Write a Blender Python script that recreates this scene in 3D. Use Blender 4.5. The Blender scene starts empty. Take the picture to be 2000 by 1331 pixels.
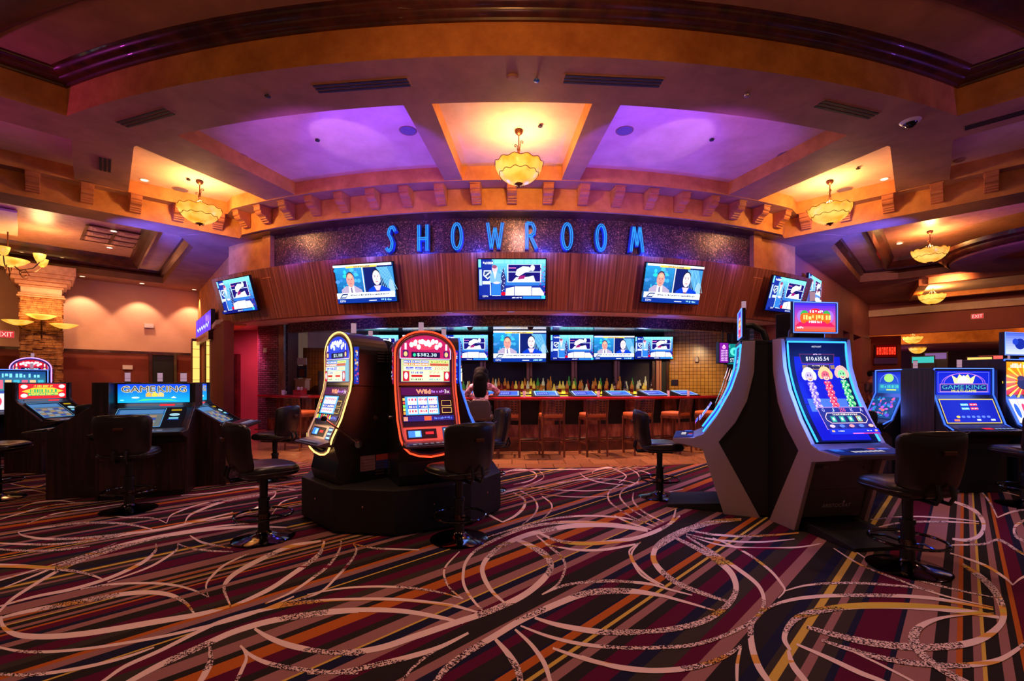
import bpy, bmesh, math, random
from mathutils import Matrix, Vector, Euler
random.seed(7)
R = math.radians
sin, cos, pi = math.sin, math.cos, math.pi
sc = bpy.context.scene
COL = sc.collection

# ---------------------------------------------------------------- camera
cam = bpy.data.cameras.new('camera'); cam.lens = 36*900/2000; cam.sensor_width = 36
cam.shift_y = (746-665.5)/2000; cam.clip_end = 200; cam.clip_start = .05
co = bpy.data.objects.new('camera', cam); COL.objects.link(co)
co.location = (0, 0, 1.4); co.rotation_euler = (R(90), 0, 0)
sc.camera = co
# ---------------------------------------------------------------- world, exposure
sc.view_settings.view_transform = 'Standard'; sc.view_settings.look = 'None'
sc.view_settings.gamma = 1; sc.view_settings.exposure = 0; sc.view_settings.use_curve_mapping = False
w = bpy.data.worlds.new('world'); sc.world = w; w.use_nodes = True
bg = w.node_tree.nodes['Background']; bg.inputs[0].default_value = (1, .56, .44, 1); bg.inputs[1].default_value = .09

def srgb(r, g, b):
    f = lambda c: ((c/255+.055)/1.055)**2.4 if c > 10 else c/255/12.92
    return (f(r), f(g), f(b))

# ---------------------------------------------------------------- room lights and added fill
def lamp(kind, loc, col, e, size=.1, tgt=None, angle=60, blend=.6, sx=None, sy=None):
    l = bpy.data.lights.new(kind.lower()+'_lamp', kind); l.energy = e; l.color = col
    if kind == 'AREA':
        l.shape = 'RECTANGLE'; l.size = sx or size; l.size_y = sy or size
    else: l.shadow_soft_size = size
    if kind == 'SPOT': l.spot_size = R(angle); l.spot_blend = blend
    o = bpy.data.objects.new(kind.lower()+'_lamp', l); COL.objects.link(o); o.location = loc
    if tgt is not None:
        d = Vector(tgt)-Vector(loc); o.rotation_euler = d.to_track_quat('-Z', 'Y').to_euler()
    return o
WARM = (1, .56, .20); AMBER = (1, .42, .12); PURP = (.33, .07, 1); BLUE = (.06, .08, 1); PINK = (1, .10, .42); PEACH = (1, .55, .36)
for s in (-1, 1):                                   # added floating spots, no fixtures, washing the ceiling purple and blue
    lamp('SPOT', (s*2.75, 5.9, 3.2), PURP, 150, .05, (s*2.6, 7.2, 5.0), 92, .45)
    lamp('SPOT', (s*1.6, 5.75, 3.4), (.10, .035, 1), 230, .05, (s*1.9, 7.0, 5.0), 66, .3)
    lamp('SPOT', (s*3.0, 5.9, 3.6), (.7, .4, 1), 45, .03, (s*2.5, 6.9, 5.0), 34, .25)
    lamp('SPOT', (s*7.4, 7.6, 3.2), BLUE, 1500, .05, (s*7.0, 10.3, 4.45), 60, .9)
    lamp('SPOT', (s*9.6, 8.0, 3.0), PURP, 130, .05, (s*9.4, 10.5, 4.6), 100, .9)
lamp('SPOT', (-8.0, 3.9, 3.7), (.7, .06, .6), 150, .05, (-6.8, 5.3, 4.8), 76, .9)
lamp('SPOT', (8.0, 3.9, 3.7), (.3, .08, .8), 110, .05, (6.9, 5.4, 4.8), 76, .9)
lamp('SPOT', (0, 5.6, 4.2), AMBER, 20, .1, (0, 8.1, 4.7), 100, .9)
# added fill spots over the gaming floor, no ceiling cans modelled
for x, y, e in ((-4.4, 2.6, 120), (-1.5, 3.6, 150), (1.8, 3.6, 150), (4.6, 2.6, 170), (0, 1.2, 70), (-7.5, 4.6, 110), (7.6, 4.6, 120), (-3.2, 6.9, 170), (3.2, 6.9, 170), (0, 7.0, 120)):
    lamp('SPOT', (x, y, 4.7), PEACH, e*.82, .12, (x, y, 0), 125, .9)
# bar lights, plus spots added for colour and brightness
for x in (-3.2, -1.1, 1.1, 3.2):
    lamp('SPOT', (x, 8.7+abs(x)*.13, 2.72), (1, .46, .30), 300, .05, (x, 9.4, 0), 120, .8)
    lamp('POINT', (x, 11.3, 2.2), (.35, .45, 1), 12, .1)
    lamp('SPOT', (x, 8.75+abs(x)*.13, 2.4), BLUE, 20, .05, (x, 9.4+abs(x)*.13, 2.62), 100, .9)  # blue spots added to tint the mosaic header
lamp('SPOT', (-3.9, 11.6, 2.5), WARM, 60, .05, (-4.3, 12.6, 1.6), 90, .8)
lamp('SPOT', (4.35, 11.3, 2.45), (1, .66, .3), 150, .05, (4.6, 12.3, 1.7), 80, .7)
lamp('SPOT', (-6.5, 10.9, 2.7), (1, .12, .35), 260, .05, (-6.9, 12.4, .9), 110, .9)
lamp('SPOT', (-4.9, 10.1, 2.6), PURP, 40, .05, (-5.1, 10.5, .5), 70, .9)
# spots on the mosaic band and the wood fascia
for th in (-21, 0.8, 21):
    lamp('SPOT', (12.75*sin(R(th)), 20.2-12.75*cos(R(th)), 4.3), (1, .58, .42), 60, .03, (11.7*sin(R(th)), 20.2-11.7*cos(R(th)), 4.05), 42, 1)
for th in (-27, -14, 0, 14, 27):
    lamp('SPOT', (15*sin(R(th)), 20.2-15*cos(R(th)), 3.9), (1, .46, .34), 135, .2, (11.8*sin(R(th)), 20.2-11.8*cos(R(th)), 3.2), 70, .9)
# front wash on the orange beam fascia
lamp('SPOT', (0, 1.2, 3.6), AMBER, 190, .3, (0, 4.8, 5.0), 75, .9)
lamp('SPOT', (0, 3.0, 3.0), (1, .4, .3), 26, .3, (0, 6.0, 4.8), 150, .9)
for s in (-1, 1):
    lamp('SPOT', (s*3.5, 1.6, 3.2), AMBER, 60, .3, (s*4.6, 5.6, 5.0), 85, .9)
    lamp('SPOT', (s*7.2, 7.6, 2.6), AMBER, 45, .2, (s*7.6, 9.0, 4.7), 80, .9)
# scallop washers on the beige wall left, light on the right walls
for t in (.2, 1.55, 2.9, 4.3, 5.7):
    wx, wy = -10.7-.7071*t, 15.7-.7071*t
    lamp('SPOT', (wx+.36, wy-.36, 4.3), (1, .58, .34), 130, .04, (wx-.02, wy+.02, 2.0), 84, .45)
lamp('SPOT', (-10.0, 12.0, 4.2), (1, .4, .2), 170, .2, (-11.6, 14.8, 1.4), 100, .9)
lamp('SPOT', (12.2, 12.8, 4.2), (1, .40, .24), 260, .2, (15.6, 16.9, 3.4), 110, .9)
lamp('SPOT', (8.2, 9.6, 3.9), (1, .35, .25), 130, .2, (9.6, 13.5, 2.6), 110, .9)
lamp('POINT', (-10.8, 10.6, 4.5), WARM, 40, .2)
lamp('POINT', (-12.2, 10.4, 4.3), WARM, 40, .2)
lamp('SPOT', (-11.2, 11.0, 4.2), WARM, 150, .05, (-12.3, 12.3, 2.6), 80, .8)
lamp('POINT', (16, 20.5, 3.0), AMBER, 130, .3)
lamp('POINT', (22, 19, 3.0), AMBER, 120, .3)
lamp('POINT', (19, 25, 2.6), (.7, .15, .9), 110, .3)

# ---------------------------------------------------------------- materials
def newmat(name):
    m = bpy.data.materials.new(name); m.use_nodes = True
    return m, m.node_tree.nodes, m.node_tree.links, m.node_tree.nodes['Principled BSDF']
def texco(n, l, scale=(1, 1, 1), which='Object'):
    t = n.new('ShaderNodeTexCoord'); mp = n.new('ShaderNodeMapping'); mp.inputs['Scale'].default_value = scale
    l.new(t.outputs[which], mp.inputs[0]); return mp.outputs[0]
def ramp(n, stops, interp='LINEAR'):
    r = n.new('ShaderNodeValToRGB'); cr = r.color_ramp; cr.interpolation = interp
    while len(cr.elements) < len(stops): cr.elements.new(.5)
    for e, (p, c) in zip(cr.elements, stops): e.position = p; e.color = (*c, 1)
    return r
def plain(name, col, rough=.5, metal=0, spec=.5, coat=0):
    m, n, l, b = newmat(name)
    b.inputs['Base Color'].default_value = (*col, 1); b.inputs['Roughness'].default_value = rough
    b.inputs['Metallic'].default_value = metal; b.inputs['Specular IOR Level'].default_value = spec
    b.inputs['Coat Weight'].default_value = coat
    ns = n.new('ShaderNodeTexNoise'); ns.inputs['Scale'].default_value = 9; l.new(texco(n, l), ns.inputs[0])
    mr = n.new('ShaderNodeMapRange'); mr.inputs[3].default_value = max(0, rough-.06); mr.inputs[4].default_value = min(1, rough+.08)
    l.new(ns.outputs[0], mr.inputs[0]); l.new(mr.outputs[0], b.inputs['Roughness'])
    return m
def mottle(name, c1, c2, scale=2.2, rough=.75, stretch=(1, 1, 1)):
    m, n, l, b = newmat(name)
    ns = n.new('ShaderNodeTexNoise'); ns.inputs['Scale'].default_value = scale; ns.inputs['Detail'].default_value = 8; ns.inputs['Roughness'].default_value = .65
    l.new(texco(n, l, stretch), ns.inputs[0]); r = ramp(n, [(.32, c1), (.68, c2)]); l.new(ns.outputs[0], r.inputs[0])
    l.new(r.outputs[0], b.inputs['Base Color']); b.inputs['Roughness'].default_value = rough
    return m
def woodmat(name, c1, c2, c3, scale=14, stretch=(1, 1, .05), rough=.35, coat=.2, which='Object'):
    m, n, l, b = newmat(name)
    v = texco(n, l, stretch, which)
    ns = n.new('ShaderNodeTexNoise'); ns.inputs['Scale'].default_value = scale; ns.inputs['Detail'].default_value = 6; ns.inputs['Roughness'].default_value = .6
    l.new(v, ns.inputs[0]); r = ramp(n, [(.33, c1), (.5, c2), (.68, c3)]); l.new(ns.outputs[0], r.inputs[0])
    l.new(r.outputs[0], b.inputs['Base Color']); b.inputs['Roughness'].default_value = rough; b.inputs['Coat Weight'].default_value = coat
    return m
def glow(name, col, strength):
    m, n, l, b = newmat(name); n.remove(b)
    e = n.new('ShaderNodeEmission'); e.inputs[0].default_value = (*col, 1); e.inputs[1].default_value = strength
    l.new(e.outputs[0], n['Material Output'].inputs[0]); return m
def artmat(name, strength, grain=0):
    m, n, l, b = newmat(name)
    a = n.new('ShaderNodeVertexColor'); a.layer_name = 'Col'
    b.inputs['Base Color'].default_value = (.004, .004, .005, 1); b.inputs['Roughness'].default_value = .4; b.inputs['Specular IOR Level'].default_value = .03
    l.new(a.outputs[0], b.inputs['Emission Color']); b.inputs['Emission Strength'].default_value = strength
    return m
def printmat(name, rough=.4):
    m, n, l, b = newmat(name)
    a = n.new('ShaderNodeVertexColor'); a.layer_name = 'Col'
    l.new(a.outputs[0], b.inputs['Base Color']); b.inputs['Roughness'].default_value = rough
    return m
S = srgb
M = {}
M['fascia'] = mottle('plaster_lit_orange', S(178, 108, 50), S(222, 150, 78), 3, .7)
M['soffit'] = mottle('plaster_shade_taupe', S(146, 104, 82), S(176, 128, 100), 2.4, .75)  # one plaster paint: lit tone baked into fascia, shaded tone into soffit
M['cream'] = mottle('cream_plaster', S(208, 176, 150), S(236, 208, 182), 1.6, .8)
M['beige'] = mottle('beige_wall_paint', S(200, 150, 124), S(214, 164, 136), 1.2, .8)
M['brownwall'] = mottle('red_brown_wall_paint', S(122, 50, 34), S(140, 60, 42), 1.2, .8)
M['rosewall'] = mottle('rose_brown_wall_paint', S(150, 84, 74), S(166, 94, 82), 1.2, .8)
M['darkwall'] = mottle('dark_wall_paint', S(40, 26, 34), S(52, 34, 42), 1.2, .7)
M['moulding'] = woodmat('dark_moulding_wood', S(44, 18, 14), S(70, 30, 20), S(92, 42, 28), 5, (1, 1, 1), .35, .3)
M['band'] = woodmat('striped_veneer', S(84, 38, 24), S(140, 72, 44), S(196, 122, 80), 26, (1, .012, 1), .4, .15, 'UV')
M['cabinet'] = woodmat('dark_cabinet_veneer', S(24, 12, 12), S(44, 22, 19), S(72, 38, 32), 30, (1, 1, .05), .4, .15)
M['stool'] = woodmat('stool_wood', S(70, 30, 18), S(106, 52, 30), S(140, 78, 48), 10, (1, 1, .2), .4)
M['leather'] = plain('black_leather', (.013, .009, .010), .30, 0, .6)
M['black'] = plain('black_metal', (.010, .009, .010), .35, 0, .5)
M['blackmat'] = plain('matt_black', (.006, .005, .006), .6)
M['gloss'] = plain('black_glass', (.006, .006, .008), .1, 0, .5)
M['chrome'] = plain('chrome', (.6, .58, .56), .12, 1)
M['darkchrome'] = plain('dark_chrome', (.10, .085, .08), .10, 1)
M['silver'] = plain('silver_panel', S(176, 150, 148), .42, .25)
M['greypanel'] = plain('grey_panel', S(92, 80, 80), .45, .3)
M['bronze'] = plain('bronze', (.14, .055, .03), .35, .8)
M['tan'] = plain('orange_leather', S(196, 104, 48), .45)
M['red_top'] = plain('red_counter', S(150, 10, 16), .22, 0, .6, .5)
M['white'] = plain('white_plastic', S(214, 200, 196), .4)
M['steel'] = plain('steel', (.42, .40, .42), .3, 1)
M['gun'] = plain('gun_grey_trim', S(110, 96, 116), .35, .5)
M['art'] = artmat('lit_picture', 1.5)
M['arthi'] = artmat('bright_lit_picture', 2.1)
M['artlo'] = artmat('dim_lit_picture', .8)
M['print'] = printmat('printed_surface')
M['tv'] = artmat('television_picture', 1.5)
def led(name, rgb, st): M[name] = glow(name, rgb, st)
led('neon_blue', (.03, .10, 1), 2.6); led('neon_cyan', (.025, .27, 1), 2.9); led('neon_red', (1, .05, .015), 2.6); led('neon_gold', (1, .50, .14), 2.6)
led('neon_violet', (.35, .18, 1), 4); led('neon_letter', (.035, .30, .95), 1.25); led('neon_edge', (.09, .20, 1), 2.4); led('can_light', (1, .62, .38), 4.5)
led('can_dim', (.35, .16, .45), .7); led('exit_red', (1, .10, .08), 1.6); led('red_led', (1, .03, .01), 3.5); led('amber_panel', (1, .55, .12), 1.6)
led('can_blue', (.05, .12, .8), 1.2); led('mic_white', (.8, .45, .6), .55); led('teal', (.05, .5, .45), 1.2); led('under_bottle', (1, .62, .05), 1.5)
def mosaic():
    m, n, l, b = newmat('mosaic_tile')
    v = n.new('ShaderNodeTexVoronoi'); v.inputs['Scale'].default_value = 62; l.new(texco(n, l), v.inputs[0])
    r = ramp(n, [(0, S(24, 16, 30)), (.4, S(58, 38, 58)), (.75, S(104, 72, 82)), (1, S(206, 160, 140))]); l.new(v.outputs['Color'], r.inputs[0])
    l.new(r.outputs[0], b.inputs['Base Color']); b.inputs['Roughness'].default_value = .35; b.inputs['Metallic'].default_value = .35
    return m
M['mosaic'] = mosaic()
def brickm(name, c1, c2, mort, bw, bh, mo, rough, scale=1, off=.5, which='UV', freq=2):
    m, n, l, b = newmat(name)
    t = n.new('ShaderNodeTexBrick'); t.inputs['Color1'].default_value = (*c1, 1); t.inputs['Color2'].default_value = (*c2, 1); t.inputs['Mortar'].default_value = (*mort, 1)
    t.inputs['Scale'].default_value = scale; t.inputs['Mortar Size'].default_value = mo; t.inputs['Brick Width'].default_value = bw; t.inputs['Row Height'].default_value = bh
    t.offset = off; l.new(texco(n, l, (1, 1, 1), which), t.inputs[0]); l.new(t.outputs[0], b.inputs['Base Color']); b.inputs['Roughness'].default_value = rough
    bp = n.new('ShaderNodeBump'); bp.inputs['Strength'].default_value = .5; bp.inputs['Distance'].default_value = .01; bp.invert = True
    l.new(t.outputs['Fac'], bp.inputs['Height']); l.new(bp.outputs[0], b.inputs['Normal'])
    return m
M['goldtile'] = brickm('gold_wall_tile', S(216, 158, 66), S(196, 136, 52), S(90, 58, 26), .1, .1, .006, .25, 1, 0)
M['browntile'] = brickm('brown_wall_tile', S(150, 84, 26), S(134, 70, 20), S(60, 32, 14), .08, .16, .005, .3, 1, 0)
M['floortile'] = brickm('stone_floor_tile', S(186, 132, 88), S(160, 108, 70), S(90, 60, 40), .46, .46, .006, .16, 1, .5, 'Object')
M['weave'] = brickm('woven_wall_panel', S(128, 92, 104), S(92, 60, 74), S(40, 22, 30), .16, .05, .008, .3, 1, .5)
M['stone'] = mottle('stacked_stone', S(118, 66, 40), S(206, 138, 90), 7, .9)
M['granite'] = woodmat('streaked_granite', S(62, 24, 22), S(122, 60, 46), S(168, 104, 78), 5, (1.2, 1.2, .35), .2, .4)
M['tin'] = mottle('pressed_tin', S(190, 130, 104), S(220, 160, 130), 8, .4)
def chandmat():
    m, n, l, b = newmat('amber_alabaster')
    ns = n.new('ShaderNodeTexNoise'); ns.inputs['Scale'].default_value = 5; ns.inputs['Detail'].default_value = 5; l.new(texco(n, l), ns.inputs[0])
    r = ramp(n, [(.35, (.80, .33, .012)), (.68, (1, .66, .12))]); l.new(ns.outputs[0], r.inputs[0])
    l.new(r.outputs[0], b.inputs['Emission Color']); b.inputs['Emission Strength'].default_value = 1.15
    b.inputs['Base Color'].default_value = (.7, .4, .1, 1); b.inputs['Roughness'].default_value = .3
    return m
M['bowl'] = chandmat()
def carpet():
    m, n, l, b = newmat('striped_carpet')
    t = n.new('ShaderNodeTexCoord'); sp = n.new('ShaderNodeSeparateXYZ'); l.new(t.outputs['Object'], sp.inputs[0])
    def math_(op, a, c=None, v1=None, v2=None):
        k = n.new('ShaderNodeMath'); k.operation = op
        if a is not None: l.new(a, k.inputs[0])
        elif v1 is not None: k.inputs[0].default_value = v1
        if c is not None: l.new(c, k.inputs[1])
        elif v2 is not None: k.inputs[1].default_value = v2
        return k.outputs[0]
    # u runs across the stripes, in metres
    u = math_('SUBTRACT', math_('MULTIPLY', sp.outputs[0], v2=.7133), math_('MULTIPLY', sp.outputs[1], v2=.7009))
    BK, BU, MV, OR, YE, NV, OL, MG = S(44, 36, 32), S(92, 18, 46), S(158, 108, 102), S(188, 96, 34), S(216, 176, 74), S(32, 30, 52), S(62, 52, 42), S(150, 22, 60)
    A = [(-2.0, BK), (-1.90, MV), (-1.84, NV), (-1.78, BU), (-1.71, BK), (-1.59, NV), (-1.57, OR), (-1.52, BK), (-1.475, YE), (-1.445, BK), (-1.42, MV), (-1.36, BK), (-1.29, BU), (-1.19, NV), (-1.13, OL), (-1.03, BU), (-.95, MV), (-.87, BK), (-.76, NV), (-.70, OL), (-.667, YE), (-.626, OL), (-.572, MV), (-.537, OL), (-.47, NV), (-.44, BU), (-.277, NV), (-.25, MV), (-.12, BK), (-.066, MV), (-.035, OR), (-.008, BK)]
    B = [(0, BK), (.03, MV), (.058, YE), (.074, BK), (.13, MV), (.17, BK), (.20, OR), (.225, BU), (.29, NV), (.34, MV), (.40, BK), (.5, BU), (.60, OL), (.66, BK), (.73, OR), (.77, MV), (.83, NV), (.92, YE), (.935, BK), (1.02, BU), (1.12, OL), (1.2, MV), (1.3, BK), (1.36, OR), (1.46, BU), (1.56, BK), (1.62, MV), (1.72, YE), (1.735, NV), (1.8, MV), (1.87, BU), (1.94, BK)]
    m4 = n.new('ShaderNodeMath'); m4.operation = 'FLOORED_MODULO'; l.new(math_('ADD', u, v2=2.0), m4.inputs[0]); m4.inputs[1].default_value = 4
    ra = ramp(n, [((p+2)/2*.999, c) for p, c in A], 'CONSTANT'); rb = ramp(n, [(p/2*.999, c) for p, c in B], 'CONSTANT')
    l.new(math_('DIVIDE', m4.outputs[0], v2=2), ra.inputs[0]); l.new(math_('SUBTRACT', math_('DIVIDE', m4.outputs[0], v2=2), v2=1), rb.inputs[0])
    mx = n.new('ShaderNodeMix'); mx.data_type = 'RGBA'; l.new(math_('GREATER_THAN', m4.outputs[0], v2=2), mx.inputs[0]); l.new(ra.outputs[0], mx.inputs[6]); l.new(rb.outputs[0], mx.inputs[7])
    ns = n.new('ShaderNodeTexNoise'); ns.inputs['Scale'].default_value = 260; l.new(t.outputs['Object'], ns.inputs[0])
    hs = n.new('ShaderNodeHueSaturation'); l.new(mx.outputs[2], hs.inputs['Color']); l.new(math_('ADD', ns.outputs[0], v2=.5), hs.inputs['Value'])
    l.new(hs.outputs[0], b.inputs['Base Color']); b.inputs['Roughness'].default_value = .95; b.inputs['Specular IOR Level'].default_value = .1
    # the curved bands woven across the stripes
    m2, n2, l2, b2 = newmat('carpet_curve_yarn')
    t2 = n2.new('ShaderNodeTexCoord')
    lo = n2.new('ShaderNodeTexNoise'); lo.inputs['Scale'].default_value = 1.7; lo.inputs['Detail'].default_value = 0; l2.new(t2.outputs['Object'], lo.inputs[0])
    hi = n2.new('ShaderNodeTexVoronoi'); hi.inputs['Scale'].default_value = 170; l2.new(t2.outputs['Object'], hi.inputs[0])
    sph = n2.new('ShaderNodeSeparateXYZ'); l2.new(hi.outputs['Color'], sph.inputs[0])
    g1 = n2.new('ShaderNodeMath'); g1.operation = 'GREATER_THAN'; g1.inputs[1].default_value = .53; l2.new(lo.outputs[0], g1.inputs[0])
    g2 = n2.new('ShaderNodeMath'); g2.operation = 'GREATER_THAN'; g2.inputs[1].default_value = .55; l2.new(sph.outputs[0], g2.inputs[0])
    g = n2.new('ShaderNodeMath'); g.operation = 'MULTIPLY'; l2.new(g1.outputs[0], g.inputs[0]); l2.new(g2.outputs[0], g.inputs[1])
    mp = n2.new('ShaderNodeMapping'); mp.inputs['Rotation'].default_value = (0, 0, R(-45.5)); mp.inputs['Scale'].default_value = (.35, 5.5, 1); l2.new(t2.outputs['Object'], mp.inputs[0])
    nn = n2.new('ShaderNodeTexNoise'); nn.inputs['Scale'].default_value = 1; nn.inputs['Detail'].default_value = 1; l2.new(mp.outputs[0], nn.inputs[0])
    r2 = ramp(n2, [(0, S(150, 30, 60)), (.27, S(244, 212, 198)), (.60, S(230, 164, 76)), (.67, S(214, 184, 70)), (.73, S(244, 212, 198))], 'CONSTANT'); l2.new(nn.outputs[0], r2.inputs[0])
    mz = n2.new('ShaderNodeMix'); mz.data_type = 'RGBA'; l2.new(g.outputs[0], mz.inputs[0]); l2.new(r2.outputs[0], mz.inputs[6]); mz.inputs[7].default_value = (*S(70, 44, 46), 1)
    l2.new(mz.outputs[2], b2.inputs['Base Color']); b2.inputs['Roughness'].default_value = .95; b2.inputs['Specular IOR Level'].default_value = .1
    return m, m2
M['carpet'], M['curve'] = carpet()
def glassmat(name, col, em=0):
    m, n, l, b = newmat(name)
    b.inputs['Base Color'].default_value = (*col, 1); b.inputs['Roughness'].default_value = .08; b.inputs['Transmission Weight'].default_value = .45
    if em: b.inputs['Emission Color'].default_value = (*col, 1); b.inputs['Emission Strength'].default_value = em  # emission stands in for light caught by the glass
    return m
BOT = [glassmat('amber_bottle_glass', (.75, .28, .04), .13), glassmat('green_bottle_glass', (.10, .40, .05), .15), glassmat('clear_bottle_glass', (.8, .72, .45), .16), glassmat('dark_bottle_glass', (.06, .02, .02), 0), glassmat('yellow_bottle_glass', (.8, .6, .08), .22), glassmat('red_bottle_glass', (.5, .06, .03), .10)]
M['tumbler'] = glassmat('clear_plastic', (.8, .6, .75), .05)

# ---------------------------------------------------------------- mesh builder
def Tr(x=0, y=0, z=0, rz=0, rx=0): return Matrix.Translation((x, y, z)) @ Matrix.Rotation(rz, 4, 'Z') @ Matrix.Rotation(rx, 4, 'X')
class MB:
    def __init__(s): s.v = []; s.f = []; s.m = []; s.c = []; s.uv = {}
    def add(s, vs, fs, mi=0, mat=None, col=None):
        k = len(s.v)
        if mat is not None: vs = [tuple(mat @ Vector(v)) for v in vs]
        s.v += [tuple(v) for v in vs]
        for f in fs: s.f.append(tuple(i+k for i in f)); s.m.append(mi); s.c.append(col)
        return s
    def box(s, a, b, mi=0, mat=None, col=None):
        x0, y0, z0 = a; x1, y1, z1 = b
        return s.add([(x0,y0,z0),(x1,y0,z0),(x1,y1,z0),(x0,y1,z0),(x0,y0,z1),(x1,y0,z1),(x1,y1,z1),(x0,y1,z1)],
              [(0,3,2,1),(4,5,6,7),(0,1,5,4),(1,2,6,5),(2,3,7,6),(3,0,4,7)], mi, mat, col)
    def prism(s, poly, z0, z1, mi=0, mat=None, col=None):
        n = len(poly)
        if sum(poly[i][0]*poly[(i+1)%n][1]-poly[(i+1)%n][0]*poly[i][1] for i in range(n)) < 0: poly = poly[::-1]
        vs = [(x, y, z0) for x, y in poly]+[(x, y, z1) for x, y in poly]
        fs = [tuple(range(n-1, -1, -1)), tuple(range(n, 2*n))]+[(i, (i+1)%n, n+(i+1)%n, n+i) for i in range(n)]
        return s.add(vs, fs, mi, mat, col)
    def side(s, prof, x0, x1, mi=0, mat=None, col=None):      # profile in (y,z) extruded along x
        n = len(prof)
        if sum(prof[i][0]*prof[(i+1)%n][1]-prof[(i+1)%n][0]*prof[i][1] for i in range(n)) < 0: prof = prof[::-1]
        vs = [(x0, y, z) for y, z in prof]+[(x1, y, z) for y, z in prof]
        fs = [tuple(range(n-1, -1, -1)), tuple(range(n, 2*n))]+[(i, (i+1)%n, n+(i+1)%n, n+i) for i in range(n)]
        return s.add(vs, fs, mi, mat, col)
    def lathe(s, prof, n=24, mi=0, mat=None, wav=None, col=None):
        vs = []; fs = []
        for k in range(n):
            a = 2*pi*k/n
            for j, (r, z) in enumerate(prof):
                if wav: r, z = wav(a, j, r, z)
                vs.append((r*cos(a), r*sin(a), z))
        p = len(prof)
        for k in range(n):
            k2 = (k+1) % n
            for j in range(p-1): fs.append((k*p+j, k2*p+j, k2*p+j+1, k*p+j+1))
        return s.add(vs, fs, mi, mat, col)
    def cyl(s, p0, p1, r0, r1=None, n=12, mi=0, mat=None, col=None):
        r1 = r0 if r1 is None else r1
        p0 = Vector(p0); p1 = Vector(p1); d = (p1-p0).normalized()
        a = Vector((0, 0, 1)) if abs(d.z) < .9 else Vector((1, 0, 0)); u = d.cross(a).normalized(); v = d.cross(u)
        vs = [p0+(u*cos(2*pi*k/n)+v*sin(2*pi*k/n))*r0 for k in range(n)]+[p1+(u*cos(2*pi*k/n)+v*sin(2*pi*k/n))*r1 for k in range(n)]
        fs = [tuple(range(n)), tuple(range(2*n-1, n-1, -1))]+[(k, n+k, n+(k+1)%n, (k+1)%n) for k in range(n)]
        return s.add(vs, fs, mi, mat, col)
    def tube(s, pts, r, n=8, mi=0, mat=None, closed=False, col=None):
        pts = [Vector(p) for p in pts]; N = len(pts); vs = []; fs = []; pu = None
        for i, p in enumerate(pts):
            a = pts[i-1] if (i or closed) else p; b = pts[(i+1) % N] if (i < N-1 or closed) else p
            d = (b-a).normalized()
            if pu is None: q = Vector((0, 0, 1)) if abs(d.z) < .9 else Vector((1, 0, 0)); u = d.cross(q).normalized()
            else: u = (pu-d*pu.dot(d)).normalized()
            pu = u; v = d.cross(u); rr = r[i] if isinstance(r, (list, tuple)) else r
            vs += [p+(u*cos(2*pi*k/n)+v*sin(2*pi*k/n))*rr for k in range(n)]
        for i in range(N if closed else N-1):
            j = (i+1) % N
            for k in range(n): fs.append((i*n+k, i*n+(k+1)%n, j*n+(k+1)%n, j*n+k))
        if not closed: fs += [tuple(range(n-1, -1, -1)), tuple((N-1)*n+k for k in range(n))]
        return s.add(vs, fs, mi, mat, col)
    def grid(s, fn, nu, nv, mi=0, mat=None, col=None, flip=False):
        vs = [fn(i/nu, j/nv) for i in range(nu+1) for j in range(nv+1)]
        fs = [(i*(nv+1)+j, (i+1)*(nv+1)+j, (i+1)*(nv+1)+j+1, i*(nv+1)+j+1) for i in range(nu) for j in range(nv)]
        if flip: fs = [f[::-1] for f in fs]
        return s.add(vs, fs, mi, mat, col)
    def rbox(s, c, d, r=.03, seg=4, e=None, mi=0, mat=None):     # rounded pillow block by superellipse
        n, m_ = 24, 10; e = e or .35
        f = lambda t, p: math.copysign(abs(t)**p, t)
        def fn(u, v):
            a = 2*pi*u; b = -pi/2+pi*v
            return (c[0]+d[0]/2*f(cos(b), e)*f(cos(a), e), c[1]+d[1]/2*f(cos(b), e)*f(sin(a), e), c[2]+d[2]/2*f(sin(b), .8 if e > .3 else e))
        return s.grid(fn, n, m_, mi, mat)
    def build(s, name, mats, parent=None, smooth=False, mat=None, bevel=0, uvw=None):
        me = bpy.data.meshes.new(name); vs = s.v
        if mat is not None: vs = [tuple(mat @ Vector(v)) for v in vs]
        me.from_pydata(vs, [], s.f)
        if not isinstance(mats, (list, tuple)): mats = [mats]
        for q in mats: me.materials.append(M[q] if isinstance(q, str) else q)
        me.polygons.foreach_set('material_index', s.m)
        if any(c is not None for c in s.c):
            ca = me.color_attributes.new('Col', 'FLOAT_COLOR', 'CORNER'); buf = []
            for p, c in zip(me.polygons, s.c):
                buf += list((*(c or (.02, .02, .02)), 1))*p.loop_total
            ca.data.foreach_set('color', buf)
        if uvw:
            uv = me.uv_layers.new(name='UVMap')
            for li, lp in enumerate(me.loops):
                uv.data[li].uv = uvw(vs[lp.vertex_index])
        me.validate(); me.update()
        if smooth:
            try: me.shade_smooth()
            except Exception: me.polygons.foreach_set('use_smooth', [True]*len(me.polygons))
            if smooth != 'all':
                try: me.set_sharp_from_angle(angle=R(40))
                except Exception: pass
        o = bpy.data.objects.new(name, me); COL.objects.link(o)
        if parent is not None: o.parent = parent
        if bevel:
            b = o.modifiers.new('bevel', 'BEVEL'); b.width = bevel; b.segments = 2; b.limit_method = 'ANGLE'; b.angle_limit = R(40)
        return o
def tag(o, label, cat, group=None, kind=None):
    if label: o['label'] = label
    if cat: o['category'] = cat
    if group: o['group'] = group
    if kind: o['kind'] = kind
    return o
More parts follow.
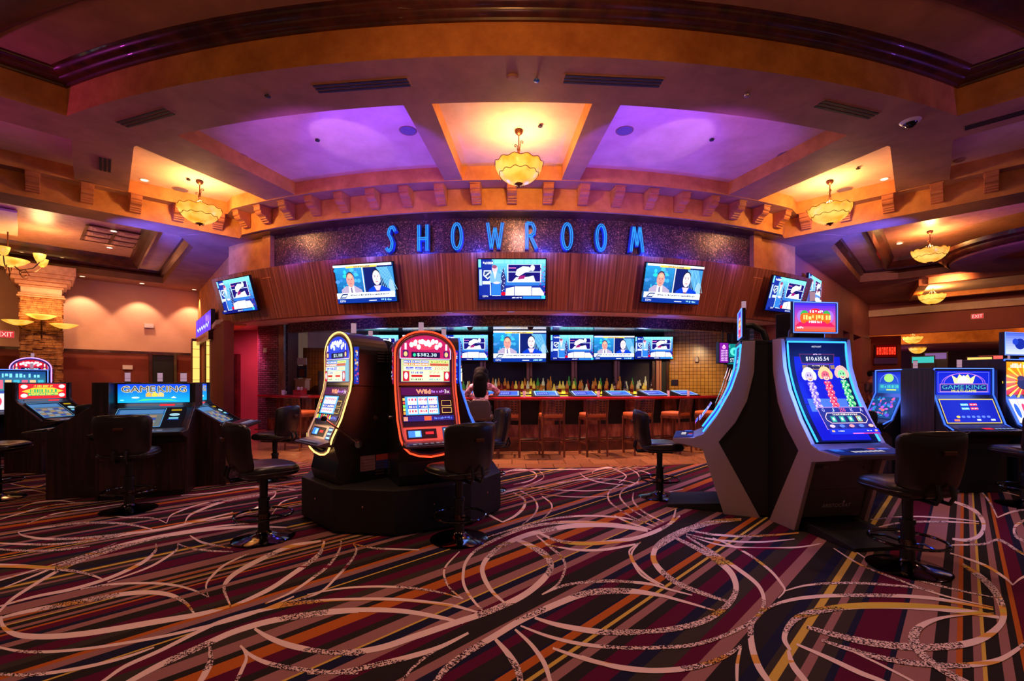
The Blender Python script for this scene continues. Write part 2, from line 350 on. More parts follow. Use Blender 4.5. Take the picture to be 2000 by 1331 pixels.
def thing(name, label, cat, loc=(0, 0, 0), rz=0, group=None, rx=0):
    o = bpy.data.objects.new(name, None); COL.objects.link(o); o.empty_display_size = .1
    o.location = loc; o.rotation_euler = (rx, 0, rz); return tag(o, label, cat, group)
def dup(o, loc=None, rz=None, label=None, parent=None, name=None):
    r = o.copy(); COL.objects.link(r)
    if parent is not None: r.parent = parent
    if loc is not None: r.location = loc
    if rz is not None: r.rotation_euler = (o.rotation_euler[0], 0, rz)
    if label: r['label'] = label
    for ch in list(o.children): dup(ch, parent=r)
    return r
TN = [0]
def struct(mb, mats, name=None, label=None, **k):
    if name is None: TN[0] += 1; name = 'trim_%d' % TN[0]
    o = mb.build(name, mats, **k); o['kind'] = 'structure'
    if label: o['label'] = label; o['category'] = name.split('_')[0]
    return o

# ---------------------------------------------------------------- plan geometry: everything curves about (0, 20.2)
CY = 20.2
def P(th, r): return (r*sin(R(th)), CY-r*cos(R(th)))
def arc(r, t0, t1, n): return [P(t0+(t1-t0)*i/n, r) for i in range(n+1)]
def thpx(px, r):
    best = None
    for i in range(-450, 451):
        x, y = P(i/10, r); d = abs(x/y-(px-1000)/900)
        if best is None or d < best[0]: best = (d, i/10)
    return best[1]
def sweep(mb, path, prof, mi=0, left=True, cap=True):
    n = len(path); vs = []; fs = []; m = len(prof)
    for i, (x, y) in enumerate(path):
        x0, y0 = path[max(0, i-1)]; x1, y1 = path[min(n-1, i+1)]
        d0 = Vector((x-x0, y-y0)); d1 = Vector((x1-x, y1-y))
        if d0.length < 1e-6: d0 = d1
        if d1.length < 1e-6: d1 = d0
        d0.normalize(); d1.normalize(); n0 = Vector((-d0.y, d0.x)); n1 = Vector((-d1.y, d1.x)); nn = (n0+n1).normalized()
        k = 1/max(.3, nn.dot(n0))
        for o, z in prof: vs.append((x+nn.x*o*k, y+nn.y*o*k, z))
    for i in range(n-1):
        for j in range(m):
            j2 = (j+1) % m; fs.append((i*m+j, (i+1)*m+j, (i+1)*m+j2, i*m+j2))
    if cap: fs += [tuple(range(m)), tuple(range(n*m-1, (n-1)*m-1, -1))]
    mb.add(vs, fs, mi); return mb

# ---------------------------------------------------------------- lettering
_tc = {}
def textgeo(s):
    if s in _tc: return _tc[s]
    cu = bpy.data.curves.new('lettering', 'FONT'); cu.body = s; cu.resolution_u = 2
    o = bpy.data.objects.new('lettering', cu); COL.objects.link(o)
    bpy.context.view_layer.update()
    dg = bpy.context.evaluated_depsgraph_get(); me = o.evaluated_get(dg).to_mesh()
    vs = [tuple(v.co) for v in me.vertices]; fs = [tuple(p.vertices) for p in me.polygons]
    o.evaluated_get(dg).to_mesh_clear(); bpy.data.objects.remove(o); bpy.data.curves.remove(cu)
    x0 = min(v[0] for v in vs); x1 = max(v[0] for v in vs); y0 = min(v[1] for v in vs); y1 = max(v[1] for v in vs)
    _tc[s] = ([((v[0]-x0)/(x1-x0), (v[1]-y0)/(y1-y0)) for v in vs], fs, (x1-x0)/(y1-y0)); return _tc[s]
class Art(MB):       # flat picture content: u right, v up, layered by hairline steps towards the viewer; fn maps (u,v,w)->xyz
    def __init__(s, fn, step=.0006): super().__init__(); s.fn = fn; s.w = 0; s.st = step
    def poly(s, pts, col, sub=False):
        s.w += s.st; k = [s.fn(u, v, s.w) for u, v in pts]
        return s.add(k, [tuple(range(len(pts)))], 0, None, col)
    def rect(s, u0, v0, u1, v1, col, nv=1, nu=1):
        s.w += s.st
        for i in range(nu):
            for j in range(nv):
                a, b = u0+(u1-u0)*i/nu, u0+(u1-u0)*(i+1)/nu; c, d = v0+(v1-v0)*j/nv, v0+(v1-v0)*(j+1)/nv
                s.add([s.fn(a, c, s.w), s.fn(b, c, s.w), s.fn(b, d, s.w), s.fn(a, d, s.w)], [(0, 1, 2, 3)], 0, None, col)
        return s
    def grad(s, u0, v0, u1, v1, c0, c1, nv=8):
        s.w += s.st
        for j in range(nv):
            t = (j+.5)/nv; c = tuple(c0[i]*(1-t)+c1[i]*t for i in range(3)); a, b = v0+(v1-v0)*j/nv, v0+(v1-v0)*(j+1)/nv
            s.add([s.fn(u0, a, s.w), s.fn(u1, a, s.w), s.fn(u1, b, s.w), s.fn(u0, b, s.w)], [(0, 1, 2, 3)], 0, None, c)
    def frame(s, u0, v0, u1, v1, t, col):
        s.rect(u0, v0, u1, v0+t, col); s.w -= s.st; s.rect(u0, v1-t, u1, v1, col); s.w -= s.st
        s.rect(u0, v0, u0+t, v1, col); s.w -= s.st; s.rect(u1-t, v0, u1, v1, col)
    def disc(s, u, v, ru, rv, col, n=18): return s.poly([(u+ru*cos(2*pi*i/n), v+rv*sin(2*pi*i/n)) for i in range(n)], col)
    def line(s, pts, t, col):
        s.w += s.st
        for (a, b), (c, d) in zip(pts, pts[1:]):
            l = math.hypot(c-a, d-b) or 1; nx, ny = -(d-b)/l*t/2, (c-a)/l*t/2
            s.add([s.fn(a+nx, b+ny, s.w), s.fn(a-nx, b-ny, s.w), s.fn(c-nx, d-ny, s.w), s.fn(c+nx, d+ny, s.w)], [(0, 1, 2, 3)], 0, None, col)
    def text(s, t, u, v, h, col, w=None, out=None):       # centred on u, base at v
        g, f, asp = textgeo(t); w = w or asp*h
        if out:
            for du, dv in ((-1, 0), (1, 0), (0, -1), (0, 1)):
                s.w += s.st*.2; q = h*.07; s.add([s.fn(u-w/2+a*w+du*q, v+b*h+dv*q, s.w) for a, b in g], f, 0, None, out)
        s.w += s.st; return s.add([s.fn(u-w/2+a*w, v+b*h, s.w) for a, b in g], f, 0, None, col)
def plane(o, uaxis, vaxis):
    o = Vector(o); u = Vector(uaxis); v = Vector(vaxis); n = u.cross(v).normalized()
    return lambda a, b, w: tuple(o+u*a+v*b+n*w)
CURVES=[[(-3.051,2.744,-3.045,2.752),(-2.891,2.611,-2.908,2.644),(-2.702,2.517,-2.754,2.572),(-2.524,2.499,-2.58,2.554),(-2.362,2.525,-2.418,2.581),(-2.234,2.571,-2.289,2.628),(-2.063,2.646,-2.116,2.707),(-1.861,2.743,-1.902,2.796),(-1.748,2.853,-1.771,2.884)],
[(-3.012,2.717,-3.038,2.738),(-2.947,2.771,-2.994,2.811),(-2.824,2.842,-2.881,2.895),(-2.677,2.923,-2.733,2.979),(-2.522,3.008,-2.575,3.068),(-2.362,3.026,-2.409,3.087),(-2.206,2.985,-2.239,3.041),(-2.046,2.886,-2.057,2.92),(-1.895,2.752,-1.896,2.765)],
[(-2.82,2.46,-2.832,2.471),(-2.684,2.414,-2.704,2.434),(-2.519,2.375,-2.544,2.4),(-2.361,2.375,-2.387,2.4),(-2.202,2.404,-2.227,2.429),(-2.056,2.453,-2.081,2.479),(-1.911,2.513,-1.935,2.54),(-1.771,2.594,-1.794,2.623),(-1.628,2.692,-1.651,2.722),(-1.508,2.821,-1.528,2.848),(-1.414,2.992,-1.425,3.008)],
[(-2.897,3.096,-2.913,3.111),(-2.77,3.157,-2.798,3.187),(-2.545,3.182,-2.575,3.218),(-2.328,3.154,-2.352,3.19),(-2.128,3.077,-2.143,3.103),(-1.963,2.981,-1.969,2.994)],
[(-1.964,2.989,-1.968,2.986),(-2.089,3.156,-2.104,3.16),(-2.139,3.289,-2.169,3.316),(-2.179,3.514,-2.206,3.545),(-2.132,3.74,-2.147,3.76)],
[(-1.758,2.884,-1.763,2.876),(-1.93,3.106,-1.949,3.101),(-1.977,3.222,-2.027,3.265),(-1.99,3.365,-2.044,3.428),(-1.952,3.58,-2.008,3.657),(-1.86,3.874,-1.906,3.952),(-1.667,4.021,-1.69,4.069)],
[(-1.739,2.857,-1.757,2.88),(-1.669,2.954,-1.703,2.997),(-1.606,3.103,-1.649,3.158),(-1.57,3.334,-1.616,3.395),(-1.54,3.567,-1.589,3.633),(-1.552,3.769,-1.593,3.81),(-1.636,4.037,-1.658,4.052)],
[(-1.504,4.048,-1.491,4.041),(-1.437,3.8,-1.413,3.778),(-1.41,3.512,-1.382,3.478),(-1.435,3.29,-1.409,3.255),(-1.477,3.064,-1.458,3.038),(-1.56,2.91,-1.55,2.896)],
[(-1.374,3.971,-1.37,3.984),(-1.3,3.832,-1.283,3.827),(-1.268,3.614,-1.244,3.586),(-1.266,3.317,-1.244,3.289),(-1.286,3.063,-1.27,3.039),(-1.429,2.922,-1.421,2.908)],
[(-1.369,3.967,-1.375,3.989),(-1.165,3.851,-1.175,3.891),(-0.979,3.831,-0.989,3.87),(-0.768,3.819,-0.772,3.84)],
[(-3.039,2.682,-3.056,2.691),(-3.109,2.803,-3.141,2.822),(-3.188,2.936,-3.231,2.966),(-3.244,3.086,-3.291,3.121),(-3.32,3.343,-3.372,3.386),(-3.342,3.574,-3.399,3.626),(-3.297,3.76,-3.356,3.819),(-3.179,4.056,-3.24,4.126),(-2.917,4.272,-2.975,4.352),(-2.533,4.41,-2.574,4.48),(-2.15,4.398,-2.169,4.436)],
[(-3.44,3.097,-3.457,3.11),(-3.428,3.32,-3.461,3.347),(-3.418,3.58,-3.462,3.62),(-3.351,3.889,-3.397,3.937),(-3.163,4.158,-3.209,4.214),(-2.846,4.419,-2.882,4.47),(-2.573,4.542,-2.591,4.572)],
[(-4.585,4.273,-4.606,4.298),(-4.415,4.161,-4.464,4.211),(-4.127,4.07,-4.188,4.131),(-3.822,4.084,-3.881,4.145),(-3.525,4.203,-3.581,4.268),(-3.294,4.33,-3.349,4.398),(-3.131,4.585,-3.177,4.646),(-2.973,4.912,-2.999,4.951)],
[(-4.578,4.034,-4.6,4.055),(-4.414,3.972,-4.455,4.01),(-4.065,3.933,-4.111,3.979),(-3.856,3.955,-3.901,4.001),(-3.636,4.071,-3.673,4.11),(-3.418,4.274,-3.439,4.297)],
[(-4.413,3.902,-4.435,3.924),(-4.257,3.831,-4.299,3.87),(-3.986,3.786,-4.035,3.833),(-3.744,3.81,-3.783,3.849),(-3.576,3.902,-3.598,3.924)],
[(-4.58,4.272,-4.61,4.299),(-4.451,4.392,-4.506,4.443),(-4.234,4.523,-4.298,4.591),(-3.883,4.523,-3.94,4.591),(-3.627,4.446,-3.667,4.498),(-3.396,4.35,-3.416,4.377)],
[(-4.336,4.853,-4.356,4.876),(-3.968,4.729,-4,4.769),(-3.673,4.705,-3.702,4.744),(-3.409,4.547,-3.421,4.566)],
[(-3.409,4.552,-3.421,4.561),(-3.545,4.785,-3.575,4.815),(-3.565,4.941,-3.607,4.99),(-3.548,5.194,-3.583,5.241),(-3.425,5.482,-3.445,5.51)],
[(-3.209,4.522,-3.226,4.535),(-3.33,4.747,-3.372,4.79),(-3.364,4.929,-3.423,5.003),(-3.327,5.328,-3.39,5.419),(-3.102,5.672,-3.152,5.757),(-2.985,5.829,-3.012,5.878)],
[(-3.006,5.861,-2.99,5.846),(-2.921,5.649,-2.885,5.601),(-2.877,5.325,-2.835,5.263),(-2.867,4.888,-2.836,4.841),(-3.142,4.598,-3.125,4.574)],
[(-3.08,3.978,-3.068,3.978),(-2.978,3.842,-2.941,3.817),(-2.908,3.679,-2.855,3.631),(-2.877,3.521,-2.824,3.47),(-2.897,3.296,-2.848,3.249),(-2.989,3.125,-2.942,3.082),(-3.119,3.017,-3.081,2.983),(-3.198,2.877,-3.177,2.86)],
[(-2.893,3.979,-2.883,3.976),(-2.803,3.843,-2.773,3.816),(-2.758,3.618,-2.722,3.582),(-2.757,3.443,-2.729,3.414),(-2.829,3.221,-2.814,3.207)],
[(-2.882,3.967,-2.895,3.989),(-2.693,3.852,-2.717,3.89),(-2.473,3.79,-2.496,3.829),(-2.288,3.779,-2.301,3.8)],
[(-2.919,4.172,-2.932,4.2),(-2.704,3.998,-2.73,4.047),(-2.521,3.91,-2.549,3.959),(-2.352,3.858,-2.366,3.884)],
[(-2.517,2.203,-2.529,2.214),(-2.436,2.192,-2.457,2.212),(-2.298,2.183,-2.324,2.207),(-2.19,2.203,-2.216,2.228),(-2.062,2.251,-2.089,2.277),(-1.95,2.327,-1.972,2.348),(-1.877,2.418,-1.889,2.43)],
[(-1.918,2.076,-1.93,2.085),(-1.897,2.146,-1.919,2.163),(-1.885,2.252,-1.914,2.276),(-1.812,2.386,-1.841,2.414),(-1.742,2.555,-1.772,2.588),(-1.67,2.678,-1.7,2.715),(-1.525,2.792,-1.553,2.833),(-1.351,2.881,-1.375,2.926),(-1.147,2.932,-1.164,2.97),(-0.984,2.952,-0.991,2.974)],
[(-1.801,2.073,-1.82,2.088),(-1.765,2.14,-1.799,2.169),(-1.713,2.258,-1.756,2.299),(-1.629,2.393,-1.673,2.439),(-1.536,2.545,-1.579,2.598),(-1.398,2.656,-1.438,2.717),(-1.224,2.726,-1.258,2.792),(-1.032,2.774,-1.054,2.829),(-0.929,2.786,-0.939,2.817)],
[(-1.455,2.596,-1.461,2.621),(-1.323,2.496,-1.334,2.54),(-1.165,2.414,-1.183,2.468),(-0.973,2.363,-0.987,2.406),(-0.783,2.349,-0.79,2.372)],
[(-1.439,2.433,-1.44,2.448),(-1.331,2.339,-1.336,2.367),(-1.2,2.268,-1.213,2.304),(-1.046,2.225,-1.06,2.261),(-0.863,2.201,-0.873,2.23),(-0.734,2.201,-0.739,2.216)],
[(-1.437,2.437,-1.433,2.444),(-1.355,2.337,-1.34,2.338),(-1.322,2.242,-1.299,2.23),(-1.297,2.159,-1.278,2.149),(-1.266,2.06,-1.257,2.055)],
[(-1.603,2.432,-1.589,2.433),(-1.525,2.311,-1.494,2.305),(-1.497,2.233,-1.454,2.211),(-1.473,2.165,-1.438,2.143),(-1.447,2.063,-1.428,2.051)],
[(-5.425,5.06,-5.448,5.08),(-5.489,5.313,-5.533,5.354),(-5.299,5.392,-5.341,5.435),(-5.044,5.322,-5.065,5.345)],
[(-7.81,7.179,-7.854,7.221),(-7.321,6.954,-7.397,7.026),(-7.11,7.151,-7.153,7.192)],
[(-6.853,6.3,-6.887,6.332),(-6.276,6.074,-6.334,6.129),(-6.596,6.65,-6.632,6.683)],
[(-6.201,5.701,-6.231,5.727),(-6.237,5.924,-6.292,5.977),(-5.657,5.701,-5.682,5.727)],
[(-5.182,4.665,-5.207,4.685),(-5.193,4.845,-5.239,4.885),(-5.164,5.194,-5.213,5.241),(-4.787,5.359,-4.813,5.387)],
[(-4.756,4.519,-4.778,4.538),(-4.816,4.845,-4.859,4.885),(-4.626,5.048,-4.669,5.093),(-4.429,5.281,-4.453,5.308)],
[(-4.061,5.654,-4.084,5.685),(-3.722,5.777,-3.762,5.836),(-3.439,6.069,-3.476,6.135),(-2.785,5.933,-2.801,5.968)],
[(-3.624,5.985,-3.642,6.015),(-3.261,6.179,-3.291,6.235),(-2.834,6.087,-2.847,6.117)],
[(-2.462,4.669,-2.473,4.681),(-2.585,5.056,-2.609,5.085),(-2.654,5.351,-2.683,5.396),(-2.59,5.567,-2.606,5.596)],
[(-1.058,2.38,-1.068,2.404),(-0.863,2.355,-0.88,2.398),(-0.687,2.39,-0.709,2.443),(-0.522,2.498,-0.545,2.555),(-0.297,2.655,-0.315,2.719),(-0.147,2.757,-0.164,2.825),(0.017,2.903,-0,2.975),(0.139,3.055,0.118,3.126),(0.255,3.271,0.226,3.335),(0.318,3.495,0.272,3.495),(0.291,3.758,0.25,3.666),(0.175,3.966,0.151,3.862),(0.033,4.123,0.022,4.059)],
[(-0.044,2.925,-0.053,2.905),(-0.126,3.094,-0.144,3.06),(-0.188,3.316,-0.218,3.289),(-0.204,3.483,-0.239,3.507),(-0.162,3.676,-0.192,3.747),(-0.056,3.906,-0.076,4.007),(0.18,4.174,0.173,4.298),(0.525,4.375,0.537,4.516),(0.873,4.428,0.903,4.574),(1.112,4.361,1.146,4.475),(1.259,4.282,1.28,4.341)],
[(-0.977,2.2,-0.986,2.217),(-0.808,2.206,-0.822,2.238),(-0.65,2.258,-0.667,2.299),(-0.489,2.332,-0.505,2.374),(-0.365,2.415,-0.379,2.45),(-0.238,2.552,-0.246,2.573)],
[(-0.534,2.078,-0.539,2.084),(-0.508,2.149,-0.519,2.16),(-0.472,2.256,-0.484,2.272),(-0.405,2.374,-0.416,2.394),(-0.308,2.473,-0.316,2.492),(-0.24,2.557,-0.244,2.568)],
[(-1.229,2.767,-1.242,2.792),(-1.076,2.789,-1.096,2.836),(-0.862,2.795,-0.879,2.853),(-0.641,2.774,-0.651,2.83),(-0.416,2.706,-0.418,2.749),(-0.283,2.655,-0.283,2.678)],
[(-1.286,2.894,-1.295,2.912),(-1.132,2.934,-1.146,2.967),(-0.85,2.942,-0.862,2.984),(-0.617,2.919,-0.624,2.959),(-0.383,2.861,-0.385,2.899),(-0.267,2.809,-0.266,2.838),(-0.187,2.772,-0.186,2.788)],
[(-1.341,3.019,-1.348,3.032),(-1.137,3.104,-1.148,3.13),(-0.904,3.128,-0.913,3.16),(-0.655,3.101,-0.661,3.133),(-0.465,3.039,-0.467,3.063),(-0.315,2.957,-0.314,2.969)],
[(-0.313,2.968,-0.316,2.958),(-0.41,3.112,-0.417,3.095),(-0.478,3.306,-0.492,3.299),(-0.493,3.487,-0.507,3.503),(-0.428,3.782,-0.435,3.797)],
[(-0.152,2.785,-0.157,2.774),(-0.224,2.913,-0.234,2.894),(-0.312,3.139,-0.328,3.122),(-0.343,3.332,-0.364,3.335),(-0.343,3.586,-0.365,3.614),(-0.267,3.844,-0.284,3.898),(-0.064,4.151,-0.075,4.221),(0.186,4.403,0.184,4.487),(0.543,4.541,0.553,4.632),(0.973,4.492,0.99,4.565),(1.279,4.345,1.291,4.382)],
[(0.198,3.018,0.195,3.032),(0.323,3.175,0.314,3.197),(0.409,3.458,0.391,3.465),(0.406,3.69,0.386,3.657),(0.323,3.932,0.308,3.894),(0.227,4.198,0.219,4.174)],
[(0.198,3.016,0.196,3.034),(0.379,3.153,0.379,3.191),(0.633,3.204,0.641,3.253),(0.816,3.195,0.827,3.234),(0.987,3.147,0.995,3.168)],
[(-0.383,2.063,-0.394,2.075),(-0.344,2.143,-0.365,2.166),(-0.305,2.232,-0.33,2.268),(-0.214,2.362,-0.236,2.406),(-0.082,2.51,-0.101,2.561),(0.068,2.676,0.053,2.738),(0.294,2.867,0.287,2.94),(0.479,2.996,0.483,3.081),(0.658,3.033,0.676,3.122),(0.831,3.028,0.854,3.1),(0.992,2.981,1.008,3.019)],
[(-0.096,2.49,-0.084,2.51),(-0.033,2.354,-0.009,2.383),(0.008,2.238,0.039,2.262),(0.026,2.15,0.053,2.158),(0.039,2.056,0.053,2.058)],
[(0.013,2.591,0.022,2.607),(0.094,2.437,0.11,2.461),(0.147,2.284,0.169,2.302),(0.169,2.15,0.187,2.159),(0.185,2.055,0.194,2.059)],
[(0.047,2.629,0.05,2.646),(0.2,2.512,0.207,2.541),(0.384,2.432,0.392,2.466),(0.614,2.402,0.621,2.43),(0.803,2.408,0.808,2.424)],
[(0.132,2.713,0.138,2.741),(0.259,2.623,0.27,2.671),(0.452,2.552,0.466,2.61),(0.649,2.539,0.661,2.586),(0.863,2.586,0.87,2.612)],
[(0.211,2.406,0.216,2.426),(0.362,2.306,0.373,2.339),(0.528,2.241,0.538,2.273),(0.74,2.22,0.747,2.238)],
[(0.225,4.264,0.233,4.308),(0.398,4.008,0.412,4.083),(0.623,3.933,0.638,4.024),(0.864,3.976,0.88,4.069),(1.13,4.091,1.147,4.186),(1.475,4.403,1.489,4.486),(1.746,4.776,1.753,4.824)],
[(0.286,3.942,0.29,3.97),(0.528,3.806,0.536,3.854),(0.751,3.801,0.76,3.859),(1.001,3.91,1.01,3.959),(1.091,3.964,1.097,3.992)],
[(1.092,3.986,1.096,3.969),(0.966,3.754,0.98,3.746),(0.931,3.515,0.955,3.543),(0.964,3.289,0.981,3.317),(1.036,3.15,1.045,3.166)],
[(1.481,4.163,1.471,4.113),(1.316,4.019,1.306,3.938),(1.18,3.858,1.195,3.802),(1.084,3.585,1.12,3.615),(1.109,3.383,1.129,3.409)],
[(-0.092,4.602,-0.097,4.57),(-0.246,4.895,-0.257,4.835),(-0.314,5.18,-0.342,5.18),(-0.273,5.446,-0.295,5.547),(-0.092,5.755,-0.102,5.859),(0.136,6.019,0.133,6.082)],
[(-0.091,4.568,-0.097,4.604),(0.039,4.767,0.025,4.833),(0.147,5.116,0.121,5.17),(0.155,5.528,0.132,5.464),(0.02,5.835,0.012,5.778)],
[(0.102,4.49,0.098,4.51),(0.224,4.782,0.214,4.818),(0.295,5.143,0.274,5.143),(0.26,5.565,0.245,5.512),(0.111,5.921,0.105,5.882)],
[(0.306,4.665,0.302,4.685),(0.428,4.986,0.416,5.014),(0.456,5.312,0.438,5.277),(0.37,5.641,0.362,5.609)],
[(-0.16,6.715,-0.168,6.743),(-0.113,7.02,-0.122,7.098),(0.078,7.289,0.078,7.406),(0.295,7.147,0.306,7.254),(0.356,6.866,0.376,6.848),(0.244,6.521,0.247,6.452),(0.017,6.28,0.018,6.242)],
[(0.413,7.258,0.42,7.288),(0.465,6.851,0.48,6.863),(0.399,6.573,0.402,6.518),(0.135,6.116,0.137,6.088)],
[(1.227,7.039,1.228,7.078),(1.316,7.229,1.327,7.317),(1.554,7.44,1.58,7.561),(1.656,7.15,1.689,7.251),(1.675,6.792,1.692,6.792),(1.48,6.387,1.479,6.357)],
[(1.031,7.043,1.04,7.075),(1.074,6.637,1.089,6.697),(1.25,6.342,1.264,6.401),(1.582,6.191,1.591,6.222)],
[(1.435,4.51,1.425,4.49),(1.347,4.886,1.329,4.844),(1.306,5.242,1.28,5.193),(1.328,5.629,1.306,5.62),(1.462,5.971,1.465,6.03),(1.765,6.408,1.772,6.45)],
[(1.383,4.455,1.373,4.434),(1.256,4.758,1.239,4.716),(1.166,5.17,1.143,5.116),(1.16,5.508,1.137,5.484),(1.257,5.877,1.255,5.926),(1.514,6.296,1.518,6.335)],
[(1.518,4.6,1.504,4.572),(1.427,4.958,1.401,4.905),(1.429,5.391,1.402,5.355),(1.535,5.806,1.523,5.806)],
[(0.017,5.936,0.016,5.965),(0.372,6.075,0.374,6.129),(0.905,6.507,0.914,6.584),(1.424,6.573,1.439,6.638),(1.732,6.3,1.742,6.332)],
[(0.253,6.087,0.255,6.117),(0.592,5.924,0.598,5.977),(1.045,5.876,1.054,5.927),(1.556,6.087,1.563,6.117)],
[(1.852,7.48,1.866,7.52),(1.902,7.033,1.926,7.085),(1.798,6.56,1.802,6.531),(1.56,6.113,1.559,6.09)],
[(1.958,7.33,1.969,7.364),(2.075,6.967,2.096,7.014),(1.962,6.543,1.969,6.547)],
[(-0.228,4.127,-0.231,4.149),(0.014,4.342,0.01,4.385),(0.376,4.644,0.378,4.706),(0.755,4.767,0.765,4.833),(1.112,4.711,1.126,4.763),(1.265,4.602,1.274,4.629)],
[(-0.391,7.043,-0.393,7.075),(0.161,7.242,0.162,7.304),(1.016,7.315,1.025,7.379),(2.203,7.482,2.214,7.518)],
[(1.679,5.701,1.686,5.727),(1.928,5.782,1.943,5.831),(2.229,5.986,2.238,6.014)],
[(0.349,5.704,0.35,5.725),(0.773,5.563,0.778,5.6),(1.217,5.615,1.221,5.635)],
[(0.571,2.568,0.577,2.596),(0.797,2.558,0.81,2.607),(1.056,2.628,1.07,2.689),(1.291,2.797,1.295,2.854),(1.485,3.029,1.463,3.058),(1.602,3.282,1.547,3.247),(1.643,3.522,1.576,3.44),(1.605,3.819,1.547,3.727),(1.48,4.149,1.448,4.087)],
[(1.377,2.945,1.358,2.915),(1.247,3.103,1.212,3.044),(1.157,3.268,1.112,3.195),(1.124,3.511,1.073,3.45),(1.162,3.718,1.125,3.737),(1.299,3.96,1.305,4.067),(1.623,4.273,1.661,4.419),(2.017,4.53,2.071,4.67),(2.304,4.627,2.342,4.707)],
[(0.537,2.415,0.54,2.431),(0.75,2.409,0.758,2.437),(0.976,2.434,0.985,2.468),(1.263,2.575,1.272,2.61),(1.467,2.736,1.467,2.766),(1.614,2.93,1.59,2.93),(1.708,3.184,1.669,3.148),(1.705,3.471,1.662,3.415),(1.662,3.801,1.624,3.744),(1.587,4.192,1.565,4.153)],
[(0.641,3.069,0.646,3.09),(0.877,3.04,0.89,3.077),(1.043,2.941,1.06,2.975),(1.233,2.804,1.242,2.821)],
[(0.687,3.222,0.691,3.24),(0.918,3.183,0.929,3.213),(1.064,3.074,1.077,3.102),(1.175,3.007,1.183,3.022)],
[(0.938,3.622,0.929,3.619),(0.98,3.807,0.972,3.829),(1.123,4.002,1.124,4.024)],
[(0.928,3.615,0.938,3.627),(0.925,3.321,0.942,3.346),(1.009,3.159,1.017,3.173)],
[(1.606,4.358,1.621,4.393),(1.853,4.171,1.881,4.23),(2.21,4.143,2.241,4.202),(2.639,4.24,2.659,4.274)],
[(1.592,4.215,1.603,4.241),(1.796,4.043,1.817,4.087),(2.129,3.991,2.152,4.035),(2.502,4.079,2.516,4.103)],
[(1.616,4.134,1.626,4.156),(1.776,3.92,1.794,3.956),(2.05,3.844,2.073,3.887),(2.409,3.871,2.43,3.907),(2.687,3.977,2.7,3.998)],
[(1.786,4.105,1.801,4.131),(1.887,3.799,1.914,3.838),(1.898,3.426,1.928,3.459),(1.844,3.155,1.87,3.177),(1.813,3.077,1.82,3.069),(1.717,2.977,1.717,2.967)],
[(1.813,3.066,1.82,3.081),(2.031,3.151,2.049,3.181),(2.331,3.179,2.359,3.217),(2.647,3.135,2.673,3.165),(2.806,3.065,2.821,3.081)],
[(1.509,2.779,1.514,2.796),(1.67,2.886,1.685,2.921),(1.91,2.962,1.939,3.01),(2.259,2.99,2.296,3.039),(2.632,2.962,2.676,3.01),(2.82,2.885,2.858,2.922),(2.94,2.816,2.962,2.835)],
[(1.511,2.799,1.512,2.776),(1.372,2.667,1.392,2.649),(1.256,2.447,1.294,2.456),(1.193,2.264,1.233,2.285),(1.18,2.142,1.212,2.164),(1.185,2.06,1.202,2.072)],
[(1.458,2.401,1.438,2.39),(1.498,2.51,1.469,2.51),(1.607,2.635,1.607,2.681),(1.74,2.728,1.773,2.8),(2.001,2.811,2.054,2.891),(2.269,2.836,2.335,2.918),(2.56,2.811,2.636,2.891),(2.755,2.757,2.821,2.819),(2.866,2.711,2.904,2.744)],
[(1.667,2.609,1.693,2.641),(1.776,2.503,1.822,2.558),(1.934,2.42,1.989,2.484),(2.18,2.392,2.236,2.455),(2.444,2.439,2.498,2.503),(2.704,2.566,2.735,2.62),(2.953,2.749,2.916,2.753),(3.22,3.038,3.131,2.991),(3.386,3.3,3.288,3.23),(3.472,3.544,3.411,3.495)],
[(1.506,2.442,1.522,2.461),(1.587,2.31,1.616,2.34),(1.653,2.194,1.687,2.227),(1.709,2.14,1.736,2.166),(1.767,2.073,1.782,2.086)],
[(1.662,2.479,1.681,2.501),(1.78,2.359,1.813,2.396),(1.922,2.278,1.962,2.321),(2.145,2.245,2.186,2.288),(2.383,2.278,2.421,2.321),(2.608,2.379,2.631,2.412),(2.85,2.521,2.862,2.539)],
[(1.752,2.391,1.762,2.4),(1.811,2.267,1.828,2.282),(1.858,2.146,1.874,2.16),(1.887,2.062,1.896,2.069)],
[(1.427,2.392,1.447,2.399),(1.366,2.264,1.404,2.285),(1.35,2.141,1.387,2.166),(1.349,2.059,1.368,2.072)],
[(1.211,2.444,1.22,2.44),(1.104,2.276,1.12,2.273),(1.006,2.066,1.014,2.066)],
[(1.216,2.451,1.215,2.433),(1.086,2.359,1.08,2.325),(0.909,2.279,0.898,2.238),(0.699,2.247,0.686,2.206),(0.508,2.275,0.496,2.241),(0.357,2.352,0.351,2.332)],
[(2.689,3.857,2.705,3.873),(2.647,3.506,2.672,3.533),(2.714,3.217,2.742,3.245),(2.802,3.004,2.824,3.025),(2.971,2.846,2.983,2.856)],
[(2.826,3.833,2.842,3.85),(2.772,3.468,2.797,3.494),(2.857,3.216,2.887,3.245),(2.993,3.062,3.017,3.084),(3.112,2.98,3.125,2.991)],
[(3.475,4.392,3.496,4.42),(3.832,4.537,3.878,4.593),(4.265,4.57,4.319,4.627),(4.577,4.517,4.609,4.548)],
[(3.621,4.655,3.639,4.679),(4.117,4.75,4.156,4.796),(4.471,4.679,4.514,4.724),(4.648,4.587,4.672,4.61)],
[(5.103,5.345,5.188,5.425),(4.973,4.984,5.108,5.098),(4.658,4.577,4.744,4.621),(4.325,4.265,4.282,4.192),(4.07,4.109,3.988,4.021),(3.933,4.116,3.885,4.066)],
[(3.732,3.923,3.759,3.952),(4.025,3.936,4.076,3.989),(4.262,4.032,4.337,4.098),(4.123,3.729,4.178,3.771),(4.099,3.548,4.127,3.57)],
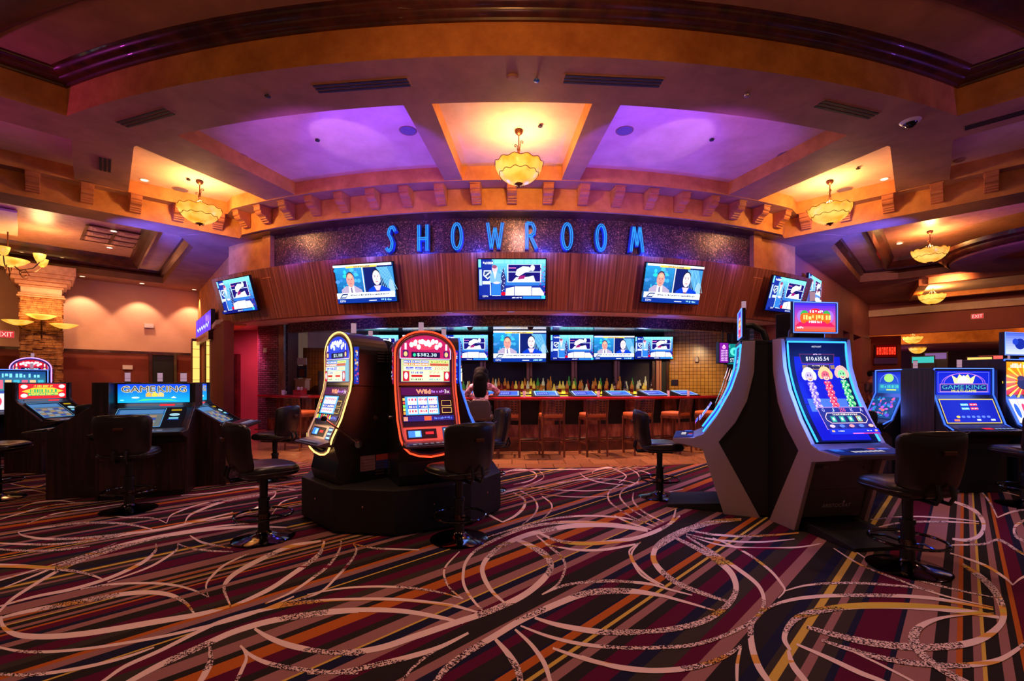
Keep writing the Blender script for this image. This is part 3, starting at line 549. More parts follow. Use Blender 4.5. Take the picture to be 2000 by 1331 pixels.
[(3.552,3.736,3.581,3.764),(3.573,3.499,3.623,3.541),(3.496,3.282,3.541,3.315),(3.429,3.158,3.452,3.173)],
[(3.434,3.158,3.447,3.174),(3.647,3.28,3.683,3.317),(3.881,3.358,3.905,3.38)],
[(6.055,5.981,6.105,6.019),(5.542,5.361,5.61,5.409),(4.976,4.728,5.003,4.745)],
[(4.973,4.719,5.006,4.754),(5.365,4.925,5.439,4.997),(5.757,5.059,5.804,5.102)],
[(5.351,4.762,5.302,4.712),(4.905,4.497,4.865,4.439),(4.523,4.147,4.6,4.198),(4.432,3.945,4.479,3.98)],
[(1.063,4.794,1.074,4.825),(1.135,4.572,1.154,4.625),(1.308,4.332,1.319,4.358)],
[(0.9,4.046,0.906,4.083),(1.199,4.139,1.212,4.206),(1.549,4.501,1.553,4.564),(1.795,5.029,1.789,5.051)],
[(5.9,5.98,5.94,6.02),(6.17,5.908,6.246,5.979),(6.175,5.558,6.214,5.592)]]
# ================================================================ the room
def prism2(mb, poly, z0, z1, side_m=0, bot_m=1):
    k = len(mb.m); mb.prism(poly, z0, z1, side_m); mb.m[k] = bot_m
mir = lambda pts: [(-x, y) for x, y in pts][::-1]
# floor: carpet, with its woven curves, and the stone strip before the bar
fl = MB(); fl.prism(arc(12.74, -50, 50, 60)+[(16, 12.5), (16, -2.5), (-16, -2.5), (-16, 12.5)], -.05, 0, 0)
fl.box((-16, 12.0, -.05), (-7.6, 17, -.003)); fl.box((9.0, 12.0, -.05), (34, 34, -.003)); fl.box((15.9, -2.5, -.05), (30, 12.1, -.003))
def cat(a, b, c, d, t): return [.5*(2*q+(-p+r)*t+(2*p-5*q+4*r-s)*t*t+(-p+3*q-3*r+s)*t**3) for p, q, r, s in zip(a, b, c, d)]
def ribbon(rl, z):
    n = len(rl); pts = []
    for i in range(n-1):
        a, b, c, d = rl[max(0, i-1)], rl[i], rl[i+1], rl[min(n-1, i+2)]
        pts += [cat(a, b, c, d, k/6) for k in range(6)]
    pts.append(rl[-1]); vs = []
    for p in pts: vs += [(p[0], p[1], z), (p[2], p[3], z)]
    fl.add(vs, [(2*i, 2*i+1, 2*i+3, 2*i+2) for i in range(len(pts)-1)], 1)
for i, rl in enumerate(CURVES): ribbon(rl, .0012+.00002*i)
rr = random.Random(3)
for i in range(46):                                  # the pattern carries on outside the traced field
    while True:
        cx, cy = rr.uniform(-13, 13), rr.uniform(-1.5, 9.5)
        if cy < 1.7 or abs(cx) > cy*1.18: break
    a0 = rr.uniform(0, 6.28); a1 = a0+rr.uniform(2.2, 4.8); ra, rb = rr.uniform(.5, 1.2), rr.uniform(.25, .6); th = rr.uniform(.02, .05); ph = rr.uniform(-.3, 1.2); rl = []
    for k in range(11):
        a = a0+(a1-a0)*k/10; t = th*sin(pi*k/10)*.9+.004
        rl.append([cx+cos(ph)*(ra-t)*cos(a)-sin(ph)*(rb-t)*sin(a), cy+sin(ph)*(ra-t)*cos(a)+cos(ph)*(rb-t)*sin(a), cx+cos(ph)*(ra+t)*cos(a)-sin(ph)*(rb+t)*sin(a), cy+sin(ph)*(ra+t)*cos(a)+cos(ph)*(rb+t)*sin(a)])
    ribbon(rl, .0042+.00002*i)
struct(fl, ['carpet', 'curve'], 'floor', 'striped casino carpet with pale curved bands')
ft = MB(); ft.prism(arc(12.74, -50, 50, 60)+arc(5.5, 60, -60, 20), -.06, .002)
struct(ft, 'floortile', 'floor_tile_strip', 'tan stone tile floor in front of the bar')

# ceiling: curved beam, crown moulding and upper panel
dgl = (-.70, -.714)
def ext(p, s, k=1): return (p[0]+k*dgl[0]*s, p[1]+dgl[1]*s)
F = [ext(P(-21.7, 15.4), 7)]+arc(15.4, -21.7, 21.7, 40)+[ext(P(21.7, 15.4), 7, -1)]
BK_ = [ext(P(-23.6, 14.6), 7.5)]+arc(14.6, -23.6, 23.6, 40)+[ext(P(23.6, 14.6), 7.5, -1)]
rb = MB(); prism2(rb, F+BK_[::-1], 4.8, 5.7); struct(rb, ['fascia', 'soffit'], 'trim_1', 'curved plaster ceiling beam with painted-in lit front and shaded underside')
cr = MB(); sweep(cr, F, [(0, 5.15), (-.03, 5.15), (-.04, 5.17), (-.07, 5.178), (-.10, 5.195), (-.11, 5.215), (-.15, 5.225), (-.18, 5.245), (-.19, 5.27), (-.22, 5.275), (-.22, 5.3), (.02, 5.3)])
TN[0] = 1
struct(cr, 'moulding', label='dark wood crown moulding along the curved beam', smooth=True)
up = MB(); up.prism([(x*1.0, y) for x, y in F]+[(10.5, -2.5), (-10.5, -2.5)], 5.28, 5.6); struct(up, 'soffit', 'ceiling', 'taupe upper ceiling panel')
im = MB(); sweep(im, arc(16.12, -40, 40, 50), [(0, 5.3), (0, 5.27), (-.03, 5.25), (-.06, 5.21), (-.10, 5.19), (-.12, 5.15), (-.17, 5.13), (-.6, 5.13), (-.6, 5.3)]); struct(im, 'moulding', label='inner dark wood moulding of the upper ceiling', smooth=True)

# coffers
Kp = (-5.77, 9.77)
CORB = [(Kp[0]-.707*8, Kp[1]-.70*8), Kp]+arc(12.05, -27.6, 27.6, 44)+[(-Kp[0], Kp[1]), (-Kp[0]+.707*8, Kp[1]-.70*8)]
Cc = (-5.80, 9.39); Dd = (-6.93, 8.32)
OUT = [(Dd[0]-.707*7, Dd[1]-.70*7), Dd, Cc]+arc(12.4, -26.5, 26.5, 44)+[(5.80, 9.39), (6.93, 8.32), (6.93+.707*7, 8.32-.70*7)]
bs = MB(); prism2(bs, OUT+CORB[::-1], 4.82, 5.4); struct(bs, ['fascia', 'soffit'], label='plaster drop fascia around the back of the ceiling coffers')
cw = MB(); k0 = len(cw.m); sweep(cw, CORB, [(0, 4.44), (0, 4.9), (.66, 4.9), (.66, 4.44)])
for i, f in enumerate(cw.f[:-2]):
    if i % 4 == 3: cw.m[i] = 1
struct(cw, ['fascia', 'soffit'], label='curved orange plaster wall carrying the corbels')
for t0, t1, lb in ((-5.3, -3.9, 'left of the centre coffer'), (3.9, 5.3, 'right of the centre coffer'), (-22, -18.7, 'left of the left purple coffer'), (18.7, 22, 'right of the right purple coffer')):
    b = MB(); prism2(b, [P(t0, 14.75), P(t1, 14.75), P(t1, 12.3), P(t0, 12.3)], 4.83, 5.4); struct(b, ['fascia', 'soffit'], label='radial plaster beam '+lb)
for s in (-1, 1):
    b = MB(); prism2(b, [(s*5.25, 6.42), (s*6.98, 8.38), (s*7.5, 7.9), (s*5.72, 5.95)], 4.83, 5.4)
    struct(b, ['fascia', 'soffit'], label='diagonal plaster beam beside the %s golden coffer' % ('left' if s < 0 else 'right'))
cc = MB(); cc.prism([(x*.985, y-.1) for x, y in BK_]+[(x, y+.2) for x, y in CORB[::-1]], 5.06, 5.35); struct(cc, 'cream', 'ceiling', 'cream coffer ceiling above the beams')
# wing ceilings with stepped trays
for s in (-1, 1):
    T1 = (-6.66, 9.84); T2 = (-10.8, 14.25); T3 = (-15.2, 9.85); T4 = (-11.06, 5.44)
    far = [(-10.7, 15.7), (-17.7, 8.7)]
    mx = lambda pts: [(-x*s, y) for x, y in pts]
    A_, B_, C_, D_ = Kp, (-6.30, 10.2), (-10.7, 15.7), T2
    w_ = MB()
    prism2(w_, mx([(-4.7, 9.7), (-4.9, 11.2), (-6.6, 11.4), (-10.9, 16.3), (-10.8, 14.25), T1, (-6.4, 9.5), (-5.7, 9.9)]), 4.44, 5.0, 1, 1)
    prism2(w_, mx([T2, (-10.9, 16.3), (-18.2, 9.2), T3]), 4.445, 5.0, 1, 1)
    prism2(w_, mx([T3, (-18.2, 9.2), (-13.6, 3.2), T4]), 4.442, 5.0, 1, 1)
    prism2(w_, mx([(-6.9, 9.55), (-6.2, 9.45), (-5.78, 9.85), (-4.9, 9.32), (-4.9, 10.7), (-7.6, 11.6)]), 4.432, 4.6, 1, 1)
    struct(w_, ['fascia', 'soffit'], label='%s wing soffit around the ceiling tray' % ('left' if s < 0 else 'right'))
    def inset(d):
        c = ((T1[0]+T3[0])/2, (T1[1]+T3[1])/2); ax = (-.684, .729); bx = (-.684, -.729)
        q = []
        L1 = math.dist(T1, T2); L2 = math.dist(T1, T4)
        a1 = ((T2[0]-T1[0])/L1, (T2[1]-T1[1])/L1); a2 = ((T4[0]-T1[0])/L2, (T4[1]-T1[1])/L2)
        for p, u, v in ((T1, 1, 1), (T2, -1, 1), (T3, -1, -1), (T4, 1, -1)):
            q.append((p[0]+d*(a1[0]*u+a2[0]*v), p[1]+d*(a1[1]*u+a2[1]*v)))
        return mx(q)
    t_ = MB()
    def ringwall(d0, d1, z0, z1, mi):       # sloped or flat rim between two insets
        a, b = inset(d0), inset(d1)
        for i in range(4):
            j = (i+1) % 4; t_.add([(*a[i], z0), (*a[j], z0), (*b[j], z1), (*b[i], z1)], [(0, 1, 2, 3)], mi)
    ringwall(0, 0, 4.44, 4.66, 0); ringwall(0, .0, 4.66, 4.66, 1)
    ringwall(-.01, .08, 4.62, 4.66, 1); ringwall(0, .10, 4.66, 4.72, 1); ringwall(.10, .12, 4.72, 4.78, 1)
    ringwall(.12, .62, 4.78, 4.78, 2); ringwall(.62, .66, 4.66, 4.66, 1); ringwall(.62, .62, 4.78, 4.66, 1); ringwall(.66, .72, 4.66, 4.72, 1); ringwall(.72, .80, 4.72, 4.82, 1); ringwall(.80, .84, 4.82, 4.92, 1)
    c4 = inset(.84); t_.add([(x, y, 4.92) for x, y in c4], [(0, 1, 2, 3)], 3)
    struct(t_, ['fascia', 'moulding', 'cream', 'tin'], label='%s wing stepped ceiling tray with dark wood mouldings' % ('left' if s < 0 else 'right'))
# pressed-tin panels and scroll frames on the left tray ceiling
tp = thing('tin_ceiling_panel', 'pressed tin ceiling panel grid in the left tray', 'ceiling panel', (-9.1, 11.6, 4.9), R(46.8)); tp.scale = (1.2, 1.2, 1)
g = MB()
for i in range(5):
    for j in range(3):
        x, y = -1.0+i*.42, -.55+j*.42
        g.box((x, y, -.012), (x+.38, y+.38, .012)); g.box((x+.05, y+.05, -.024), (x+.33, y+.33, -.01)); g.box((x+.1, y+.1, -.034), (x+.28, y+.28, -.02))
g.build('tin_panel', 'tin', tp, bevel=.006)
g = MB()
for i in range(6): g.box((-1.04+i*.42, -.6, -.03), (-1.0+i*.42, .72, -.014))
for j in range(4): g.box((-1.04, -.59+j*.42, -.03), (1.1, -.56+j*.42, -.014))
g.build('scroll_frame', 'bronze', tp)
fp = MB(); fp.box((-1.6, -1.1, -.05), (1.6, 1.1, .0)); o = fp.build('framed_ceiling_panel', 'cream', None, mat=None, bevel=.01)
o.location = (-12.0, 9.0, 4.9); o.rotation_euler = (0, 0, R(46.8)); tag(o, 'smooth cream raised panel on the left tray ceiling beside the tin panels', 'ceiling panel')

dk = MB(); sweep(dk, arc(12.0, -28, 28, 50), [(0, 4.425), (0, 4.45), (.34, 4.45), (.34, 4.425)]); struct(dk, 'moulding', label='dark strip standing in for shade under the corbel wall')  # shade on the underside, painted as a thin dark strip
# walls
def wallseg(a, b, z0, z1, m, name, label, t=.2, uv=False):
    a = Vector(a); b = Vector(b); d = (b-a).normalized(); n = Vector((-d.y, d.x))*t; mb = MB()
    mb.prism([tuple(a), tuple(b), tuple(b+n), tuple(a+n)], z0, z1)
    f = (lambda v: ((Vector(v[:2])-a).dot(d), v[2])) if uv else None
    return struct(mb, m, name, label, uvw=f)
# band of mosaic with painted returns, wood fascia and its soffit
mo = MB(); sweep(mo, arc(11.7, -25.3, 25.3, 50), [(0, 3.6), (0, 4.46), (.2, 4.46), (.2, 3.6)]); struct(mo, 'mosaic', 'wall_mosaic', 'dark mosaic band behind the sign')
for s in (-1, 1):
    q = MB(); sweep(q, arc(11.72, s*25.3, s*32.9, 10)[::s], [(0, 3.55), (0, 4.46), (.2, 4.46), (.2, 3.55)]); q.box((-.12, 0, 3.55), (.12, .12, 4.46), 0, Tr(*P(s*25.6, 11.8), 0, R(s*25.6)))
    struct(q, 'fascia', 'wall_pilaster_left' if s < 0 else 'wall_pilaster_right', 'orange painted wall beside the mosaic band')
wb = MB(); sweep(wb, arc(11.57, -35.6, 35.6, 72), [(0, 2.74), (-.28, 3.74), (-.26, 3.755), (.0, 3.755), (.12, 2.74)]); struct(wb, 'band', label='bowed striped veneer fascia over the bar', uvw=lambda v: (math.atan2(v[0], CY-v[1])*11.7, v[2]))
sf = MB(); sweep(sf, arc(11.53, -35.4, 35.4, 60), [(0, 2.75), (0, 2.82), (.75, 2.82), (.75, 2.75)]); struct(sf, 'cream', label='pale underside of the veneer fascia')
hd = MB(); sweep(hd, arc(10.86, -28.5, 29.5, 50), [(0, 2.53), (0, 2.8), (.12, 2.8), (.12, 2.53)]); struct(hd, 'mosaic', label='mosaic header over the bar opening')
# side wings
LW0, LW1 = (-6.42, 10.64), (-10.7, 15.7)
wallseg(LW0, LW1, 2.72, 4.46, 'fascia', 'wall_left_wing', 'painted wall running back from the fascia on the left', -.25)
wallseg((-6.42, 10.64), (-6.75, 11.03), 0, 2.8, 'brownwall', 'wall_left_pier', 'red-brown pier under the left end of the fascia', .2)
wallseg((-6.9, 11.0), LW1, 0, 2.75, 'brownwall', 'wall_left_wing_lower', 'red-brown lower wall on the left wing', .03)
for nm, z0, z1, m, lb in (('wall_left', 2.34, 4.46, 'beige', 'beige upper wall at the left washed by downlights'), ('wall_left_lower', 0, 2.30, 'brownwall', 'red-brown lower wall at the left')):
    wallseg((-10.7, 15.7), (-18.4, 8.0), z0, z1, m, nm, lb, -.2)
bl = MB(); sweep(bl, [(-10.62, 15.7), (-18.4, 7.92)], [(0, 2.28), (0, 2.36), (.05, 2.36), (.05, 2.28)]); struct(bl, 'moulding', label='dark chair rail between the two wall colours')
wallseg((10.7, 15.7), (6.5, 11.6), 3.1, 4.46, 'rosewall', 'wall_right_wing', 'rose-brown wall running back on the right', .001) if False else None
RW0, RW1 = (6.42, 10.64), (14.2, 18.3)
wallseg(RW1, RW0, 3.05, 4.46, 'rosewall', 'wall_right_wing', 'rose-brown wall running back on the right', -.25)
rw = MB()
d = Vector((RW1[0]-RW0[0], RW1[1]-RW0[1])).normalized(); n_ = Vector((.7, -.71))
def rwp(s, o=0): return (RW0[0]+d.x*s-d.y*-o*0+(-d.y)*o, RW0[1]+d.y*s+d.x*o)
for s0, s1, o0 in ((0, 2.2, 0), (3.3, 4.2, .0), (5.0, 5.9, 0), (6.9, 7.6, .0), (9.2, 11.2, 0)):
    rw.prism([rwp(s0), rwp(s1), rwp(s1, .5), rwp(s0, .5)], 0, 3.1)
struct(rw, 'rosewall', 'wall_right_piers', 'rose-brown wall piers under the right wing wall')
rwb = MB(); rwb.prism([rwp(0, .5), rwp(11.2, .5), rwp(11.2, .7), rwp(0, .7)], 0, 3.1); struct(rwb, 'brownwall', 'wall_right_recess', 'dark red-brown recess wall behind the right piers')
wallseg((14.2, 18.3), (19.5, 13.0), 3.23, 4.46, 'rosewall', 'wall_right', 'rose-brown header wall at the right', .3)
f = MB(); f.prism([(10.4, 14.2), (10.6, 16.5), (14.3, 19.0), (20.4, 13.0), (17.2, 10.4)], 4.446, 4.7); struct(f, 'soffit', 'ceiling', 'taupe ceiling before the right header wall')
# far gaming room beyond the right header
f = MB(); prism2(f, [(14.0, 18.2), (19.5, 12.7), (34, 20), (34, 33), (14, 33)], 3.95, 4.2, 0, 0)
struct(f, 'cream', 'ceiling', 'cream ceiling of the far room')
f = MB(); f.prism([(16.4, 23.0), (27, 15.6), (27.3, 16.0), (16.7, 23.4)], 3.15, 4.0); struct(f, 'fascia', label='orange drop fascia in the far room')
f = MB(); f.prism([(16.5, 23.2), (27, 15.8), (33, 22), (24, 33)], 3.14, 3.3); struct(f, 'soffit', label='taupe lower ceiling in the far room')
wallseg((14.2, 18.6), (17.0, 30), 0, 4.0, 'brownwall', 'wall_far_left', 'dark red wall at the left of the far room', .2)
wallseg((16, 30), (34, 21), 0, 4.0, 'darkwall', 'wall_far', 'dark wall at the back of the far room', .2)
wallseg((15.0, 19.35), (16.0, 18.95), 0, 3.3, 'brownwall', 'wall_far_return', 'red return wall in the far room', .2)
# bar enclosure
wallseg((-5.9, 13.5), (4.6, 13.5), 0, 2.9, 'darkwall', 'wall_bar_back', 'dark wall behind the bar', .15)
ci = MB(); ci.prism([P(-29, 10.9), *arc(10.9, -28, 29, 30), (6.4, 14), (-6.2, 14)], 2.8, 2.9); struct(ci, plain('dark_gloss_ceiling', (.55, .58, .62), .16, .9), 'ceiling', 'dark glossy ceiling over the bar')
wallseg((4.45, 13.5), (6.3, 12.6), 0, 2.85, 'goldtile', 'wall_bar_right', 'gold tiled wall at the right of the bar', .15, True)
wallseg((5.9, 12.9), (6.6, 11.2), 0, 2.85, 'darkwall', 'wall_bar_right_end', 'dark blue wall at the right end of the bar', .15)
wallseg((-5.85, 12.9), (-3.9, 13.2), 0, 2.35, 'browntile', 'wall_bar_left', 'brown tiled wall at the left of the bar', .15, True)
wallseg((-5.85, 13.2), (-3.9, 13.45), 2.35, 2.85, 'cream', 'wall_bar_left_upper', 'cream wall above the brown tiles', .1)
wallseg((-5.45, 11.2), (-5.75, 12.4), 0, 2.85, 'mosaic', 'wall_bar_left_column', 'blue lit mosaic column at the left of the bar', .12)
wallseg((-6.2, 11.25), (-5.5, 10.98), 0, 2.8, 'weave', 'wall_woven_left', 'woven textured panel left of the bar', .12, True)
wallseg((-7.9, 12.6), (-6.85, 12.4), 0, 2.8, 'rosewall', 'wall_niche_left', 'rose wall with service door left of the bar', .15)
wallseg((-6.85, 12.4), (-6.2, 11.25), 0, 2.8, 'rosewall', 'wall_niche_return', 'rose return wall beside the woven panel', .12)
wallseg((5.75, 10.95), (6.6, 11.3), 0, 2.8, 'weave', 'wall_woven_right', 'woven textured panel right of the bar', .12, True)
tc = MB(); tc.box((-.06, -.05, 0), (.06, .05, 2.8)); o = struct(tc, 'stool', label='dark wood post at the left end of the bar opening'); o.location = (-5.46, 10.95, 0)
nc = MB(); nc.prism([(-6.3, 10.6), (-5.2, 10.95), (-6.0, 13.2), (-8.7, 13.2), (-7.2, 11.2)], 2.79, 2.9); struct(nc, 'cream', 'ceiling', 'cream ceiling of the left niche')
nc = MB(); nc.prism([(5.4, 10.9), (6.5, 10.6), (7.4, 11.6), (7.0, 13.2), (6.2, 13.2)], 2.79, 2.9); struct(nc, 'cream', 'ceiling', 'cream ceiling right of the bar')
# doors
def door(n, loc, rz, w, h, label):
    o = thing('door_%d' % n, label, 'door', loc, rz); o['kind'] = 'structure'
    a = MB(); a.box((-w/2, -.03, 0), (w/2, .03, h)); a.build('door_leaf', 'blackmat', o)
    a = MB(); a.box((-w/2-.09, -.07, 0), (-w/2, .05, h+.09)); a.box((w/2, -.07, 0), (w/2+.09, .05, h+.09)); a.box((-w/2, -.07, h), (w/2, .05, h+.09)); a.build('door_frame', 'moulding', o, bevel=.01)
    a = MB(); a.cyl((w/2-.1, -.09, 1.0), (w/2-.1, -.03, 1.0), .02); a.cyl((w/2-.2, -.09, 1.0), (w/2-.08, -.09, 1.0), .012); a.build('door_handle', 'steel', o)
door(1, (-7.62, 12.5, 0), R(-11), .34, 2.06, 'narrow dark service door in the rose wall left of the bar')
door(2, (-11.35, 14.98, 0), R(45), .55, 2.25, 'dark doorway in the red-brown wall at the left')
door(3, (4.30, 13.38, 0), 0, .32, 2.35, 'dark doorway between the bottle shelves and the gold tiles')
# curved stack-stone pillar
pi_ = thing('stone_pillar', 'stacked stone pillar with stepped gold cornice at the left', 'pillar', (-12.6, 12.35, 0), R(45))
a = MB(); rr = random.Random(5); z = 0
while z < 3.62:
    h = rr.uniform(.035, .085)
    for sx, dx in ((0, 1), (1, 1), (2, 1), (3, 1)):
        x = -.5
        while x < .5:
            wd = rr.uniform(.12, .34); x2 = min(.5, x+wd); dd = rr.uniform(0, .05)
            a.box((x, -.5-dd, z), (x2-.008, -.4, z+h-.007), 0, Matrix.Rotation(pi/2*sx, 4, 'Z')); x = x2
    z += h
a.box((-.47, -.47, 0), (.47, .47, 3.6), 1); a.build('stone_shaft', ['stone', 'blackmat'], pi_, bevel=.006)
a = MB()
for k, (q, z0, z1) in enumerate(((.60, 3.60, 3.64), (.57, 3.64, 3.70), (.55, 3.86, 3.92), (.64, 3.92, 4.02), (.74, 4.02, 4.12), (.82, 4.12, 4.22), (.86, 4.22, 4.44))): a.box((-q, -q, z0), (q, q, z1))
a.build('cornice', 'tin', pi_, bevel=.02)
a = MB(); a.box((-.5, -.5, 3.70), (.5, .5, 3.86)); a.build('frieze', 'cream', pi_); pi_.scale = (.76, .76, 1)
a = MB()
# ================================================================ ceiling fittings
ORD = ['first', 'second', 'third', 'fourth', 'fifth', 'sixth', 'seventh', 'eighth', 'ninth', 'tenth', 'eleventh', 'twelfth', 'thirteenth', 'fourteenth', 'fifteenth', 'sixteenth', 'seventeenth', 'eighteenth', 'nineteenth', 'twentieth']
def ordn(i):
    if i < 20: return ORD[i]
    t = {2: 'twenty', 3: 'thirty', 4: 'forty', 5: 'fifty', 6: 'sixty', 7: 'seventy', 8: 'eighty'}[(i+1)//10]
    return {2: 'twentieth', 3: 'thirtieth', 4: 'fortieth', 5: 'fiftieth', 6: 'sixtieth', 7: 'seventieth', 8: 'eightieth'}[(i+1)//10] if (i+1) % 10 == 0 else t+'-'+ORD[(i+1) % 10-1]
# corbels
cprof = [(0, 0), (-.34, 0), (-.34, -.085), (-.30, -.10), (-.31, -.13), (-.27, -.165), (-.20, -.18), (-.17, -.20), (-.17, -.225), (-.13, -.235), (-.13, -.26), (-.09, -.27), (-.09, -.30), (0, -.30)]
def corbel0():
    a = MB(); a.side(cprof, -.085, .085); a.box((-.095, -.36, -.005), (.095, 0, .02)); o = a.build('corbel', 'corb', None, bevel=.006, mat=Matrix.Diagonal((1, .78, .9, 1))); return o
M['corb'] = mottle('corbel_plaster', S(170, 98, 58), S(206, 128, 78), 4, .5)
cb = None
spots = [(P(t*2.95, 12.06), R(t*2.95), None) for t in range(-9, 10)]
i = 0
for (x, y), rz, _ in spots:
    lb = 'stepped plaster corbel on the curved wall, %s from its left end' % ordn(i); i += 1
    if cb is None: cb = corbel0(); o = cb
    else: o = cb.copy(); COL.objects.link(o)
    o.location = (x, y, 4.80); o.rotation_euler = (0, 0, rz); tag(o, lb, 'corbel', 'plaster corbels under the coffer beams')
for s in (-1, 1):
    for k in range(7):
        q = .42+k*.66; x = s*(5.77+.707*q); y = 9.77-.70*q
        o = cb.copy(); COL.objects.link(o); o.location = (x, y, 4.80); o.rotation_euler = (0, 0, R(s*-45)+0)
        o.rotation_euler = (0, 0, R(-s*45))
        tag(o, 'stepped plaster corbel on the %s diagonal wall, %s from the inner corner' % ('left' if s < 0 else 'right', ordn(k)), 'corbel', 'plaster corbels under the coffer beams')
# chandeliers
def chandelier(label, loc, drop=.62, sc_=1.0, group='alabaster bowl chandeliers'):
    t = thing('bowl_chandelier', label, 'chandelier', loc, random.uniform(0, 1), group)
    rz = -drop; Rb = .345*sc_
    a = MB(); a.lathe([(.001, 0), (.05, 0), (.062, -.02), (.05, -.05), (.02, -.075), (.001, -.08)], 20); a.build('canopy', 'bronze', t, smooth=True)
    a = MB(); a.cyl((0, 0, -.07), (0, 0, rz+.14), .009); a.lathe([(.001, -.28), (.018, -.29), (.022, -.31), (.016, -.335), (.001, -.34)], 12, 0, Tr(0, 0, .02)); a.build('stem', 'bronze', t, smooth=True)
    a = MB()
    for k in range(3):
        th = k*2*pi/3+.4; a.tube([(.012*cos(th), .012*sin(th), -.30), (.03*cos(th), .03*sin(th), -.38), (.06*cos(th), .06*sin(th), rz+.10), (Rb*.55*cos(th), Rb*.55*sin(th), rz-.03)], .0065, 6)
    a.build('rods', 'bronze', t, smooth=True)
    for k, (zz, sg) in enumerate(((-.17, 1), (-.24, -1))):
        pts = [(sg*(.01+.0), 0, zz-.10), (sg*.025, 0, zz-.04)]+[(sg*(.05+.028*(1-j/14)*cos(pi-j*.55)), 0, zz+.028*(1-j/14)*sin(pi-j*.55)) for j in range(13)]
        a = MB(); a.tube(pts, .006, 6); a.build('scroll', 'bronze', t, smooth=True)
    prof = [(.001, -.285), (.06, -.28), (.13, -.262), (.20, -.225), (.26, -.175), (.305, -.115), (.335, -.05), (.345, .0), (.338, .004), (.325, -.05), (.29, -.12), (.22, -.19), (.12, -.24), (.001, -.26)]
    wv = lambda a_, j, r, z: (r*sc_*(1+.018*cos(12*a_)*(z+.3)/.3), rz+z*sc_+.012*cos(12*a_)*max(0, (z+.2)/.2))
    a = MB(); a.lathe(prof, 72, 0, None, wv); a.build('glass_bowl', 'bowl', t, smooth='all')
    for r0, z0 in ((.352, -.004), (.285, -.150)):
        a = MB(); a.tube([(r0*sc_*(1+.018*cos(12*u))*cos(u), r0*sc_*(1+.018*cos(12*u))*sin(u), rz+z0*sc_+.012*cos(12*u)) for u in [2*pi*i/72 for i in range(72)]], .005, 6, closed=True); a.build('metal_band', 'bronze', t, smooth=True)
    a = MB(); a.lathe([(.001, -.33), (.012, -.32), (.02, -.305), (.05, -.29), (.06, -.28), (.001, -.275)], 16, 0, Tr(0, 0, rz))
    for k in range(6):
        th = k*pi/3; c = (cos(th), sin(th)); a.tube([((.055+.022*cos(j*.6))*c[0], (.055+.022*cos(j*.6))*c[1], rz-.295+.022*sin(j*.6)+.012) for j in range(11)], .004, 5)
    a.build('finial', 'bronze', t, smooth=True)
    lamp('POINT', (loc[0], loc[1], loc[2]-drop+.10), WARM, 75, .07)
    lamp('SPOT', (loc[0], loc[1], loc[2]-drop-.36), WARM, 16, .12, (loc[0], loc[1], 0), 150, .9)
    return t
chandelier('amber bowl chandelier hanging in the centre golden coffer', (.10, 6.70, 5.06), .50)
chandelier('amber bowl chandelier hanging in the left golden coffer', (-5.68, 8.38, 5.06), .50)
chandelier('amber bowl chandelier hanging in the right golden coffer', (5.78, 8.38, 5.06), .50)
chandelier('nearer of the two amber bowl chandeliers in the right wing', (9.75, 10.75, 4.92), .45)
chandelier('farther amber bowl chandelier in the right wing, over the playing card machines', (13.4, 14.7, 4.78), .62)
chandelier('upper amber bowl chandelier seen past the right header wall', (17.3, 19.9, 3.95), .62)
chandelier('lower amber bowl chandelier seen past the right header wall', (20.5, 23.3, 3.85), .75)
# second tray of the right wing and the round tray
t2 = MB(); t2.prism([(12.4, 13.7), (14.1, 15.9), (17.6, 12.4), (15.9, 10.2)], 4.40, 4.46); struct(t2, 'cream', 'ceiling', 'cream panel of the farther right ceiling tray')
t2 = MB(); sweep(t2, [(12.3, 13.6), (14.1, 16.0), (17.8, 12.4), (16.0, 10.0), (12.3, 13.6)], [(0, 4.26), (0, 4.46), (.22, 4.46), (.22, 4.26)]); struct(t2, 'fascia', label='orange rim of the farther right ceiling tray')
rt = MB(); rt.lathe([(1.15, .18), (1.15, 0), (1.9, 0), (1.95, .18)], 64, 0, Tr(12.3, 10.2, 4.27)); struct(rt, 'soffit', label='round ceiling ring at the far right', smooth=True)
rt = MB(); rt.lathe([(1.96, .0), (2.02, .05), (2.04, .12), (2.12, .16), (2.14, .24)], 64, 0, Tr(12.3, 10.2, 4.30)); struct(rt, 'moulding', label='dark moulding around the round ceiling ring', smooth=True)
rt = MB(); rt.lathe([(.0, .0), (1.2, .0)], 48, 0, Tr(12.3, 10.2, 4.44)); struct(rt, 'fascia', label='orange dome of the round ceiling ring', smooth=True)
# slot diffusers, speakers, cans, sprinklers
def vent(label, loc, rz, L=1.15, W=.16, rx=0):
    t = thing('air_vent', label, 'air vent', loc, rz, 'linear ceiling vents', rx)
    a = MB(); a.box((-L/2, -W/2, -.006), (L/2, W/2, .0)); a.build('vent_frame', 'soffit', t)
    for k in range(3):
        y = -W/2+W*(k+.5)/3; a = MB(); a.box((-L/2+.02, y-W*.10, -.012), (L/2-.02, y+W*.10, -.004)); a.build('vent_slot', 'blackmat', t)
vent('linear ceiling vent in the curved beam, left of centre', (-1.72, 5.28, 4.8), R(-6.5))
vent('linear ceiling vent in the curved beam, right of centre', (1.14, 5.20, 4.8), R(4))
vent('linear ceiling vent at the left end of the curved beam', (-4.72, 5.93, 4.8), R(-19.5), .95)
vent('linear ceiling vent at the right end of the curved beam', (4.18, 5.75, 4.8), R(16.5), .95)
vent('linear ceiling vent in the diagonal beam at the far right edge', (6.33, 5.9, 4.8), R(-45), .8)
vent('short slotted vent in the diagonal beam left of the golden coffer', (-6.42, 7.27, 4.828), R(-48.5), .62, .16)
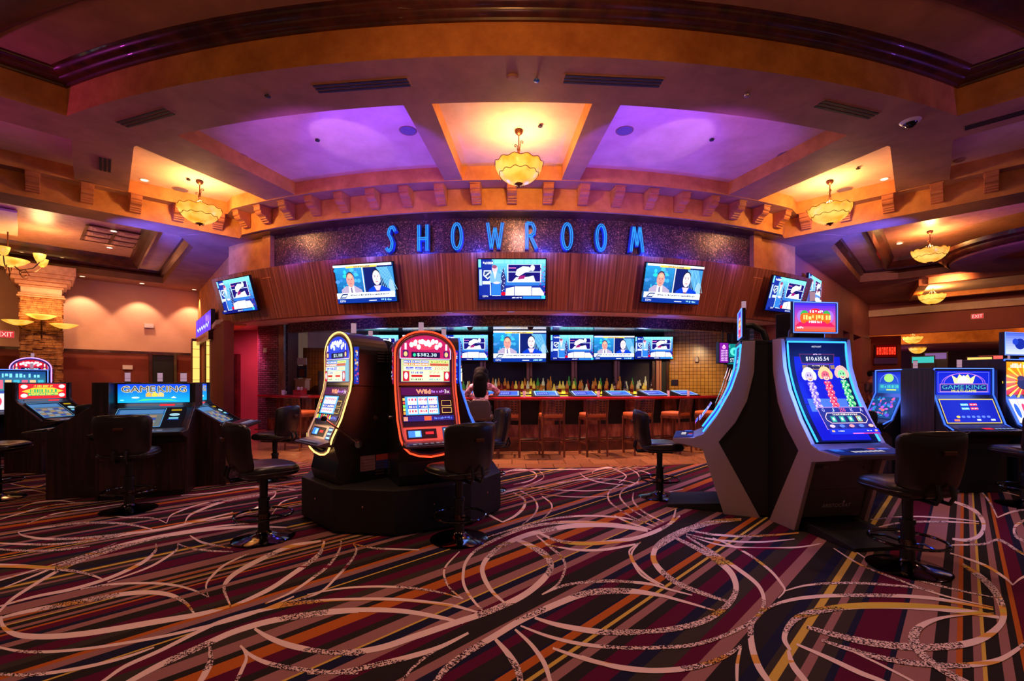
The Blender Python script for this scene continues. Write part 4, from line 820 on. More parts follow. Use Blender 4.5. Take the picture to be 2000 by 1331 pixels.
def ceilspk(label, x, y):
    t = thing('ceiling_speaker', label, 'ceiling speaker', (x, y, 5.058), 0, 'round ceiling speakers')
    a = MB(); a.lathe([(.115, 0), (.125, -.008), (.13, 0)], 28); a.build('speaker_rim', 'soffit', t, smooth=True)
    a = MB(); a.lathe([(.001, -.006), (.115, -.005)], 28); a.build('speaker_grille', plain('speaker_grille_grey', (.16, .13, .2), .6), t)
for px, py, lb in ((467, 305, 'round speaker near the left edge of the left purple coffer'), (797, 255, 'round speaker near the right edge of the left purple coffer'), (1220, 255, 'round speaker near the left edge of the right purple coffer'), (1535, 302, 'round speaker near the right edge of the right purple coffer'), (352, 370, 'round speaker in the left golden coffer'), (1650, 370, 'round speaker in the right golden coffer')):
    D = 3.66*900/(746-py); ceilspk(lb, (px-1000)/900*D, D)
def can(label, x, y, z, m='can_light', r=.055, up=False):
    t = thing('recessed_light', label, 'recessed light', (x, y, z), 0, 'recessed downlights')
    a = MB(); a.lathe([(r, -.001), (r*1.25, -.008), (r*1.4, 0)], 24); a.build('trim_ring', 'white', t, smooth=True)
    a = MB(); a.lathe([(.001, -.003), (r, -.003)], 24); a.build('lens', m, t)
def canpx(label, px, py, z, m='can_light', r=.055):
    D = (z-1.4)*900/(746-py); can(label, (px-1000)/900*D, D, z, m, r)
canpx('bright recessed light left of the left golden coffer', 158, 322, 5.058)
canpx('bright recessed light in the left golden coffer', 282, 352, 5.058)
canpx('bright recessed light in the right golden coffer', 1727, 350, 5.058)
canpx('recessed light on the left tray ceiling, nearer one', 222, 452, 4.86)
canpx('recessed light on the left tray ceiling, farther one', 214, 484, 4.86)
canpx('recessed light on the right tray ceiling behind the chandelier', 1757, 476, 4.9)
for i, t in enumerate((.2, 1.55, 2.9, 4.3, 5.7)):
    can('recessed wall washer over the beige wall, %s from the corner' % ORD[i], -10.7-.7071*t+.36, 15.7-.7071*t-.36, 4.44)
for px, py, w_ in ((718, 613, 'left of the centre fascia television'), (878, 611, 'just left of centre'), (998, 609, 'at the centre'), (1147, 609, 'just right of centre'), (1290, 616, 'under the right fascia television')):
    canpx('dim recessed light in the fascia underside, '+w_, px, py, 2.748, 'can_dim', .07)
def small(name, label, cat, px, py, z, prof, m, grp=None):
    D = (z-1.4)*900/(746-py); a = MB(); a.lathe(prof, 16); o = a.build(name, m, None, smooth=True); o.location = ((px-1000)/900*D, D, z); tag(o, label, cat, grp)
spr = [(.001, -.035), (.03, -.03), (.035, -.02), (.012, -.015), (.012, 0)]
for px, py, lb in ((620, 272, 'sprinkler head in the left purple coffer'), (1055, 244, 'sprinkler head beside the centre chandelier'), (1390, 271, 'sprinkler head in the right purple coffer'), (368, 349, 'sprinkler head in the left golden coffer'), (1676, 327, 'sprinkler head in the right golden coffer')):
    small('sprinkler_head', lb, 'sprinkler', px, py, 5.058, spr, 'black', 'ceiling sprinkler heads')
small('sprinkler_head', 'sprinkler head under the left part of the curved beam', 'sprinkler', 523, 185, 4.798, spr, 'black')
small('sprinkler_head', 'sprinkler head under the right part of the curved beam', 'sprinkler', 1459, 183, 4.798, spr, 'steel')
small('sensor_dome', 'small blue sensor dome under the curved beam at centre', 'sensor', 1048, 154, 4.798, spr, plain('blue_plastic', (.02, .12, .4), .3))
small('smoke_detector', 'round flat cover under the curved beam at centre', 'smoke detector', 1001, 151, 4.798, [(.001, -.02), (.05, -.018), (.07, 0)], 'soffit')
small('smoke_detector', 'round flat cover in the coffer at the far right', 'smoke detector', 1874, 313, 5.05, [(.001, -.02), (.06, -.018), (.08, 0)], 'soffit')
t = thing('security_camera', 'dome security camera under the right end of the curved beam', 'security camera', (5.15, 6.0, 4.8))
D = 3.4*900/(746-237); t.location = (778/900*D, D, 4.8)
a = MB(); a.lathe([(.075, -.03), (.10, -.02), (.115, 0)], 28); a.build('camera_ring', 'white', t, smooth=True)
a = MB(); a.lathe([(.001, -.085), (.03, -.08), (.06, -.055), (.075, -.02)], 28); a.build('camera_dome', 'gloss', t, smooth=True)

# ================================================================ pictures on screens
def K(r, g, b): return srgb(r, g, b)
def dashes(A, u0, v, u1, h, col):        # print too small to read
    r = random.Random(int(u0*999)); u = u0
    while u < u1:
        d = h*r.uniform(.3, .75); A.rect(u, v+(0 if r.random() < .8 else h*.3), u+d, v+h*r.choice((1, 1, .7)), col); A.w -= A.st; u += d+h*r.choice((.22, .22, .6))
    A.w += A.st
def pic_split(A, w, h):
    X = lambda a: a*w; Y = lambda b: b*h
    A.rect(0, 0, w, h, K(8, 70, 150)); A.grad(0, Y(.1), X(.5), h, K(10, 60, 140), K(40, 150, 215))
    r = random.Random(2)
    for i in range(26):
        u = r.uniform(.02, .44); v = r.uniform(.3, .9); A.disc(X(u), Y(v), X(r.uniform(.01, .05)), Y(r.uniform(.01, .06)), K(20+r.randint(0, 60), 110+r.randint(0, 100), 200+r.randint(0, 40)), 8)
    A.rect(X(.505), Y(.12), w, h, K(6, 20, 96))
    A.poly([(X(.72), Y(.9)), (w, Y(.9)), (w, Y(.2)), (X(.9), Y(.3))], K(60, 140, 200))
    for i in range(9): A.line([(X(.74+.02*i), Y(.9)), (X(.8+.03*i), Y(.3))], X(.006), K(150, 220, 245))
    A.disc(X(.95), Y(.3), X(.05), Y(.28), K(150, 190, 220))
    # left head and shoulders
    A.poly([(X(.07), Y(.1)), (X(.09), Y(.36)), (X(.17), Y(.45)), (X(.33), Y(.45)), (X(.44), Y(.34)), (X(.47), Y(.1))], K(176, 160, 190))
    A.poly([(X(.21), Y(.1)), (X(.22), Y(.46)), (X(.31), Y(.46)), (X(.33), Y(.1))], K(238, 238, 248)); A.poly([(X(.255), Y(.12)), (X(.25), Y(.4)), (X(.275), Y(.42)), (X(.29), Y(.12))], K(120, 110, 150))
    A.disc(X(.265), Y(.66), X(.068), Y(.16), K(60, 40, 56)); A.disc(X(.265), Y(.60), X(.068), Y(.185), K(226, 150, 140)); A.disc(X(.268), Y(.70), X(.04), Y(.05), K(240, 180, 150))
    for e in (.24, .29): A.disc(X(e), Y(.62), X(.009), Y(.012), K(90, 50, 60), 8)
    A.line([(X(.245), Y(.51)), (X(.285), Y(.51))], Y(.018), K(170, 80, 100)); A.line([(X(.266), Y(.6)), (X(.268), Y(.55))], X(.008), K(200, 120, 120))
    # right head and shoulders
    A.poly([(X(.53), Y(.1)), (X(.56), Y(.33)), (X(.65), Y(.42)), (X(.80), Y(.42)), (X(.92), Y(.33)), (X(.95), Y(.1))], K(10, 60, 200)); A.poly([(X(.66), Y(.43)), (X(.72), Y(.2)), (X(.78), Y(.43))], K(225, 200, 220)); A.poly([(X(.69), Y(.3)), (X(.72), Y(.1)), (X(.75), Y(.3))], K(70, 20, 110))
    A.disc(X(.72), Y(.72), X(.066), Y(.13), K(26, 30, 60)); A.disc(X(.72), Y(.63), X(.066), Y(.19), K(250, 216, 220))
    for e in (.695, .745): A.disc(X(e), Y(.66), X(.010), Y(.012), K(70, 50, 90), 8); A.line([(X(e-.014), Y(.69)), (X(e+.014), Y(.69))], Y(.01), K(90, 70, 90))
    A.line([(X(.70), Y(.53)), (X(.742), Y(.53))], Y(.02), K(200, 110, 130)); A.line([(X(.72), Y(.64)), (X(.722), Y(.575))], X(.008), K(220, 160, 180))
    A.rect(X(.488), Y(.1), X(.505), Y(.93), K(236, 240, 250))
    A.rect(0, Y(.94), w, h, K(245, 240, 248)); A.rect(X(.22), Y(.915), X(.75), Y(.965), K(250, 210, 90)); dashes(A, X(.36), Y(.925), X(.62), Y(.033), K(60, 60, 120))
    A.rect(0, Y(.12), w, Y(.27), K(244, 250, 255)); A.poly([(X(.04), Y(.13)), (X(.10), Y(.25)), (X(.2), Y(.25)), (X(.15), Y(.13))], K(40, 60, 120)); A.poly([(X(.07), Y(.16)), (X(.11), Y(.22)), (X(.18), Y(.22)), (X(.15), Y(.16))], K(220, 235, 250))
    dashes(A, X(.24), Y(.185), X(.9), Y(.042), K(30, 40, 90))
    A.rect(0, 0, w, Y(.12), K(10, 50, 150)); A.text('ESPN', X(.09), Y(.03), Y(.055), K(240, 245, 255)); A.rect(X(.55), Y(.04), X(.68), Y(.06), K(230, 240, 255)); dashes(A, X(.76), Y(.035), X(.93), Y(.05), K(150, 220, 250))
def pic_studio(A, w, h):
    X = lambda a: a*w; Y = lambda b: b*h
    A.rect(0, 0, w, h, K(14, 40, 150)); A.grad(X(.2), Y(.35), w, h, K(30, 100, 200), K(110, 210, 230))
    for a, b in ((.24, .38), (.4, .47), (.49, .54), (.56, .67), (.69, .77), (.79, .86), (.88, .99)): A.rect(X(a), Y(.9), X(b), h, K(130, 236, 236))
    A.rect(X(.01), Y(.35), X(.05), Y(.75), K(170, 200, 245)); A.rect(X(.0), Y(.8), X(.04), h, K(120, 210, 250)); A.rect(X(.06), Y(.86), X(.22), Y(.97), K(20, 40, 150)); dashes(A, X(.07), Y(.88), X(.2), Y(.06), K(235, 240, 255))
    A.poly([(X(.08), Y(.73)), (X(.19), Y(.73)), (X(.2), Y(.6)), (X(.135), Y(.5)), (X(.07), Y(.6))], K(220, 232, 255)); A.poly([(X(.095), Y(.70)), (X(.175), Y(.70)), (X(.185), Y(.61)), (X(.135), Y(.54)), (X(.085), Y(.61))], K(40, 60, 120)); A.line([(X(.1), Y(.58)), (X(.17), Y(.68))], X(.02), K(220, 232, 255))
    A.poly([(X(.31), Y(.4)), (X(.37), Y(.8)), (X(.41), Y(.5)), (X(.38), Y(.2)), (X(.33), Y(.2))], K(40, 40, 110))
    for i in range(18): A.disc(X(.355+.03*sin(i*2.3)), Y(.22+.032*i), X(.008), Y(.012), K(200, 210, 250), 6)
    # presenter
    A.poly([(X(.19), Y(.04)), (X(.195), Y(.4)), (X(.33), Y(.4)), (X(.335), Y(.04))], K(40, 120, 230)); A.poly([(X(.16), Y(.42)), (X(.175), Y(.62)), (X(.215), Y(.70)), (X(.28), Y(.70)), (X(.33), Y(.62)), (X(.345), Y(.40))], K(120, 176, 214)); A.poly([(X(.22), Y(.7)), (X(.245), Y(.5)), (X(.275), Y(.7))], K(225, 245, 250))
    A.disc(X(.245), Y(.77), X(.042), Y(.085), K(246, 190, 200)); A.disc(X(.24), Y(.82), X(.036), Y(.045), K(150, 70, 110)); A.disc(X(.27), Y(.42), X(.05), Y(.03), K(246, 210, 224))
    A.rect(X(.06), Y(.38), X(.18), Y(.46), K(225, 240, 240)); A.rect(X(.17), Y(.1), X(.185), Y(.38), K(210, 236, 255))
    # monitor with a player holding a cup
    A.rect(X(.43), Y(.43), X(.935), Y(.88), K(210, 236, 250)); A.rect(X(.445), Y(.45), X(.92), Y(.87), K(20, 16, 110)); A.rect(X(.445), Y(.68), X(.92), Y(.70), K(200, 210, 250)); A.rect(X(.45), Y(.78), X(.56), Y(.80), K(250, 120, 190))
    A.poly([(X(.55), Y(.62)), (X(.57), Y(.75)), (X(.66), Y(.83)), (X(.75), Y(.82)), (X(.8), Y(.74)), (X(.7), Y(.68)), (X(.6), Y(.58))], K(246, 250, 244)); A.disc(X(.805), Y(.79), X(.033), Y(.075), K(250, 252, 244))
    A.poly([(X(.5), Y(.45)), (X(.56), Y(.56)), (X(.7), Y(.56)), (X(.82), Y(.6)), (X(.85), Y(.45))], K(250, 248, 250)); A.poly([(X(.58), Y(.5)), (X(.62), Y(.6)), (X(.7), Y(.6)), (X(.68), Y(.52))], K(150, 30, 110)); A.disc(X(.74), Y(.62), X(.04), Y(.05), K(10, 20, 80))
    for i in range(20): A.disc(X(.95+.04*sin(i*1.7)), Y(.15+.035*i), X(.012), Y(.016), (K(190, 60, 150) if i % 2 else K(60, 40, 110)), 6)
    # desk
    A.poly([(X(.4), Y(.1)), (X(.41), Y(.28)), (X(.53), Y(.32)), (X(.53), Y(.1))], K(248, 250, 244)); A.rect(X(.54), Y(.1), X(.79), Y(.33), K(252, 255, 246)); A.poly([(X(.8), Y(.1)), (X(.8), Y(.3)), (X(.92), Y(.3)), (X(.98), Y(.16)), (X(.98), Y(.1))], K(246, 250, 240))
    A.rect(X(.0), Y(.36), w, Y(.37), K(40, 110, 210)) if 0 else None
    A.disc(X(.37), Y(.145), X(.036), Y(.045), K(230, 10, 40)); A.rect(0, 0, w, Y(.1), K(8, 20, 110)); A.text('ESPN', X(.1), Y(.06), Y(.045), K(240, 245, 255)); A.rect(X(.2), Y(.09), X(.33), Y(.105), K(235, 245, 255))
    A.rect(X(.66), Y(.02), X(.93), Y(.08), K(40, 130, 220)); A.rect(X(.94), Y(.02), w, Y(.1), K(60, 200, 230)); dashes(A, X(.5), Y(.03), X(.63), Y(.035), K(220, 230, 255))
def television(label, loc, rz, w, h, pic, tilt=0, group=None, arm=.12, hi='tv'):
    t = thing('television', label, 'television', loc, rz, group, tilt)
    a = MB(); a.box((-w/2-.018, 0, -h/2-.022), (w/2+.018, .05, h/2+.018)); a.build('casing', 'gloss', t, bevel=.005)
    A = Art(plane((-w/2, -.001, -h/2), (1, 0, 0), (0, 0, 1)), .0007); pic(A, w, h); A.build('screen', hi, t)
    a = MB(); a.box((-.2, .05, -.12), (.2, .05+arm*.4, .12)); a.box((-.1, .05, -.05), (.1, .05+arm, .05)); a.build('wall_bracket', 'black', t)
    lamp('AREA', (0, 0, 0), (.35, .55, 1), 5*w*h, tgt=None, sx=w*.9, sy=h*.9)
    l = COL.objects[-1]; l.parent = t; l.location = (0, -.03, 0); l.rotation_euler = (R(90), 0, 0)
    return t
for px, lb, pic in ((469, 'tilted television at the left end of the veneer fascia', pic_studio), (717, 'tilted television on the fascia between the left end and the centre', pic_split), (1000, 'television at the centre of the veneer fascia', pic_studio), (1310, 'tilted television on the fascia right of the centre', pic_split), (1529, 'tilted television at the right end of the veneer fascia', pic_studio)):
    th = thpx(px, 11.84); x, y = P(th, 11.84+.07)
    television(lb, (x, y, 3.24), R(th), 1.20, .70, pic, R(15.6), 'televisions on the fascia')
television('television on the rose wall running back at the right', (7.62, 11.62, 3.66), R(44.5), 1.25, .74, pic_studio, R(4))
for px, lb, pic, Yd, w_ in ((737, 'bar television half hidden between the slot machines', pic_studio, 13.0, 1.2), (829, 'bar television hidden behind the red slot machine', pic_split, 13.0, 1.2), (911, 'bar television right of the red slot machine', pic_studio, 13.0, 1.21), (1015, 'largest bar television at the centre', pic_split, 12.5, 1.42), (1117, 'first bar television right of the large one', pic_studio, 13.0, 1.2), (1199, 'second bar television right of the large one', pic_split, 13.05, 1.13), (1277, 'last bar television at the right end of the row', pic_studio, 13.1, 1.06)):
    television(lb, ((px-1000)/900*Yd, Yd, 2.36), 0, w_, w_*.59, pic, R(5), 'televisions behind the bar', .3)

# ================================================================ neon sign
sg = thing('neon_sign', 'blue SHOWROOM neon letters on the mosaic band', 'sign', (0, 0, 0))
STR = {'S': [[(.9, .82), (.7, 1), (.35, .95), (.2, .72), (.45, .55), (.62, .35), (.5, .1), (.2, .02), (.0, .15)]], 'H': [[(.1, 0), (.1, 1)], [(.9, 0), (.9, 1)], [(.1, .46), (.9, .46)]],
       'O': [[(.5+.42*cos(i*pi/10), .5+.5*sin(i*pi/10)) for i in range(21)]], 'W': [[(0, 1), (.25, 0), (.5, .8), (.75, 0), (1, 1)]], 'R': [[(.1, 0), (.1, 1)], [(.1, 1), (.6, .98), (.8, .8), (.75, .6), (.5, .5), (.15, .48)], [(.45, .48), (.95, 0)]], 'M': [[(0, 0), (.25, 1), (.5, .25), (.75, 1), (1, 0)]]}
for ch, px, hz in zip('SHOWROOM', (765, 827, 894, 966, 1038, 1106, 1173, 1242), (0,)*8):
    th = thpx(px, 11.78); x, y = P(th, 11.78); Mx = Tr(x, y, 3.83, R(th)); h = .46; wd = {'W': .27, 'M': .24, 'O': .2, 'S': .19}.get(ch, .2)
    a = MB()
    for st in STR[ch]:
        for (p, q), (r, s) in zip(st, st[1:]):
            dx, dz = (r-p)*wd, (s-q)*h; l = math.hypot(dx, dz); ang = math.atan2(dz, dx)
            mm = Mx @ Matrix.Translation(((p-.5)*wd, 0, q*h)) @ Matrix.Rotation(-ang, 4, 'Y'); a.box((-.018, -.03, -.034), (l+.018, .05, .034), 0, mm)
    L_ = a.build('letter', plain('blue_letter_metal', (.02, .10, .5), .3), sg)
    for off in (-.017, .017):
        a = MB()
        for st in STR[ch]:
            for (p, q), (r, s) in zip(st, st[1:]):
                dx, dz = (r-p)*wd, (s-q)*h; l = math.hypot(dx, dz); nx, nz = -dz/l*off, dx/l*off
                a.tube([(Mx @ Vector(((p-.5)*wd+nx, -.045, q*h+nz))), (Mx @ Vector(((r-.5)*wd+nx, -.045, s*h+nz)))], .010, 6)
        a.build('neon_tube', 'neon_letter', L_)
for t in (-13, -8, -3, 3, 8, 13): lamp('POINT', (*P(t, 11.98), 3.80), (.03, .08, 1), 24, .04)
for t in (-22, -17, 17, 22): lamp('POINT', (*P(t, 11.98), 3.80), (.08, .05, 1), 10, .04)
# ================================================================ the bar
def Pl(th, r): return P(th, r)
t = thing('bar_counter', 'curved bar counter with red top and streaked stone front', 'bar counter', (0, 0, 0))
a = MB(); sweep(a, arc(11.0, -33.5, 31, 60), [(0, 1.03), (-.02, 1.05), (-.02, 1.075), (0, 1.09), (.62, 1.09), (.62, 1.03)]); a.build('counter_top', 'red_top', t, smooth=True)
a = MB(); sweep(a, arc(10.86, -33, 31, 60), [(.16, .0), (.16, 1.04), (.46, 1.04), (.46, 0)]); a.build('counter_core', 'blackmat', t)
for i in range(13):
    th = -30.5+i*4.9; a = MB(); sweep(a, arc(10.80, th-.85, th+.85, 3), [(0, .30), (0, 1.03), (.12, 1.03), (.12, .30)]); a.build('stone_pier', 'granite', t, bevel=.008)
a = MB(); sweep(a, arc(10.84, -33, 31, 60), [(0, .22), (.0, .52), (.14, .52), (.14, .22)]); a.build('lower_panel', 'granite', t)
a = MB(); sweep(a, arc(10.98, -33, 31, 60), [(0, 0), (0, .20), (.3, .20), (.3, 0)]); a.build('plinth', 'moulding', t)
a = MB(); a.tube([(*p, .27) for p in arc(11.13, -33, 31, 60)], .022, 8)
for i in range(14): p = P(-31+i*4.9, 11.13); q = P(-31+i*4.9, 10.95); a.cyl((*p, .27), (*q, .2), .014, None, 8)
a.build('foot_rail', 'chrome', t, smooth=True)
# gaming screens let into the counter
def pic_bar(A, w, h, c=0):
    A.grad(0, 0, w, h, K(60, 60, 190), K(40, 150, 220) if c else K(70, 60, 190)); A.rect(w*.08, h*.2, w*.62, h*.8, K(20, 40, 150)); A.rect(w*.66, h*.2, w*.94, h*.8, K(50, 100, 210))
    for i in range(5): A.rect(w*(.1+.1*i), h*.3, w*(.18+.1*i), h*.7, K(120, 130, 230))
    A.frame(0, 0, w, h, h*.06, K(190, 220, 255))
names = [('beside the grey coat', 905), ('in front of the person', 950), ('behind the second woven stool', 992), ('left of the third woven stool', 1066), ('right of the third woven stool', 1140), ('behind the fifth woven stool', 1208), ('behind the sixth woven stool', 1278), ('at the right end of the counter', 1336), ('at the far left of the counter', 660)]
for i, (lb, px) in enumerate(names):
    th = thpx(px, 10.72); t = thing('bar_top_game', 'slanted glowing game screen in the red counter, '+lb, 'bar top game', (*P(th, 10.72), 1.088), R(th), 'game screens along the counter')
    a = MB(); a.side([(-.20, 0), (.24, 0), (.24, .115), (.20, .12), (-.20, .02)], -.27, .27); a.build('housing', 'black', t, bevel=.006)
    A = Art(plane((-.23, -.165, .031), (1, 0, 0), (0, .97, .242)), .0006); pic_bar(A, .46, .34, i % 2); A.build('screen', 'art', t)
# woven-back stools
def bar_stool():
    t = thing('bar_stool', 'x', 'bar stool', (0, 0, 0), 0, 'woven-back stools along the bar')
    W, D = .40, .38
    for x in (-W/2, W/2):
        a = MB(); a.box((x-.02, .16, 0), (x+.02, .20, .74)); a.build('leg', 'stool', t, bevel=.005)
        a = MB(); a.tube([(x, -.22, 0), (x, -.20, .4), (x, -.19, .74), (x, -.24, 1.06)], .021, 4); a.build('back_post', 'stool', t)
    for z, y0, y1 in ((.22, -.21, .18),):
        for x in (-W/2, W/2): a = MB(); a.box((x-.012, y0, z), (x+.012, y1, z+.035)); a.build('stretcher', 'stool', t)
    for y, z in ((-.21, .34), (.18, .26)): a = MB(); a.box((-W/2, y-.012, z), (W/2, y+.012, z+.035)); a.build('stretcher', 'stool', t)
    a = MB(); a.box((-W/2-.02, -.20, .68), (W/2+.02, .21, .735)); a.build('seat_frame', 'stool', t, bevel=.006)
    a = MB(); a.rbox((0, .01, .765), (W+.04, D+.05, .09), e=.3); a.build('seat_cushion', 'tan', t, smooth='all')
    a = MB()
    for k in range(6): x = -W/2+.045+k*(W-.09)/5; a.tube([(x, -.195, .80), (x, -.215, .92), (x, -.238, 1.05)], .014, 4)
    for k in range(6): z = .82+k*.046; y = -.198-.04*(k/5)**1.3; a.box((-W/2, y-.009, z-.013), (W/2, y+.009, z+.013))
    a.build('woven_back', 'stool', t)
    return t
st0 = None
for i, (px, yaw, lb) in enumerate(((588, 0, 'woven-back bar stool behind the gold-trimmed slot machine'), (993, 0, 'woven-back bar stool nearest the right side of the seated person'), (1076, 2, 'woven-back bar stool, second to the right of the seated person'), (1159, 4, 'woven-back bar stool, third to the right of the seated person'), (1246, 6, 'woven-back bar stool directly behind the chair with the blue-lit seat'), (1320, 22, 'turned woven-back bar stool showing its orange seat at the right'), (1385, 26, 'last woven-back bar stool at the right end of the bar'))):
    th = thpx(px, 11.52); p = P(th, 11.52)
    if st0 is None: st0 = bar_stool(); o = st0; o.location = (*p, 0); o.rotation_euler = (0, 0, R(th+yaw)); o['label'] = lb
    else: dup(st0, (*p, 0), R(th+yaw), lb)
# two grey high-back stools beside and under the person
def grey_stool(label, px, yaw=0):
    th = thpx(px, 11.5); t = thing('high_stool', label, 'bar stool', (*P(th, 11.5), 0), R(th+yaw), 'grey upholstered stools at the bar')
    for x in (-.19, .19):
        for y in (-.2, .17): a = MB(); a.tube([(x*1.05, y*1.05, 0), (x, y, .68)], .018, 6); a.build('leg', 'black', t)
    a = MB(); a.rbox((0, 0, .73), (.44, .42, .11), e=.3); a.build('seat', 'greypanel', t, smooth='all')
    a = MB(); a.rbox((0, -.20, .88), (.40, .06, .38), e=.35); a.build('backrest', 'greypanel', t, smooth='all')
grey_stool('grey high-back bar stool left of the seated person', 906); grey_stool('grey high-back bar stool under the seated person', 940)
# back bar with bottles
t = thing('back_bar', 'stepped back bar shelf lit amber under the bottles', 'back bar', (0, 12.85, 0))
a = MB(); a.box((-3.7, 0, 0), (4.05, .45, 1.02)); a.build('cabinet_body', 'moulding', t)
a = MB(); a.box((-3.7, -.02, 1.02), (4.05, .2, 1.05)); a.box((-3.7, .2, 1.02), (4.05, .45, 1.13)); a.build('shelf_top', 'blackmat', t)
a = MB(); a.box((-3.7, -.012, .985), (4.05, -.002, 1.045)); a.box((-3.7, .19, 1.055), (4.05, .199, 1.125)); a.build('light_strip', 'under_bottle', t)
for i, px in enumerate((943, 1033, 1120, 1203, 1284)):
    X = (px-1000)/900*13.35; a = MB(); a.box((X-.07, 13.22, 1.1), (X+.01, 13.36, 2.3)); a.box((X+.03, 13.26, 1.1), (X+.09, 13.36, 2.3)); pass
    m_ = a.build('mullion_post', plain('pale_wood_post', S(176, 110, 84), .4), None, bevel=.005); tag(m_, 'pale wooden post on the dark back wall, %s from the left' % ORD[i], 'post', 'wooden posts behind the bottles')
def bottle_mesh(k):
    pr = [[(.001, 0), (.036, 0), (.038, .01), (.038, .17), (.03, .20), (.014, .235), (.013, .29)], [(.001, 0), (.042, 0), (.044, .01), (.044, .13), (.036, .165), (.015, .19), (.014, .25)], [(.001, 0), (.032, 0), (.034, .01), (.036, .20), (.016, .25), (.013, .33)], [(.001, 0), (.05, 0), (.052, .02), (.046, .1), (.02, .16), (.015, .22)]][k]
    a = MB(); a.lathe(pr, 14); r = pr[-1][0]; zt = pr[-1][1]
    return a, zt, pr
nb = 82; rr = random.Random(11); protos = {}
for i in range(nb):
    k = rr.choice((0, 0, 1, 2, 3)); c = rr.choice((0, 0, 0, 1, 2, 2, 3, 4, 4, 5)); row = i % 2
    if 44 < i < 62: c = rr.choice((1, 1, 4, 0, 3, 2))
    X = -3.45+i*(7.35/(nb-1))+rr.uniform(-.02, .02); Y = 12.95 if row else 13.16; Z = 1.05 if row else 1.13
    if (k, c) not in protos:
        a, zt, pr = bottle_mesh(k); o = a.build('spirit_bottle', BOT[c], None, smooth=True)
        q = MB(); q.cyl((0, 0, zt-.005), (0, 0, zt+.03), .015, .014, 10); cp = q.build('stopper', 'black', o)
        q = MB(); rl = pr[2][0]+.0012; q.lathe([(rl, .045), (rl, .12)], 14) if k != 3 else q.lathe([(.0535, .025), (.0535, .06)], 14); q.build('paper_label', plain('bottle_label', rr.choice((S(226, 206, 170), S(170, 30, 24), S(30, 26, 26), S(220, 170, 60))), .6), o)
        protos[(k, c)] = o
    else: o = dup(protos[(k, c)])
    o.scale = (1.2, 1.2, 1.3); o.location = (X, Y, Z); o.rotation_euler = (0, 0, rr.uniform(-.6, .6)-pi/2)
    tag(o, '%s %s on the %s shelf, %s bottle from the left' % (('amber', 'green', 'clear', 'dark', 'yellow', 'red')[c], ('straight-sided spirit bottle', 'stout spirit bottle', 'tall slim bottle', 'round flask bottle')[k], 'lower' if row else 'upper', ordn(i)), 'bottle', 'bottles on the back bar')
# things on the counter and the bar's left end
def oncounter(px, r=10.75): th = thpx(px, r); return P(th, r)
def glass(label, x, y, z, h=.12, r=.032, m='tumbler'):
    a = MB(); a.lathe([(.001, .004), (r*.8, 0), (r, h), (r*.92, h), (r*.74, .008), (.001, .008)], 16); o = a.build('drinking_glass', m, None, smooth=True); o.location = (x, y, z); return tag(o, label, 'glass', 'glasses on the counter')
for px, lb in ((1168, 'clear glass on the counter between two game screens'), (1306, 'clear glass on the counter left of the last game screen'), (1345, 'clear glass at the right of the counter'), (1024, 'clear glass on the counter just right of the centre')):
    glass(lb, *oncounter(px, 10.93), 1.091)
t = thing('napkin_caddy', 'red plastic bar caddy at the left end of the counter', 'caddy', (*oncounter(586, 10.7), 1.09), R(-28))
a = MB(); a.box((-.14, -.08, 0), (.14, .08, .02)); a.box((-.14, -.08, 0), (-.13, .08, .12)); a.box((.13, -.08, 0), (.14, .08, .12)); a.box((-.14, .07, 0), (.14, .08, .16)); a.box((-.005, -.08, 0), (.005, .08, .12)); a.box((-.14, -.08, 0), (.14, -.07, .08)); a.build('tray', 'red_top', t)
a = MB(); [a.cyl((x, 0, .02), (x+.01, 0, .19), .008) for x in (-.09, -.06, -.03, .03, .07)]; a.build('straws', 'white', t)
a = MB(); a.lathe([(.001, 0), (.035, 0), (.045, .11), (.04, .11), (.03, .01)], 20); a.tube([(.04, 0, .09), (.075, 0, .08), (.07, 0, .03), (.036, 0, .02)], .007, 6); o = a.build('mug', 'white', None, smooth=True); o.location = (*oncounter(553, 10.75), 1.09); tag(o, 'pale mug on the left end of the red counter', 'mug')
t = thing('coffee_machine', 'stainless steel coffee machine behind the left end of the bar', 'coffee machine', (-4.55, 12.2, 0), R(-6))
a = MB(); a.box((-.55, -.3, 0), (.7, .35, .95)); a.build('base_cabinet', 'steel', t, bevel=.01)
a = MB(); a.box((-.5, -.22, .95), (.65, .3, 1.68)); a.build('casing', 'steel', t, bevel=.02)
a = MB(); a.box((-.06, -.235, 1.34), (.62, -.22, 1.62)); a.build('black_panel', 'gloss', t); a = MB(); a.box((.02, -.25, .98), (.60, -.22, 1.28)); a.build('steel_door', 'chrome', t, bevel=.01)
A = Art(plane((.2, -.237, 1.40), (1, 0, 0), (0, 0, 1))); A.line([(0, .05), (.06, .12), (.14, .10), (.2, .13)], .015, K(220, 200, 210)); A.line([(.05, .03), (.12, .08), (.2, .06)], .015, K(220, 200, 210)); A.build('panel_mark', 'print', t)
t = thing('counter_shelf', 'small pale shelf fixed under a framed picture left of the bar', 'shelf', (-5.35, 11.75, 1.18), R(-10))
a = MB(); a.box((-.16, -.12, .26), (.18, .1, .3)); a.box((-.13, -.1, 0), (.15, .1, .26)); a.build('shelf_body', plain('pale_cupboard', S(226, 176, 130), .5), t, bevel=.01)
t = thing('framed_picture', 'small framed picture with an arch on the blue mosaic column', 'picture', (-5.33, 11.66, 1.50), R(-10))
a = MB(); a.box((-.12, 0, 0), (.14, .03, .3)); a.build('frame', 'black', t)
